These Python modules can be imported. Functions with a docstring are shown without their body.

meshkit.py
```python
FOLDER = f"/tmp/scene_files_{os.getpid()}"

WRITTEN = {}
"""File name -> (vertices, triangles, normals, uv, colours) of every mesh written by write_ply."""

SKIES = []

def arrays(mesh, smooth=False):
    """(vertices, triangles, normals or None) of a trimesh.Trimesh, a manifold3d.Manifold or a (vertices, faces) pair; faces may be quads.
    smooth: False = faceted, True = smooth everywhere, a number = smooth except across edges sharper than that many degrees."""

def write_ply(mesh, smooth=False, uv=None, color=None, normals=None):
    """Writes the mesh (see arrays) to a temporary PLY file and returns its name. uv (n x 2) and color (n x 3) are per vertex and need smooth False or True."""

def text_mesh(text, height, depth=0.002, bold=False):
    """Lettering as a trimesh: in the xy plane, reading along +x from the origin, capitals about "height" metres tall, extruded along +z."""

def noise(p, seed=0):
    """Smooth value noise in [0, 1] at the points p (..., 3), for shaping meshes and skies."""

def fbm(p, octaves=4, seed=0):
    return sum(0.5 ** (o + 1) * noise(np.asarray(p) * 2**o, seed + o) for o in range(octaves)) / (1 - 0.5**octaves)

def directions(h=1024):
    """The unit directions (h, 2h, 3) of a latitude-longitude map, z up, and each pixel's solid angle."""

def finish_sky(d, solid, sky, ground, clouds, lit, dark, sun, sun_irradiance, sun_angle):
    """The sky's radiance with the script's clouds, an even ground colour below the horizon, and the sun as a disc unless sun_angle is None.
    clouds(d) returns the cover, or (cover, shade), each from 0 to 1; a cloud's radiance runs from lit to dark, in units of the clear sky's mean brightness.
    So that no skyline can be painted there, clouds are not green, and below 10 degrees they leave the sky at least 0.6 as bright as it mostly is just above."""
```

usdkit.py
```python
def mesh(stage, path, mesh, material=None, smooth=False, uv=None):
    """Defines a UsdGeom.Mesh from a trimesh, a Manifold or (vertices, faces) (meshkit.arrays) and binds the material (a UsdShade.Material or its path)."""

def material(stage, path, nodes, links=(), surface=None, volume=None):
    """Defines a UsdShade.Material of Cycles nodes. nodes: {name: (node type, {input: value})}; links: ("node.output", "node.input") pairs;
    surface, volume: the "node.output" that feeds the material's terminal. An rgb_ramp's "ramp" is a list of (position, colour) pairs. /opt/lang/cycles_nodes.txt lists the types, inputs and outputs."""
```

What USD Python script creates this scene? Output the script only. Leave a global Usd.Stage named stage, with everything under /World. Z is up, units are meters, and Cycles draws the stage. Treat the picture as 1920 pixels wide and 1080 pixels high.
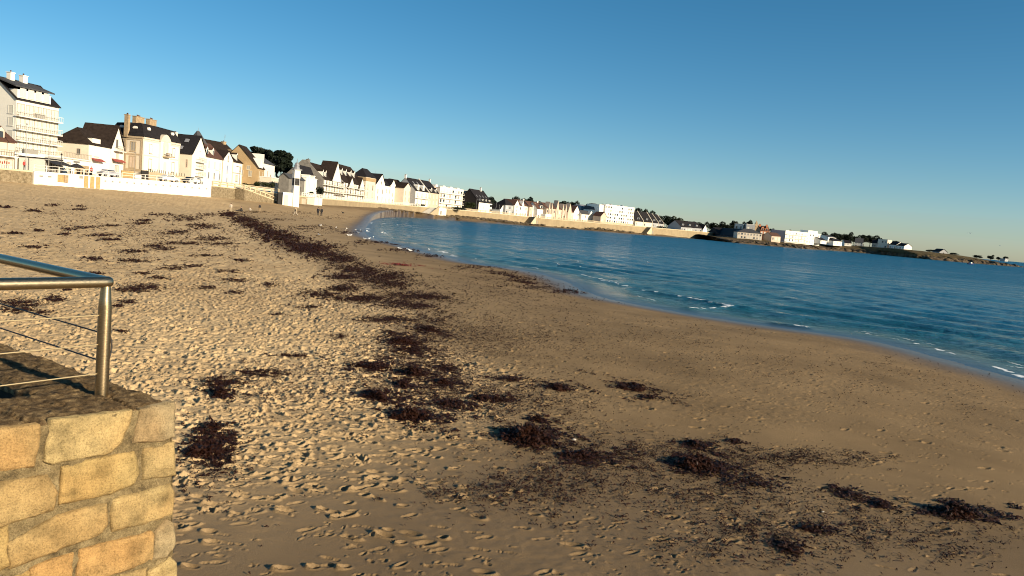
import math, random
import numpy as np, trimesh, usdkit, meshkit
import shapely
from shapely.geometry import Polygon, LineString, Point
from scipy.ndimage import map_coordinates, gaussian_filter
from scipy.interpolate import RegularGridInterpolator
from pxr import Usd, UsdGeom, UsdLux, UsdShade, Gf, Sdf, Vt

stage = Usd.Stage.CreateInMemory()
UsdGeom.SetStageUpAxis(stage, 'Z'); UsdGeom.SetStageMetersPerUnit(stage, 1.0)
UsdGeom.Xform.Define(stage, '/World'); UsdGeom.Scope.Define(stage, '/World/Looks')

# ---------------------------------------------------------------- camera
E = 4.4                                     # eye height above the sea
ROLL, PITCH, FPX = math.radians(5.06), math.radians(5.22), 1450.0
EXPOSURE = 0.9
fw = np.array([0, math.cos(PITCH), -math.sin(PITCH)])
up0 = np.array([0, math.sin(PITCH), math.cos(PITCH)])
rt0 = np.array([1.0, 0, 0])
rt = rt0 * math.cos(ROLL) + up0 * math.sin(ROLL)
up = -rt0 * math.sin(ROLL) + up0 * math.cos(ROLL)
EYE = np.array([0, 0, E])
cam = UsdGeom.Camera.Define(stage, '/World/camera')
cam.AddTransformOp().Set(Gf.Matrix4d(*[float(x) for r in (rt, up, -fw, EYE) for x in (*r, 1.0 if r is EYE else 0.0)]))
cam.CreateHorizontalApertureAttr(36.0); cam.CreateVerticalApertureAttr(20.25)
cam.CreateFocalLengthAttr(36.0 * FPX / 1920.0)
cam.CreateClippingRangeAttr((0.1, 60000.0))
cam.CreateExposureAttr(EXPOSURE)

# ---------------------------------------------------------------- sun and sky
SUN_EL = math.radians(18.5)
sd = np.array([0.83, -0.52]); sd /= np.linalg.norm(sd)
SUN = np.array([sd[0] * math.cos(SUN_EL), sd[1] * math.cos(SUN_EL), math.sin(SUN_EL)])
sun = UsdLux.DistantLight.Define(stage, '/World/sun')
sun.CreateIntensityAttr(1.25); sun.CreateAngleAttr(0.5); sun.CreateNormalizeAttr(True)
sun.CreateColorAttr(Gf.Vec3f(1.0, 0.86, 0.64))
zx = SUN; xx = np.cross([0, 0, 1.0], zx); xx /= np.linalg.norm(xx); yx = np.cross(zx, xx)
sun.AddTransformOp().Set(Gf.Matrix4d(*[float(x) for r in (xx, yx, zx, np.zeros(3)) for x in (*r, 0.0)][:15], 1.0))
dome = UsdLux.DomeLight.Define(stage, '/World/sky')
dome.GetPrim().SetCustomDataByKey('kind', 'structure')
sky_m = usdkit.material(stage, '/World/Looks/sky_air', {
    'sky': ('sky_texture', {'sky_type': 'single_scattering', 'sun_disc': False, 'sun_elevation': SUN_EL,
                            'sun_rotation': math.atan2(sd[0], sd[1]), 'altitude': 0.0, 'air_density': 0.82,
                            'aerosol_density': 0.33, 'ozone_density': 3.0}),
    'hs': ('hsv', {'hue': 0.487, 'saturation': 1.26, 'value': 1.0, 'fac': 1.0}),
    'bg': ('background_shader', {'strength': 0.062})},
    [('sky.color', 'hs.color'), ('hs.color', 'bg.color')], surface='bg.background')
UsdShade.MaterialBindingAPI.Apply(dome.GetPrim()).Bind(sky_m)

# ---------------------------------------------------------------- helpers
def ray(px, py):
    return fw + rt * (px - 960) / FPX + up * (540 - py) / FPX
def at_depth(px, py, Y):
    d = ray(px, py); return EYE + d * (Y / d[1])
def at_z(px, py, z):
    d = ray(px, py); return EYE + d * ((z - E) / d[2])
def hor(px):                                # the horizon's row at a column
    lo, hi = 0.0, 1080.0
    for _ in range(40):
        m = (lo + hi) / 2
        if ray(px, m)[2] > 0: lo = m
        else: hi = m
    return lo
def project(p):
    d = np.asarray(p, float) - EYE
    return 960 + FPX * (d @ rt) / (d @ fw), 540 - FPX * (d @ up) / (d @ fw)
def zat(px, py, Y): return at_depth(px, py, Y)[2]

used = {}
def uniq(parent, name):
    k = (parent, name); n = used.get(k, 0); used[k] = n + 1
    return f'{parent}/{name}' if n == 0 else f'{parent}/{name}_{n:03d}'
def tag(prim, label=None, cat=None, group=None, kind=None):
    for k, v in (('label', label), ('category', cat), ('group', group), ('kind', kind)):
        if v: prim.SetCustomDataByKey(k, v)
    return prim
def thing(name, label, cat, loc=(0, 0, 0), rotz=0.0, group=None, kind=None, scale=None):
    x = UsdGeom.Xform.Define(stage, uniq('/World', name))
    x.AddTranslateOp().Set(Gf.Vec3d(*map(float, loc)))
    if rotz: x.AddRotateZOp().Set(math.degrees(rotz))
    if scale is not None: x.AddScaleOp().Set(Gf.Vec3f(*([scale] * 3 if np.ndim(scale) == 0 else scale)))
    tag(x.GetPrim(), label, cat, group, kind)
    return str(x.GetPath())
def add(parent, name, m, mat, smooth=False, pv=None, label=None, cat=None, group=None, kind=None):
    if hasattr(m, 'tris'): m = m.tris()
    if isinstance(m, trimesh.Trimesh):
        u = np.unique(m.faces)
        if len(u) < len(m.vertices):
            re = np.zeros(len(m.vertices), int); re[u] = np.arange(len(u))
            m = trimesh.Trimesh(np.asarray(m.vertices)[u], re[m.faces], process=False); pv = {k: np.asarray(a)[u] for k, a in (pv or {}).items()}
    path = uniq(parent or '/World', name)
    g = usdkit.mesh(stage, path, m, mat, smooth=smooth)
    for k, a in (pv or {}).items():
        UsdGeom.PrimvarsAPI(g).CreatePrimvar(k, Sdf.ValueTypeNames.FloatArray, 'vertex').Set(Vt.FloatArray.FromNumpy(np.asarray(a, np.float32)))
    tag(g.GetPrim(), label, cat, group, kind)
    return path
def copy_of(src, name, label, loc, rotz=0.0, group=None, scale=None, cat=None):
    x = UsdGeom.Xform.Define(stage, uniq('/World', name))
    was = stage.GetPrimAtPath(src).GetCustomData()
    x.GetPrim().GetReferences().AddInternalReference(Sdf.Path(src))
    x.ClearXformOpOrder()
    x.AddTranslateOp().Set(Gf.Vec3d(*map(float, loc)))
    r = x.GetPrim().GetAttribute('xformOp:rotateZ')
    x.AddRotateZOp().Set(math.degrees(rotz))
    if scale is not None: x.AddScaleOp().Set(Gf.Vec3f(*([scale] * 3 if np.ndim(scale) == 0 else scale)))
    x.GetPrim().SetInstanceable(True)
    tag(x.GetPrim(), label or was.get('label'), cat or was.get('category'), group or was.get('group'))
    return str(x.GetPath())

class MB:
    """collects shapes into one mesh"""
    def __init__(s): s.v, s.f, s.n = [], [], 0
    def raw(s, v, f):
        v = np.asarray(v, float); f = np.asarray(f, int)
        if f.shape[1] == 4: f = np.vstack([f[:, [0, 1, 2]], f[:, [0, 2, 3]]])
        s.v.append(v); s.f.append(f + s.n); s.n += len(v); return s
    def mesh(s, m): return s.raw(m.vertices, m.faces)
    def box(s, x0, x1, y0, y1, z0, z1):
        v = [(x, y, z) for z in (z0, z1) for y in (y0, y1) for x in (x0, x1)]
        return s.raw(v, [(0, 2, 3, 1), (4, 5, 7, 6), (0, 1, 5, 4), (2, 6, 7, 3), (0, 4, 6, 2), (1, 3, 7, 5)])
    def hexa(s, lo, hi):                    # two quads (4 points each, same order), counter-clockwise seen from hi
        return s.raw(list(lo) + list(hi), [(3, 2, 1, 0), (4, 5, 6, 7)] + [(i, (i + 1) % 4, 4 + (i + 1) % 4, 4 + i) for i in range(4)])
    def prism(s, poly, a, b):
        """poly: 3-D points of one end (counter-clockwise seen against b-a); a->b extrusion vector"""
        p = np.asarray(poly, float); n = len(p); q = p + (np.asarray(b, float) - np.asarray(a, float))
        f = []
        for i in range(n): j = (i + 1) % n; f += [(i, j, n + j), (i, n + j, n + i)]
        for i in range(1, n - 1): f += [(0, i + 1, i), (n, n + i, n + i + 1)]
        return s.raw(np.vstack([p, q]), f)
    def tube(s, pts, r, sides=8, cap=True):
        p = np.asarray(pts, float); t = np.gradient(p, axis=0); t /= np.linalg.norm(t, axis=1, keepdims=True) + 1e-12
        ref = np.array([0, 0, 1.0]) if abs(t[0][2]) < 0.9 else np.array([1.0, 0, 0])
        a = np.cross(t, ref); a /= np.linalg.norm(a, axis=1, keepdims=True) + 1e-12; b = np.cross(t, a)
        an = np.arange(sides) * 2 * np.pi / sides
        rr = np.broadcast_to(r, (len(p),))[:, None, None]
        v = (p[:, None] + rr * (np.cos(an)[None, :, None] * a[:, None] + np.sin(an)[None, :, None] * b[:, None])).reshape(-1, 3)
        f = []
        for i in range(len(p) - 1):
            for j in range(sides):
                k = (j + 1) % sides; f.append((i * sides + j, (i + 1) * sides + j, (i + 1) * sides + k, i * sides + k))
        s.raw(v, f)
        if cap:
            for e, o in ((0, 1), (len(p) - 1, -1)):
                c = v[e * sides:(e + 1) * sides]
                s.raw(np.vstack([c, p[e:e + 1]]), [(j, (j + 1) % sides, sides)[::o] for j in range(sides)])
        return s
    def tris(s):
        return trimesh.Trimesh(np.vstack(s.v), np.vstack(s.f), process=False)

L = '/World/Looks/'
def plain(name, col, rough=0.7, metal=0.0, spec=0.3, var=0.0, vscale=1.0, bump=0.0, bscale=20.0, rnd=0.0):
    """procedural paint or stone: colour varied by noise, fine relief"""
    nodes = {'g': ('geometry', {}), 'p': ('principled_bsdf', {'base_color': col, 'roughness': rough, 'metallic': metal, 'specular_ior_level': spec})}
    links = []
    if var:
        c = np.array(col)
        nodes['n'] = ('noise_texture', {'scale': vscale, 'detail': 5.0, 'roughness': 0.6})
        nodes['r'] = ('rgb_ramp', {'ramp': [(0.3, tuple(np.clip(c * (1 - var), 0, 1))), (0.7, tuple(np.clip(c * (1 + var), 0, 1)))]})
        links += [('g.position', 'n.vector'), ('n.fac', 'r.fac'), ('r.color', 'p.base_color')]
    if bump:
        nodes['bn'] = ('noise_texture', {'scale': bscale, 'detail': 6.0, 'roughness': 0.65})
        nodes['b'] = ('bump', {'strength': 1.0, 'distance': bump})
        links += [('g.position', 'bn.vector'), ('bn.fac', 'b.height'), ('b.normal', 'p.normal')]
    usdkit.material(stage, L + name, nodes, links, surface='p.BSDF')
    return L + name
# ---------------------------------------------------------------- shoreline, in plan
near_px = [(1990, 735), (1920, 713), (1826, 689), (1741, 664), (1617, 634), (1506, 621), (1373, 602), (1258, 583), (1200, 572), (1150, 563), (1107, 552),
           (1077, 534), (1013, 512), (932, 500), (882, 495), (856, 486), (803, 475), (770, 464), (735, 456), (710, 450), (688, 442), (683, 432), (690, 420), (700, 410.5)]
far_px = [(731, 407), (773, 407.5), (804, 410), (846, 413), (898, 417.3), (943, 420.5), (995, 423.5), (1058, 428), (1113, 433.5), (1186, 439.5), (1259, 444.8),
          (1317, 448.4)]
head_px = [(1373, 455), (1446, 461.5), (1519, 467.5), (1577, 471), (1654, 478), (1747, 487), (1841, 495.2), (1916, 501)]
def chaikin(p, n=2):
    p = np.asarray(p, float)
    for _ in range(n):
        q = np.empty((2 * len(p) - 2, 2)); q[0::2] = .75 * p[:-1] + .25 * p[1:]; q[1::2] = .25 * p[:-1] + .75 * p[1:]
        p = np.vstack([p[:1], q, p[-1:]])
    return p
shore = [at_z(x, y, 0)[:2] for x, y in near_px + far_px + head_px]
d0 = shore[0] - shore[2]; d0 /= np.linalg.norm(d0)
shore = [shore[0] + d0 * 400, shore[0] + d0 * 60] + shore
tip = shore[-1]
shore += [tip + np.array([22, 30]), tip + np.array([10, 90]), tip + np.array([-30, 400]), tip + np.array([-200, 3000])]
SH = chaikin(shore, 2)
SEA = Polygon(list(map(tuple, SH)) + [(30000, 30000), (30000, -8000), (600, -8000)]).buffer(0)
# signed distance to the shoreline (land positive), tabulated
gx = np.arange(-220, 620, 2.0); gy = np.arange(-60, 1000, 2.0)
GX, GY = np.meshgrid(gx, gy, indexing='ij')
P = np.stack([GX.ravel(), GY.ravel()], 1)
best = np.full(len(P), 1e9)
for a, b in zip(SH[:-1], SH[1:]):
    ab = b - a; t = np.clip(((P - a) @ ab) / (ab @ ab), 0, 1)
    best = np.minimum(best, np.hypot(*(P - a - t[:, None] * ab).T))
ins = shapely.contains_xy(SEA, P[:, 0], P[:, 1])
SD = np.where(ins, -best, best).reshape(GX.shape)
def sdist(x, y):
    c = np.stack([(np.asarray(x, float) - gx[0]) / 2, (np.asarray(y, float) - gy[0]) / 2])
    return map_coordinates(SD, c.reshape(2, -1), order=1, mode='nearest').reshape(np.shape(x))
def sand_base(x, y):
    s = sdist(x, y)
    near = np.interp(s, [-60, -20, 0, 6, 12, 28, 45, 60, 75], [-5, -1.3, 0, .30, .5, .80, 1.5, 2.6, 2.95])
    far = np.interp(s, [-60, -20, 0, 10, 20, 40], [-5, -1.3, 0, .8, 1.6, 3.2])
    w = np.clip((np.asarray(y) - 215) / 60, 0, 1); w = w * w * (3 - 2 * w)
    return near * (1 - w) + far * w
# the bank of sand under the sea walls
WL = [(-500, 100, 5.0), (-120, 122, 5.05), (62, 135, 5.07), (395, 172, 5.55), (530, 205, 5.25), (590, 240, 5.1), (720, 340, 5.35), (800, 400, 5.75), (900, 460, 5.95), (1040, 515, 5.55), (1186, 560, 5.85), (1310, 630, 6.2), (1345, 665, 6.2)]
WB_ = [2.8, 2.8, 2.8, 2.95, 2.75, 2.95, 3.35, 2.4, 2.5, 1.0, 1.0, 1.4, 1.0]
wxy = np.array([at_depth(a, hor(a), b)[:2] for a, b, _ in WL])
bank = np.full(len(P), -9.0)
for i_ in range(len(wxy) - 1):
    a, b = wxy[i_], wxy[i_ + 1]; ab = b - a; t = np.clip(((P - a) @ ab) / (ab @ ab), 0, 1); q_ = np.hypot(*(P - a - t[:, None] * ab).T)
    bank = np.maximum(bank, WB_[i_] * (1 - t) + WB_[i_ + 1] * t - .095 * q_)
BANK = bank.reshape(GX.shape)
base0 = sand_base
def sand_base(x, y):
    c = np.stack([(np.asarray(x, float) - gx[0]) / 2, (np.asarray(y, float) - gy[0]) / 2])
    b = map_coordinates(BANK, c.reshape(2, -1), order=1, mode='nearest').reshape(np.shape(x)); z = base0(x, y)
    d = b - z
    return np.where(sdist(x, y) > 0, z + .5 * (d + np.sqrt(d * d + .09)), z)
def on_sand(px, py):
    d = ray(px, py); z = 1.0
    for _ in range(40):
        p = EYE + d * ((z - E) / d[2]); z = .5 * z + .5 * float(sand_base(p[0], p[1]))
    return np.array([p[0], p[1], z])
rng = np.random.default_rng(7)

# where the sand is dry and churned (upper beach, left), outlined on the ground
dry_px = [(-900, 352), (0, 339), (395, 372), (440, 385), (470, 420), (560, 470), (640, 510), (760, 560), (830, 625), (860, 690), (850, 760), (720, 830), (520, 900), (330, 960), (-100, 1040), (-900, 1000)]
DRY = Polygon([tuple(on_sand(x, y)[:2]) for x, y in dry_px]).buffer(0)
# fine grid of trodden sand near the camera
FX0, FX1, FY0, FY1, FR = -15.0, 15.0, 3.0, 37.0, 0.0165
fx = np.arange(FX0, FX1, FR); fy = np.arange(FY0, FY1, FR)
H = np.zeros((len(fx), len(fy)), np.float32)
def soft(a, b, x):
    t = np.clip((x - a) / (b - a), 0, 1); return t * t * (3 - 2 * t)
def dryness(x, y):
    """1 = dry churned, 0 = smooth damp"""
    g = 0.5
    key = 'dr'
    return DRI(np.stack([np.clip(x, -219, 259), np.clip(y, -19, 399)], -1))
dgx = np.arange(-220, 260, 1.0); dgy = np.arange(-20, 400, 1.0)
DXX, DYY = np.meshgrid(dgx, dgy, indexing='ij')
wob = 3.0 * (meshkit.fbm(np.stack([DXX / 6, DYY / 6, 0 * DXX], -1), 3, 3) - .5)
MID = Polygon([tuple(on_sand(x, y)[:2]) for x, y in [(380, 371), (560, 389), (700, 394), (680, 412), (640, 440), (700, 480), (800, 535), (870, 590), (835, 628), (640, 512), (470, 424)]]).buffer(0)
D0 = shapely.contains_xy(DRY, DXX.ravel() + wob.ravel(), DYY.ravel() + 1.5 * wob.ravel()).reshape(DXX.shape).astype(np.float32)
DRI = RegularGridInterpolator((dgx, dgy), np.maximum(gaussian_filter(D0, 1.3), gaussian_filter(.5 * shapely.contains_xy(MID, DXX.ravel(), DYY.ravel()).reshape(DXX.shape).astype(np.float32), 3.0)))
def stamp(x, y, ang, Lh, Wh, depth, kind):
    R = Lh * 1.9
    i0, i1 = int((x - R - FX0) / FR), int((x + R - FX0) / FR) + 1; j0, j1 = int((y - R - FY0) / FR), int((y + R - FY0) / FR) + 1
    if i0 < 0 or j0 < 0 or i1 > len(fx) or j1 > len(fy): return
    X, Y = np.meshgrid(fx[i0:i1] - x, fy[j0:j1] - y, indexing='ij')
    a = (X * math.cos(ang) + Y * math.sin(ang)) / Lh; b = (-X * math.sin(ang) + Y * math.cos(ang)) / Wh
    if kind == 0:                               # shoe: forefoot and heel
        r = np.minimum(np.hypot((a - .33) / .68, b / 1.0), np.hypot((a + .55) / .45, b / .78))
    elif kind == 1:                             # bowl trodden into loose sand
        r = np.hypot(a, b)
    else:                                       # paw: pad and toes
        r = np.minimum.reduce([np.hypot((a + .25) / .5, b / .6)] + [np.hypot((a - .55) / .3, (b - q) / .26) for q in (-.75, -.25, .25, .75)])
    h = -depth * (1 - soft(.55, 1.0, r)) + depth * (.55 if kind == 1 else .4) * np.exp(-((r - 1.18) / .22) ** 2) * (1 + .7 * a * (1 if kind else .4))
    if kind == 0: h += .004 * np.sin(a * 19) * (r < .8)
    H[i0:i1, j0:j1] += h
def inview(x, y):
    d = np.array([x, y, 1.0]) - EYE; w = d @ fw
    return w > 0 and abs((d @ rt) / w) < .72 and (d @ up) / w > -.42
n = 0
for _ in range(64000):
    # more of them near the camera, where they can be seen
    y = FY0 + (FY1 - FY0) * rng.random() ** 1.25; x = FX0 + (FX1 - FX0) * rng.random()
    if not inview(x, y): continue
    d = float(dryness(np.float64(x), np.float64(y))); u = rng.random()
    if u < d * .62:
        stamp(x, y, rng.normal(.12, .35) + math.pi * (rng.random() < .5), rng.uniform(.06, .125), rng.uniform(.028, .055), rng.uniform(.022, .046), 1)
    elif u > .957:
        k = rng.random()
        if k < .6: stamp(x, y, rng.normal(.05, .35) + math.pi * (rng.random() < .5), rng.uniform(.105, .128), rng.uniform(.036, .046), rng.uniform(.007, .016), 0)
        elif k < .8: stamp(x, y, rng.uniform(0, 6.28), .055, .045, rng.uniform(.012, .02), 2)
        else: stamp(x, y, rng.normal(.05, .4), rng.uniform(.1, .15), rng.uniform(.05, .07), rng.uniform(.015, .028), 1)
# trails of prints crossing the damp sand
for (ax, ay, bx, by) in [(340, 1010, 1000, 930), (330, 960, 900, 900), (1000, 1060, 1900, 900), (1000, 640, 1700, 740), (900, 600, 1500, 680), (1350, 690, 1900, 760), (380, 880, 900, 840), (600, 1050, 1300, 960), (1100, 620, 1330, 700), (1150, 700, 1500, 790)]:
    A, B = on_sand(ax, ay)[:2], on_sand(bx, by)[:2]; n = int(np.linalg.norm(B - A) / .62); an = math.atan2(*(B - A)[::-1]); pr = np.array([-math.sin(an), math.cos(an)])
    for k in range(n):
        p = A + (B - A) * k / n + pr * ((.11 if k % 2 else -.11) + rng.normal(0, .05))
        stamp(p[0], p[1], an + rng.normal(0, .12), .118, .043, rng.uniform(.010, .018), 0 if rng.random() < .7 else 1)
for _ in range(4200):                            # small scuffs, paw marks and worm casts of the wet part
    y = FY0 + (FY1 - FY0) * rng.random() ** 1.1; x = FX0 + (FX1 - FX0) * rng.random()
    if inview(x, y) and float(dryness(np.float64(x), np.float64(y))) < .5: 
        for q in range(rng.integers(2, 7)): stamp(x + rng.normal(0, .16), y + rng.normal(0, .08), rng.uniform(0, 6.3), rng.uniform(.025, .06), rng.uniform(.015, .032), rng.uniform(-.014, .018), 1)
H = np.clip(H, -.085, .07)
def fine(x, y):
    c = np.stack([(x - FX0) / FR, (y - FY0) / FR])
    h = map_coordinates(H, c.reshape(2, -1), order=1, mode='constant', cval=0.0).reshape(np.shape(x))
    d = dryness(x, y)
    p = np.stack([x, y, 0 * x], -1)
    h = h + d * .06 * (meshkit.fbm(p * np.array([2.6, 4.6, 1]), 3, 5) - .5) + d * .014 * (meshkit.fbm(p * 11.0, 2, 15) - .5) + .02 * (meshkit.fbm(p * .9, 2, 8) - .5)
    h = h + (1 - d) * .016 * (meshkit.fbm(p * 8.5, 2, 25) - .5) * np.clip(4 * (meshkit.noise(p * .35, 27) - .42), 0, 1)
    far = soft(30, 37, np.hypot(x, y)) * d
    cell = meshkit.noise(p * np.array([4.2, 5.6, 1.0]), 21) - .5
    return h + far * .075 * cell
def sand_z(x, y):
    x = np.asarray(x, float); y = np.asarray(y, float)
    return sand_base(x, y) + fine(x, y)

def polar(az, rad):
    A, R = np.meshgrid(az, rad, indexing='ij')
    X, Y = R * np.sin(A), R * np.cos(A)
    na, nr = A.shape
    i = np.arange(na * nr).reshape(na, nr)
    f = np.stack([i[:-1, :-1], i[:-1, 1:], i[1:, 1:], i[1:, :-1]], -1).reshape(-1, 4)
    return X, Y, f
# beach: one sheet, finest where it lies nearest to the camera's ground
def spaced(stops, counts):
    return np.concatenate([np.linspace(a, b, n, endpoint=False) for a, b, n in zip(stops[:-1], stops[1:], counts)] + [[stops[-1]]])
h0 = 3.55
az = np.radians(spaced([-180, -60, -39, 39, 60, 180], [14, 40, 1080, 30, 14]))
th = spaced([math.atan(h0 / 1.2), math.atan(h0 / 6.2), math.atan(h0 / 26.0), math.atan(h0 / 75.0), math.atan(h0 / 160.0), math.atan(h0 / 430.0)], [14, 640, 190, 70, 50])
rad = np.concatenate([[0.02], h0 / np.tan(th), [600, 900]])
X, Y, f = polar(az, rad)
Z = sand_z(X, Y)
under = sdist(X, Y) < -25
v = np.stack([X, Y, Z], -1).reshape(-1, 3)
keep = ~(under.ravel()[f].all(1))
f = f[keep]
s_all = sdist(X, Y)
dry = np.clip(dryness(X, Y), 0, 1)
g = {'g': ('geometry', {}), 'dry': ('attribute', {'attribute': 'dry'}), 'wet': ('attribute', {'attribute': 'wet'}),
     'n1': ('noise_texture', {'scale': 0.35, 'detail': 6.0, 'roughness': 0.6}), 'n2': ('noise_texture', {'scale': 60.0, 'detail': 4.0, 'roughness': 0.7}), 'n3': ('noise_texture', {'scale': 3.0, 'detail': 5.0}),
     'cd': ('rgb_ramp', {'ramp': [(0.3, (.43, .292, .150)), (0.7, (.56, .395, .212))]}),
     'cw': ('rgb_ramp', {'ramp': [(0.3, (.165, .106, .050)), (0.7, (.265, .174, .085))]}),
     'm': ('mix_color', {}), 'ws': ('mix_color', {'b': (.105, .068, .033)}),
     'gr': ('mix_color', {'blend_type': 'multiply', 'fac': 1.0}), 'grr': ('rgb_ramp', {'ramp': [(0.25, (.72, .72, .72)), (0.75, (1.2, 1.2, 1.2))]}),
     'mr': ('map_range', {'from_min': 0.0, 'from_max': 1.0, 'to_min': 0.85, 'to_max': 0.3}),
     'sp': ('map_range', {'from_min': 0.0, 'from_max': 1.0, 'to_min': 0.12, 'to_max': 0.34}),
     'p': ('principled_bsdf', {}), 'bs': ('map_range', {'to_min': .8, 'to_max': .08}), 'b': ('bump', {'distance': 0.012}), 'b2': ('bump', {'strength': 0.9, 'distance': 0.10}),
     'v1': ('mapping', {'scale': (2.6, 4.2, 1.0)}), 'nv': ('noise_texture', {'scale': 1.0, 'detail': 4.0, 'roughness': 0.62}), 'hm': ('math', {'math_type': 'multiply'})}
usdkit.material(stage, L + 'sand', g, [('g.position', 'n1.vector'), ('g.position', 'n2.vector'), ('g.position', 'n3.vector'), ('n1.fac', 'cd.fac'), ('n1.fac', 'cw.fac'),
     ('dry.fac', 'm.fac'), ('cw.color', 'm.a'), ('cd.color', 'm.b'), ('m.result', 'ws.a'), ('wet.fac', 'ws.fac'), ('ws.result', 'gr.a'), ('n2.fac', 'grr.fac'), ('grr.color', 'gr.b'),
     ('gr.result', 'p.base_color'), ('wet.fac', 'mr.value'), ('mr.result', 'p.roughness'), ('wet.fac', 'sp.value'), ('sp.result', 'p.specular_ior_level'),
     ('g.position', 'v1.vector'), ('v1.vector', 'nv.vector'), ('nv.fac', 'hm.value1'), ('dry.fac', 'hm.value2'), ('hm.value', 'b2.height'), ('n2.fac', 'b.height'), ('wet.fac', 'bs.value'), ('bs.result', 'b.strength'), ('b2.normal', 'b.normal'), ('b.normal', 'p.normal')], surface='p.BSDF')
wn = meshkit.fbm(np.stack([X / 5, Y / 5, 0 * X], -1), 3, 31)
wet = 1 - soft(.4, 4.6 + 7 * (wn - .5), s_all + 2.5 * (wn - .5))
wet = np.maximum(wet, .42 * (1 - soft(8.5, 17, np.hypot(X, Y))) * (1 - dry))  # near sand also darkened for lens falloff, on top of its damp
add(None, 'beach_sand', trimesh.Trimesh(v, np.vstack([f[:, [0, 1, 2]], f[:, [0, 2, 3]]]), process=False), L + 'sand', smooth=True,
    pv={'dry': dry.ravel(), 'wet': wet.ravel()}, kind='structure')

# ---------------------------------------------------------------- the sea
def foam_spot(x, y, spots):
    o = np.zeros(np.shape(x))
    for (a, b, wdt) in spots:
        A, B = at_z(*a, 0)[:2], at_z(*b, 0)[:2]; ab = B - A
        t = np.clip(((x - A[0]) * ab[0] + (y - A[1]) * ab[1]) / (ab @ ab), 0, 1)
        d = np.hypot(x - A[0] - t * ab[0], y - A[1] - t * ab[1])
        o = np.maximum(o, np.exp(-(d / wdt) ** 2))
    return o
foam_lines = [((1092, 516), (1195, 541), .55), ((1205, 545), (1330, 568), .30), ((1290, 580), (1378, 576), .45), ((1330, 570), (1400, 580), .3), ((1450, 608), (1510, 615), .28),
              ((985, 499), (1015, 503), .4), ((690, 425), (780, 423), 3.0), ((690, 437), (740, 443), 2.2), ((735, 452), (790, 462), 1.2), ((825, 470), (852, 480), .8),
              ((1600, 622), (1700, 640), .2), ((1700, 640), (1830, 676), .25), ((1840, 680), (1920, 708), .3), ((1860, 684), (1920, 690), .22)]
az = np.radians(spaced([-42, -30, 38, 60, 120], [30, 1000, 30, 10]))
hs = E
th = spaced([math.atan(hs / 22.0), math.atan(hs / 120.0), math.atan(hs / 330.0), math.atan(hs / 800)], [330, 60, 20])
rad = np.concatenate([[12, 17], hs / np.tan(th), [1000, 1500, 2500, 5000, 10000, 22000]])
X, Y, f = polar(az, rad)
S = -sdist(X, Y)
R = np.hypot(X, Y)
fade = 1 - soft(90, 160, R)
pn = np.stack([X / 9, Y / 9, 0 * X], -1)
ph = S + 3.4 * (meshkit.fbm(pn, 3, 4) - .5) * 2
amp = np.interp(S, [0, 3, 7, 14, 30, 60], [0.0, .035, .11, .10, .07, .05])
lam = 5.4
w1 = np.sin(2 * np.pi * ph / lam); crest = np.maximum(w1, -.35)
wz = fade * amp * (crest + .35 * np.sin(2 * np.pi * (ph * .77 + .13 * X) / 2.3) * .5)
wz += fade * .13 * (meshkit.fbm(np.stack([X / 1.5 + Y / 6, Y / 1.1 - X / 7, 0 * X], -1), 4, 14) - .5) * soft(1.0, 6, S)
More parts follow.
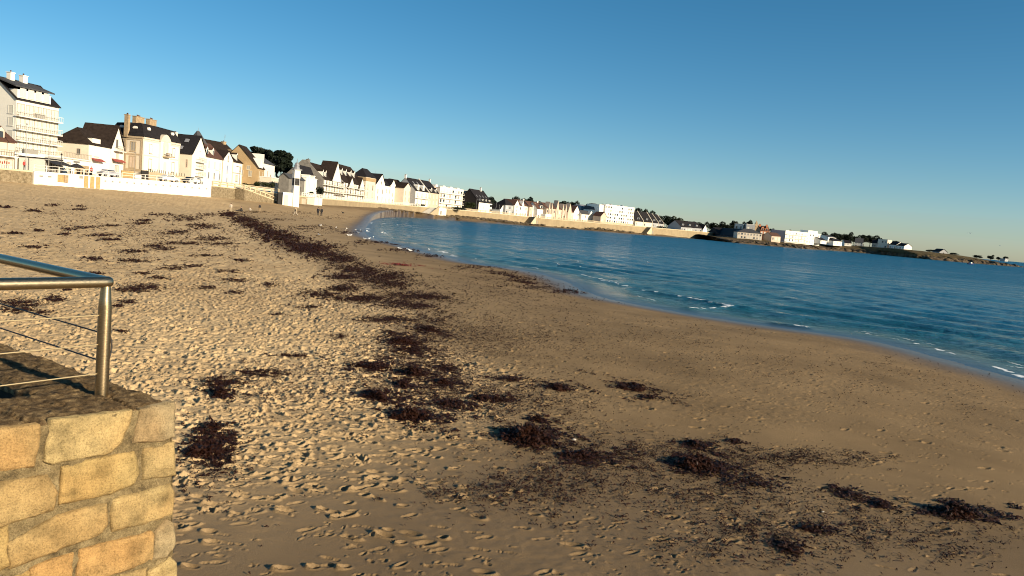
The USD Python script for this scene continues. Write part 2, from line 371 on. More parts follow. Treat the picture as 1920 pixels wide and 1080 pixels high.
fnoise = meshkit.fbm(np.stack([X / .9, Y / .9, 0 * X], -1), 4, 51); fbig = meshkit.fbm(np.stack([X / 7, Y / 7, 0 * X], -1), 2, 52)
fs = foam_spot(X, Y, [(a, b, w * .9) for a, b, w in foam_lines if w < 1]) * np.clip(.2 + 3.2 * (meshkit.fbm(np.stack([X / .42, Y / .42, 0 * X], -1), 3, 61) - .42), 0, 1)
head = soft(95, 135, Y) * (1 - soft(9, 15, S)) * (S > -.5)
sm_ = S + 2.2 * (fbig - .5) * 2 + 1.2 * (fnoise - .5)
fs = np.maximum(fs, head * .8 * np.exp(-((np.mod(sm_, 3.1) - 1.5) / .42) ** 2) * np.clip((fbig - .52) * 7, 0, 1))
fs = np.maximum(fs, .8 * np.exp(-((S + .9 * (fbig - .5) - 3.6) / .16) ** 2) * np.clip((fbig - .56) * 9, 0, 1) * np.clip((fnoise - .35) * 5, 0, 1))
wz += .09 * foam_spot(X, Y, foam_lines[:5]) * fade
run = .07 * (meshkit.fbm(np.stack([X / 4.0, Y / 4.0, 0 * X], -1), 3, 44) - .35) * np.exp(-np.abs(S) / 5)
wz = wz + run * .5
foam = fs + .45 * np.exp(-((S - .25) / .28) ** 2) * (meshkit.fbm(np.stack([X / 2.5, Y / 2.5, 0 * X], -1), 2, 9) > .5)
depth = wz - sand_base(X, Y)
v = np.stack([X, Y, wz], -1).reshape(-1, 3)
keep = ~((S.ravel()[f] < -9).all(1))
f = f[keep]
usdkit.material(stage, L + 'sea_water', {
    'g': ('geometry', {}), 'dp': ('attribute', {'attribute': 'depth'}), 'fm': ('attribute', {'attribute': 'foam'}), 'ro': ('attribute', {'attribute': 'rough'}),
    'm1': ('mapping', {'scale': (.55, 1.5, 1.0), 'rotation': (0, 0, .45)}), 'm2': ('mapping', {'scale': (2.0, 3.6, 1.0), 'rotation': (0, 0, .7)}),
    'n1': ('noise_texture', {'scale': .55, 'detail': 5.0, 'roughness': .6, 'distortion': .4}), 'n2': ('noise_texture', {'scale': 1.3, 'detail': 4.0, 'roughness': .6}),
    'm3': ('mapping', {'scale': (.03, .22, 1.0), 'rotation': (0, 0, .15)}), 'n3': ('noise_texture', {'scale': 1.0, 'detail': 7.0, 'roughness': .7}), 'b3': ('bump', {'strength': .8, 'distance': 2.2}), 'rm': ('map_range', {'from_min': .3, 'from_max': .7, 'to_min': .55, 'to_max': 1.5, 'clamp': True}), 'rmul': ('math', {'math_type': 'multiply'}),
    'b1': ('bump', {'strength': 1.0, 'distance': .8}), 'b2': ('bump', {'strength': .7, 'distance': .10}),
    'dc': ('rgb_ramp', {'ramp': [(0.0, (.030, .075, .085)), (0.25, (.006, .066, .105)), (1.0, (.001, .070, .140))]}), 'dmr': ('map_range', {'from_max': 2.0, 'clamp': True}),
    'pc': ('mix_color', {'blend_type': 'multiply', 'fac': 1.0}), 'pr': ('rgb_ramp', {'ramp': [(.35, (.7, .75, .8)), (.65, (1.5, 1.35, 1.25))]}),
    'w': ('principled_bsdf', {'ior': 1.33, 'specular_ior_level': .18}), 't': ('transparent_bsdf', {'color': (.9, .96, .95)}), 'gl': ('glossy_bsdf', {'roughness': .34, 'color': (.42, .44, .44)}), 'fr': ('fresnel', {'IOR': 1.33}),
    'film': ('mix_closure', {}), 'dm': ('map_range', {'from_min': .0, 'from_max': .20, 'clamp': True}), 'mx': ('mix_closure', {}),
    'fn': ('noise_texture', {'scale': 3.2, 'detail': 7.0, 'roughness': .75}), 'fa': ('math', {'math_type': 'multiply_add', 'value2': .8}), 'fsx': ('map_range', {'from_min': .80, 'from_max': 1.08, 'clamp': True}), 'fnm': ('math', {'math_type': 'multiply', 'value2': .85}),
    'fc': ('principled_bsdf', {'base_color': (.78, .78, .76), 'roughness': .6}), 'fmix': ('mix_closure', {}), 'bf': ('bump', {'strength': .6, 'distance': .07})},
    [('n3.fac', 'rm.value'), ('rm.result', 'rmul.value1'), ('ro.fac', 'rmul.value2'), ('rmul.value', 'w.roughness'), ('n3.fac', 'b3.height'), ('b3.normal', 'b1.normal'), ('g.position', 'm1.vector'), ('g.position', 'm2.vector'), ('g.position', 'm3.vector'), ('m1.vector', 'n1.vector'), ('m2.vector', 'n2.vector'), ('m3.vector', 'n3.vector'),
     ('n1.fac', 'b1.height'), ('n2.fac', 'b2.height'), ('b1.normal', 'b2.normal'), ('b2.normal', 'w.normal'), ('n2.fac', 'bf.height'), ('bf.normal', 'gl.normal'), 
     ('dp.fac', 'dmr.value'), ('dmr.result', 'dc.fac'), ('dc.color', 'pc.a'), ('n3.fac', 'pr.fac'), ('pr.color', 'pc.b'), ('pc.result', 'w.base_color'),
     ('fr.fac', 'film.fac'), ('t.BSDF', 'film.closure1'), ('gl.BSDF', 'film.closure2'), ('dp.fac', 'dm.value'), ('dm.result', 'mx.fac'), ('film.closure', 'mx.closure1'), ('w.BSDF', 'mx.closure2'),
     ('g.position', 'fn.vector'), ('fm.fac', 'fa.value1'), ('fn.fac', 'fnm.value1'), ('fnm.value', 'fa.value3'), ('fa.value', 'fsx.value'), ('fsx.result', 'fmix.fac'), ('mx.closure', 'fmix.closure1'), ('fc.BSDF', 'fmix.closure2')],
    surface='fmix.closure')
add(None, 'sea', trimesh.Trimesh(v, np.vstack([f[:, [0, 1, 2]], f[:, [0, 2, 3]]]), process=False), L + 'sea_water', smooth=True,
    pv={'depth': depth.ravel(), 'foam': foam.ravel(), 'rough': np.interp(R, [30, 90, 200, 500], [.10, .16, .27, .33]).ravel()}, kind='structure')
# ---------------------------------------------------------------- foreground: L-shaped stone parapet with a steel rail
ZT = E - 1.03
C = at_z(324, 757, ZT)
vp = ray(1925, hor(1925)); T1 = vp[:2] / np.linalg.norm(vp[:2]); T2 = np.array([-T1[1], T1[0]])
N1 = -T2                                     # outward normal of the front face
def on_front(px, py):
    d = ray(px, py); n = np.array([*N1, 0.0]); return EYE + d * ((C - EYE) @ n) / (d @ n)
I = at_z(68, 744, ZT); WA = float((I - C)[:2] @ T2); WB = float(-(I - C)[:2] @ T1)
WA, WB = max(WA, .3), max(WB, .3)
def loc(u, w, z): return np.array([C[0] + u * T1[0] + w * T2[0], C[1] + u * T1[1] + w * T2[1], z])
stone_mats = []
for i, c in enumerate([(.325, .232, .096), (.305, .220, .100), (.35, .258, .118), (.33, .215, .090), (.28, .213, .118)]):
    usdkit.material(stage, L + f'ashlar_{i}', {
        'g': ('geometry', {}), 'n': ('noise_texture', {'scale': 9.0, 'detail': 8.0, 'roughness': .65}), 'n2': ('noise_texture', {'scale': 130.0, 'detail': 5.0, 'roughness': .7}),
        'n3': ('noise_texture', {'scale': 3.0, 'detail': 4.0}), 'r': ('rgb_ramp', {'ramp': [(.28, tuple(np.array(c) * .48)), (.5, c), (.72, tuple(np.minimum(np.array(c) * 1.4, 1)))]}),
        'rr': ('rgb_ramp', {'ramp': [(.42, (1, 1, 1)), (.62, (1.04, .84, .66))]}), 'm': ('mix_color', {'blend_type': 'multiply', 'fac': .45}),
        'sr': ('rgb_ramp', {'ramp': [(.3, (.35, .31, .26)), (.48, (.95, .95, .95)), (.7, (1.3, 1.28, 1.22))]}), 'm2': ('mix_color', {'blend_type': 'multiply', 'fac': .75}),
        'b': ('bump', {'distance': .008, 'strength': 1.0}), 'b2': ('bump', {'distance': .03, 'strength': 1.0}), 'p': ('principled_bsdf', {'roughness': .9, 'specular_ior_level': .15})},
        [('g.position', 'n.vector'), ('g.position', 'n2.vector'), ('g.position', 'n3.vector'), ('n.fac', 'r.fac'), ('r.color', 'm.a'), ('n3.fac', 'rr.fac'), ('rr.color', 'm.b'),
         ('m.result', 'm2.a'), ('n2.fac', 'sr.fac'), ('sr.color', 'm2.b'), ('m2.result', 'p.base_color'), ('n.fac', 'b2.height'), ('n2.fac', 'b.height'), ('b2.normal', 'b.normal'), ('b.normal', 'p.normal')], surface='p.BSDF')
    stone_mats.append(L + f'ashlar_{i}')
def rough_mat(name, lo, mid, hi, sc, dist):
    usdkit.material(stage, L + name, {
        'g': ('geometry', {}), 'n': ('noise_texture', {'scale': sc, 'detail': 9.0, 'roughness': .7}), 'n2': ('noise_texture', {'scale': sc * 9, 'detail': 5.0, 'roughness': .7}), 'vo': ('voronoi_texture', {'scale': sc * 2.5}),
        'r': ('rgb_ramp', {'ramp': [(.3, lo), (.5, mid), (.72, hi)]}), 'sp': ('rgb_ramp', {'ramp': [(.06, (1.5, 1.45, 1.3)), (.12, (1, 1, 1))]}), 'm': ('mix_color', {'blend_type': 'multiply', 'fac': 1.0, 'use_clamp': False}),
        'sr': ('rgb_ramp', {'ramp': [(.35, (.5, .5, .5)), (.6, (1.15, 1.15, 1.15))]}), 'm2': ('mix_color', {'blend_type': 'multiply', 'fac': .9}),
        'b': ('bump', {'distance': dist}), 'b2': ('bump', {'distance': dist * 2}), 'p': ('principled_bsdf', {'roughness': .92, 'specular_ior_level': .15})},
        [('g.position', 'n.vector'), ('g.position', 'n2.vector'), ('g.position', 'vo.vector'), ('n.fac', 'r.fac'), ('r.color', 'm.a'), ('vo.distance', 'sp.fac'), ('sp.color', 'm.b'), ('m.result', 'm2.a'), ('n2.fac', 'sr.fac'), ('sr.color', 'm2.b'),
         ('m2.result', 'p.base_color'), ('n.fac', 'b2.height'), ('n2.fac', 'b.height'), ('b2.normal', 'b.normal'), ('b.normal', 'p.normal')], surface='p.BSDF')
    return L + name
mortar = rough_mat('lime_mortar', (.07, .05, .026), (.24, .175, .085), (.38, .29, .15), 16, .012)
cap_mat = rough_mat('weathered_coping', (.030, .019, .010), (.19, .122, .058), (.48, .335, .165), 24, .016)

para = thing('stone_parapet', 'yellow ashlar stone parapet with weathered brown top in the near left corner', 'wall')
def grid_patch(n, m, fn):
    a, b = np.meshgrid(np.linspace(0, 1, n), np.linspace(0, 1, m), indexing='ij')
    v = fn(a, b).reshape(-1, 3); i = np.arange(n * m).reshape(n, m)
    q = np.stack([i[:-1, :-1], i[1:, :-1], i[1:, 1:], i[:-1, 1:]], -1).reshape(-1, 4)
    return v, np.vstack([q[:, [0, 1, 2]], q[:, [0, 2, 3]]])
zb = float(sand_base(C[0], C[1])) - .5
LA = 3.2; LB = 3.6
BAT = .055
def P3(u, w, z): return np.stack([C[0] + u * T1[0] + w * T2[0], C[1] + u * T1[1] + w * T2[1], z + 0 * u], -1)
def nz(p, s, seed): return meshkit.fbm(p * s, 4, seed) - .5
mb = MB()
def frontface(a, b):
    z = zb + (ZT - .004 - zb) * b; u = -LA + (LA + BAT * (ZT - z)) * a
    p = P3(u, 0 * u, z); d = -.004 + .028 * nz(p, 16.0, 3) + .02 * nz(p, 40, 13)
    return p + d[..., None] * np.array([*N1, 0])
def sideface(a, b):
    z = zb + (ZT - .012 - zb) * b; w = LB * a
    p = P3(BAT * (ZT - z) - .006 + 0 * w, w, z); d = .03 * nz(p, 12, 4)
    return p + d[..., None] * np.array([*T1, 0])
v, f = grid_patch(150, 110, frontface); mb.raw(v, f)
v, f = grid_patch(60, 50, sideface); mb.raw(v, f)
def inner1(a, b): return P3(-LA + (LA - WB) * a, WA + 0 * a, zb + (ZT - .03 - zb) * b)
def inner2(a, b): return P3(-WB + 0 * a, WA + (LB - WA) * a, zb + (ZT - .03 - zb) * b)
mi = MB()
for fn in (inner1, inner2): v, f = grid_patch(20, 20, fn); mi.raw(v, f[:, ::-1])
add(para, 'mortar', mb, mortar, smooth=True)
add(para, 'inner_face', mi, rough_mat('mossy_inner_stone', (.012, .010, .008), (.03, .025, .018), (.06, .05, .035), 8, .02))  # near-black colour paints the shadow inside the parapet corner
# the coping: an L-shaped, uneven weathered top
poly = Polygon([(-LA, .020), (-.05, .020), (-.008, .05), (-.008, LB), (-WB, LB), (-WB, WA), (-LA, WA)])
st = .0125
uu = np.arange(-LA - .02, .05, st); ww = np.arange(-.05, LB, st)
inside = lambda q: shapely.contains_xy(poly, q[:, 0], q[:, 1])
G = np.stack(np.meshgrid(uu, ww, indexing='ij'), -1).reshape(-1, 2)
G = G[inside(G)]
G = G + np.random.default_rng(3).uniform(-.004, .004, G.shape)
dist = shapely.distance(shapely.points(G), poly.exterior)
G = G[dist > .006]
ring = poly.exterior.segmentize(st); rb = np.array(ring.coords)[:-1]
rn = np.stack([rb[:, 0], rb[:, 1], 0 * rb[:, 0]], -1)
rb = rb + np.stack([.016 * nz(rn, 9, 5), .014 * nz(rn, 8, 6)], -1)
allp = np.vstack([rb, G])
from scipy.spatial import Delaunay
tri = Delaunay(allp).simplices
pl2 = Polygon(rb).buffer(.0005)
cen = allp[tri].mean(1); tri = tri[shapely.contains_xy(pl2, cen[:, 0], cen[:, 1])]
dd = np.concatenate([np.zeros(len(rb)), shapely.distance(shapely.points(G), poly.exterior)])
n3 = np.stack([allp[:, 0], allp[:, 1], 0 * allp[:, 0]], -1)
hh = -.022 * np.exp(-dd / .015) + .028 * nz(n3, 5.0, 8) + .032 * np.abs(nz(n3 * np.array([1, 1.9, 1]), 14.0, 9)) + .02 * nz(n3, 45, 10)
# a crack between the coping stones
for (cu, cw, du, dw) in ((-.20, 0, .06, 1), (-.62, 0, -.12, 1), (-1.3, 0, .1, 1)):
    k = np.abs((allp[:, 0] - cu) * dw - (allp[:, 1] - cw) * du + .02 * nz(n3, 18, 11)); hh -= .03 * np.exp(-(k / .008) ** 2) * (allp[:, 1] < WA + .02)
vt = P3(allp[:, 0], allp[:, 1], ZT + .012 + hh)
nb = len(rb); rbz = P3(rb[:, 0], rb[:, 1], np.full(nb, ZT - .035) + .008 * nz(rn, 20, 12))
vv = np.vstack([vt, rbz]); no = len(vt)
sk = np.array([(i, (i + 1) % nb, no + (i + 1) % nb) for i in range(nb)] + [(i, no + (i + 1) % nb, no + i) for i in range(nb)])
e1 = np.cross(vt[tri[:, 1]] - vt[tri[:, 0]], vt[tri[:, 2]] - vt[tri[:, 0]])[:, 2]
tri[e1 < 0] = tri[e1 < 0][:, ::-1]
add(para, 'coping', trimesh.Trimesh(vv, np.vstack([tri, sk]), process=False), cap_mat, smooth=50)
add(para, 'landing_floor', MB().hexa([loc(-LA, WA, ZT - .75), loc(-WB, WA, ZT - .75), loc(-WB, LB, ZT - .75), loc(-LA, LB, ZT - .75)], [loc(-LA, WA, ZT - .6), loc(-WB, WA, ZT - .6), loc(-WB, LB, ZT - .6), loc(-LA, LB, ZT - .6)]), L + 'mossy_inner_stone')  # floor takes the same colour, darkened for the shadowed recess

sx, sy = 340 / 1049.0, 350 / 1080.0
stones_px = [[(-60, 255), (0, 240), (215, 212), (213, 330), (190, 440), (0, 470), (-80, 490)], [(305, 187), (755, 130), (745, 190), (690, 310), (640, 360), (300, 425), (265, 410), (272, 330)],
  [(815, 122), (1002, 80), (1002, 268), (940, 290), (780, 302), (800, 200)], [(-90, 565), (0, 545), (270, 505), (322, 600), (300, 690), (0, 790), (-100, 820)], [(365, 455), (700, 380), (770, 370), (800, 480), (770, 540), (640, 600), (350, 660)],
  [(840, 350), (1005, 315), (1007, 490), (930, 502), (830, 512)], [(655, 645), (980, 560), (1000, 600), (992, 720), (840, 770), (650, 815)], [(50, 900), (330, 740), (610, 665), (615, 780), (590, 830), (400, 900), (60, 1030)],
  [(465, 935), (870, 830), (885, 860), (880, 980), (700, 1050), (445, 1120)], [(905, 830), (960, 765), (1000, 780), (1004, 900), (960, 960), (890, 985)], [(180, 1040), (420, 950), (412, 1050), (385, 1180), (150, 1250)],
  [(-90, 850), (40, 800), (35, 960), (45, 1020), (-90, 1090)], [(860, 1060), (980, 980), (1012, 1010), (1015, 1150), (860, 1190)], [(690, 1085), (840, 1045), (842, 1190), (640, 1260)], [(-90, 1150), (165, 1055), (135, 1260), (-90, 1330)]]
tone = [3, 2, 4, 1, 0, 1, 2, 1, 3, 4, 3, 0, 2, 1, 0]
def stone_mesh(uv, seed, step=.012, thick=.013):
    pg = Polygon(uv).buffer(0).buffer(.009, join_style=2).buffer(-.005).buffer(.005)
    if pg.is_empty: return None
    if pg.geom_type != 'Polygon': pg = max(pg.geoms, key=lambda q: q.area)
    b = np.array(pg.exterior.segmentize(step).coords)[:-1]
    bb = np.stack([b[:, 0], b[:, 1], 0 * b[:, 0] + seed], -1)
    b = b + np.stack([.012 * nz(bb, 22, seed), .012 * nz(bb, 22, seed + 50)], -1)
    x0, y0, x1, y1 = pg.bounds
    g = np.stack(np.meshgrid(np.arange(x0, x1, step), np.arange(y0, y1, step), indexing='ij'), -1).reshape(-1, 2)
    pb = Polygon(b).buffer(0)
    g = g[shapely.contains_xy(pb, g[:, 0], g[:, 1])]
    if len(g) < 3: return None
    d = shapely.distance(shapely.points(g), pb.boundary); g, d = g[d > step * .45], d[d > step * .45]
    a = np.vstack([b, g]); t = Delaunay(a).simplices; c = a[t].mean(1); t = t[shapely.contains_xy(pb, c[:, 0], c[:, 1])]
    d = np.concatenate([np.zeros(len(b)), d]); n = np.stack([a[:, 0], a[:, 1], 0 * a[:, 0] + seed * .7], -1)
    h = thick * (1 - np.exp(-(d + .002) / .006)) + .016 * nz(n, 7, seed) + .020 * nz(n, 25, seed + 9) - .004
    lift = lambda a, h: P3(a[:, 0], 0 * h, a[:, 1]) + h[:, None] * np.array([*N1, 0])
    v = np.vstack([lift(a, h), lift(b, np.full(len(b), -.03))]); nb, no = len(b), len(a)
    sk = np.array([(i, (i + 1) % nb, no + (i + 1) % nb) for i in range(nb)] + [(i, no + (i + 1) % nb, no + i) for i in range(nb)])
    e = np.cross(v[t[:, 1]] - v[t[:, 0]], v[t[:, 2]] - v[t[:, 0]]) @ np.array([*N1, 0]); t[e < 0] = t[e < 0][:, ::-1]
    return trimesh.Trimesh(v, np.vstack([t, sk]), process=False)
def to_uv(p): return (float((p - C)[:2] @ T1), float(p[2]))
lowest = 9
for i, pg in enumerate(stones_px):
    uv = [to_uv(on_front(x * sx, 730 + y * sy)) for x, y in pg]
    lowest = min(lowest, min(q[1] for q in uv))
    m = stone_mesh(uv, i + 1)
    if m is not None: add(para, 'stone', m, stone_mats[tone[i]], smooth=60)
r3 = np.random.default_rng(5)                 # the courses below, down to the sand
z = lowest + .12
while z > zb + .35:
    hh_ = r3.uniform(.13, .17); u = BAT * (ZT - z) + .01
    while u > -1.6:
        w_ = r3.uniform(.18, .42); m = stone_mesh([(u - w_ + .025, z - hh_), (u, z - hh_ + .01), (u, z - .02), (u - w_ + .02, z - .025)], int(r3.integers(20, 90)), step=.03)
        if m is not None: add(para, 'stone', m, stone_mats[int(r3.integers(0, 5))], smooth=60)
        u -= w_
    z -= hh_

# stainless rail
steel = L + 'brushed_steel'
usdkit.material(stage, steel, {'g': ('geometry', {}), 'mp': ('mapping', {'scale': (60, 60, 400)}), 'n': ('noise_texture', {'scale': 1.0, 'detail': 3.0}), 'mr': ('map_range', {'to_min': .2, 'to_max': .42}),
    'p': ('principled_bsdf', {'base_color': (.43, .335, .205), 'metallic': 1.0})}, [('g.position', 'mp.vector'), ('mp.vector', 'n.vector'), ('n.fac', 'mr.value'), ('mr.result', 'p.roughness')], surface='p.BSDF')
PB = at_z(190, 747, ZT + .0)
dn = ray(203, 529); ZR = EYE[2] + dn[2] * (PB[1] / dn[1])
ZR = float(ZR)
railing = thing('steel_handrail', 'brushed steel tube handrail with thin cables on the stone parapet', 'railing', (PB[0], PB[1], 0))
post = MB().tube([(0, 0, ZT - .02), (0, 0, ZR - .12), (0, 0, ZR - .085), (0, 0, ZR - .02)], [.0295, .0295, .026, .021], 20)
add(railing, 'post', post, steel, smooth=40)
def along(t, s, z): return (t[0] * s, t[1] * s, z)
def round_end(t, s0, s1, z, r):
    return [along(t, s, z) for s in (s0, s1)]
m1 = MB().tube([along(T1, -2.9, ZR), along(T1, -.01, ZR), along(T1, .012, ZR), along(T1, .026, ZR), along(T1, .031, ZR)], [.0265, .0265, .0265, .020, .008], 24)
add(railing, 'top_rail', m1, steel, smooth=50)
m2 = MB().tube([along(T2, 0.0, ZR + .0005), along(T2, 3.6, ZR + .0005)], .0262, 24)
add(railing, 'top_rail', m2, steel, smooth=50)
for t, far in ((T1, -2.9), (T2, 3.6)):
    q = along(t, far * .97, 0)
    add(railing, 'post', MB().tube([(q[0], q[1], ZT - .02), (q[0], q[1], ZR - .085), (q[0], q[1], ZR - .02)], [.0295, .026, .021], 16), steel, smooth=40)
HT = ZR - ZT
cable_m = plain('wire_rope', (.34, .265, .15), .5, .5)
cable_d = plain('dark_wire_rope', (.035, .03, .028), .5, .3)
for k in (.72, .47, .22):
    z = ZT + HT * k
    n = 60; s = np.linspace(-2.9, -.02, n)
    add(railing, 'cable', MB().tube([along(T1, q, z - .006 * math.sin(math.pi * (q + 2.9) / 2.9)) for q in s], .0034, 6), cable_m, smooth=True)
for k in (.56, .32):
    z = ZT + HT * k
    add(railing, 'cable', MB().tube([along(T2, q, z) for q in (.02, 1.2, 2.4, 3.55)], .0036, 6), cable_d, smooth=True)
lp = [np.array([*(T1 * (.026 + .014 * math.sin(a))), ZT + HT * (.56 - .24 * k)]) for k, a in zip(np.linspace(0, 1, 9), np.linspace(0, math.pi, 9))]
add(railing, 'cord', MB().tube(lp, .004, 6), cable_d, smooth=True)
# ---------------------------------------------------------------- materials of the town
WHITE = plain('white_render', (.66, .62, .54), .8, var=.05, vscale=.6)
CREAM = plain('cream_render', (.54, .46, .355), .85, var=.06, vscale=.6)
ROSE = plain('rose_beige_render', (.44, .345, .26), .85, var=.06, vscale=.6)
TAN = plain('ochre_render', (.31, .212, .108), .85, var=.1, vscale=.7)
GREYS = plain('grey_stone', (.15, .135, .115), .9, var=.25, vscale=1.2)
BRICK = plain('red_brick', (.42, .17, .085), .9, var=.2, vscale=1.5)
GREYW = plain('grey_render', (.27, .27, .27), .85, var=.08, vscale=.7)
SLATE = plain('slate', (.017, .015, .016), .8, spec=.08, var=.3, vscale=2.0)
SLATEB = plain('brown_slate', (.026, .018, .014), .85, spec=.06, var=.35, vscale=1.6)
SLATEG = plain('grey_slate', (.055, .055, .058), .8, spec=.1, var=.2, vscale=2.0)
TILE = plain('brown_tile', (.075, .035, .023), .85, var=.3, vscale=2.0)
ZINC = plain('zinc', (.20, .20, .21), .6, .1, var=.1)
STONEC = plain('chimney_stone', (.30, .215, .125), .9, var=.3, vscale=1.5)
GLASS = plain('window_glass', (.035, .040, .048), .12, spec=.5)
BLIND = plain('cream_shutter', (.50, .47, .40), .7)
GREYSH = plain('grey_shutter', (.24, .22, .19), .7)
BLUE = plain('blue_shutter', (.07, .13, .30), .6)
FRAME = plain('window_frame_grey', (.24, .20, .155), .7)
FRAMEW = plain('window_frame_white', (.55, .52, .46), .6)
STONE_T = plain('stone_trim', (.34, .26, .165), .85, var=.12, vscale=2.0)
IRON = plain('dark_iron', (.045, .04, .038), .6, .4)
DARK = plain('dark_opening', (.02, .018, .016), .8)
RED = plain('red_awning', (.24, .05, .04), .8)
WOOD = plain('varnished_wood', (.36, .23, .10), .7, var=.2, vscale=3.0)
BEIGEW = plain('beige_seawall', (.255, .195, .115), .9, var=.16, vscale=.35)
COPE = plain('pale_coping', (.48, .39, .25), .85, var=.06)
RUBBLE = rough_mat('rubble_stone', (.10, .075, .045), (.24, .185, .11), (.38, .30, .20), 2.2, .08)
PAVE = plain('promenade_paving', (.46, .39, .29), .9, var=.1, vscale=.5)

# ---------------------------------------------------------------- promenade and sea walls
WPX = np.array([w[0] for w in WL], float); WY = np.array([w[1] for w in WL], float); WZ = np.array([w[2] for w in WL])
def wall_at(px):
    Y = float(np.interp(px, WPX, WY)); z = float(np.interp(px, WPX, WZ))
    p = at_depth(px, hor(px), Y); return np.array([p[0], p[1], z])
pxs = np.concatenate([np.linspace(a, b, 6, endpoint=False) for a, b in zip(WPX[:-1], WPX[1:])] + [[WPX[-1]]])
front = np.array([wall_at(p) for p in pxs])
def inland(p, q):
    d = (q - p)[:2]; d = d / np.linalg.norm(d); return np.array([-d[1], d[0]])
tang = np.gradient(front[:, :2], axis=0); tang /= np.linalg.norm(tang, axis=1, keepdims=True)
nrm = np.stack([-tang[:, 1], tang[:, 0]], -1)
rows = []
for k, (off, dz) in enumerate([(0.5, -.02), (12, .0), (40, .25), (90, 2.0), (160, 5.0), (400, 6.0)]):
    d = nrm * off if off <= 40 else nrm * 40 + np.array([-.55, .83]) * (off - 40)
    rows.append(np.column_stack([front[:, :2] + d, front[:, 2] + dz]))
rows = np.array(rows); nr, nc = rows.shape[:2]; ii = np.arange(nr * nc).reshape(nr, nc)
q = np.stack([ii[:-1, :-1], ii[:-1, 1:], ii[1:, 1:], ii[1:, :-1]], -1).reshape(-1, 4)
add(None, 'promenade', trimesh.Trimesh(rows.reshape(-1, 3), np.vstack([q[:, [0, 1, 2]], q[:, [0, 2, 3]]]), process=False), PAVE, kind='structure')

def sea_wall(name, label, p0, p1, mat, cope_h=.28, out=0.0, n=None, drop=.8, cope=COPE, height=None, batter=.04):
    n = n or max(2, int(abs(p1 - p0) / 12))
    ps = np.linspace(p0, p1, n + 1); pts = np.array([wall_at(p) for p in ps])
    t = np.gradient(pts[:, :2], axis=0); t /= np.linalg.norm(t, axis=1, keepdims=True); nn = np.stack([-t[:, 1], t[:, 0]], -1)
    T = thing(name, label, 'wall', (0, 0, 0))
    zbm = sand_base(pts[:, 0], pts[:, 1]) - drop
    def strip(of, zb_, ob, zt_):
        a = np.column_stack([pts[:, :2] - nn * (of[0]), zb_]); b = np.column_stack([pts[:, :2] - nn * of[1], zt_]); c = np.column_stack([pts[:, :2] + nn * ob, zt_]); d = np.column_stack([pts[:, :2] + nn * ob, zb_])
        m = MB()
        for i in range(len(pts) - 1): m.hexa([a[i], a[i + 1], d[i + 1], d[i]], [b[i], b[i + 1], c[i + 1], c[i]])
        return m
    zt = pts[:, 2] if height is None else zbm + drop + height
    add(T, 'wall_face', strip((out + batter * 3, out), zbm, .5, zt - cope_h), mat)
    add(T, 'coping', strip((out + .09, out + .09), zt - cope_h, .45, zt), cope)
    return T, pts, nn, zbm + drop, zt
sea_wall('rubble_sea_wall', 'rough rubble stone sea wall left of the white beach cabins', -500, 61, RUBBLE)
CW, cpts, cnn, czb, czt = sea_wall('beach_cabin_wall', 'long bright white wall of beach cabins along the top of the sand', 61.5, 394.5, WHITE, .16, out=.25, n=34, cope=WHITE, batter=.0)
sea_wall('rubble_sea_wall', 'rubble stone sea wall beside the sloping balustraded ramp', 395, 528, RUBBLE, .22)
sea_wall('beige_sea_wall', 'long beige sea wall between the lookout tower and the white beach stairs', 558, 806, BEIGEW, .34)
sea_wall('beige_sea_wall', 'beige sea wall between the white beach stairs and the double slipway', 806, 993, BEIGEW, .34)
sea_wall('beige_sea_wall', 'far beige sea wall below the big white hotel ending at the dark headland house', 993, 1338, BEIGEW, .38)

def frame_on(px, out=0.0):
    """origin, direction along the wall, direction out to sea, ground and top heights at a column"""
    a, b = wall_at(px - 4), wall_at(px + 4); t = (b - a)[:2]; t /= np.linalg.norm(t); o = np.array([t[1], -t[0]]); p = wall_at(px)
    return p[:2] + o * out, t, o, float(sand_base(p[0], p[1])), p[2]
def obox(m, p, t, o, a0, a1, b0, b1, z0, z1):
    """box along t (a) and o (b)"""
    c = lambda a, b, z: (p[0] + t[0] * a + o[0] * b, p[1] + t[1] * a + o[1] * b, z)
    return m.hexa([c(a0, b1, z0), c(a1, b1, z0), c(a1, b0, z0), c(a0, b0, z0)], [c(a0, b1, z1), c(a1, b1, z1), c(a1, b0, z1), c(a0, b0, z1)])
# cabin doors
dk = 0
for px in np.linspace(196, 386, 15):
    p, t, o, zg, zt = frame_on(px, .26)
    d = add(CW, 'cabin_door', obox(MB(), p, t, o, -1.1, 1.1, 0, .03, zg + .1, zt - .35), FRAMEW)
    add(d, 'vent', obox(MB(), p, t, o, -.22, .10, .032, .06, zt - 1.0, zt - .72), GREYSH)
for px, w, nm in ((114.5, 1.0, 'wood'), (121, .42, 'shade'), (159.5, .44, 'wood'), (171, .44, 'wood'), (182, .44, 'wood')):
    p, t, o, zg, zt = frame_on(px, .26)
    small = px < 130
    add(CW, 'wooden_door', obox(MB(), p, t, o, -w, w, 0, .05 if nm == 'wood' else .2, zg + (.75 if small else .12), zt - (.3 if small else .2)), WOOD if nm == 'wood' else STONEC)
for px in (75, 91):
    p, t, o, zg, zt = frame_on(px, .26)
    add(CW, 'wall_plaque', obox(MB(), p, t, o, -.38, .38, 0, .03, zt - .95, zt - .68), GREYSH)
p, t, o, zg, zt = frame_on(150, .26)
add(CW, 'wall_plaque', obox(MB(), p, t, o, -.4, .4, 0, .03, zt - .75, zt - .25), GREYSH)

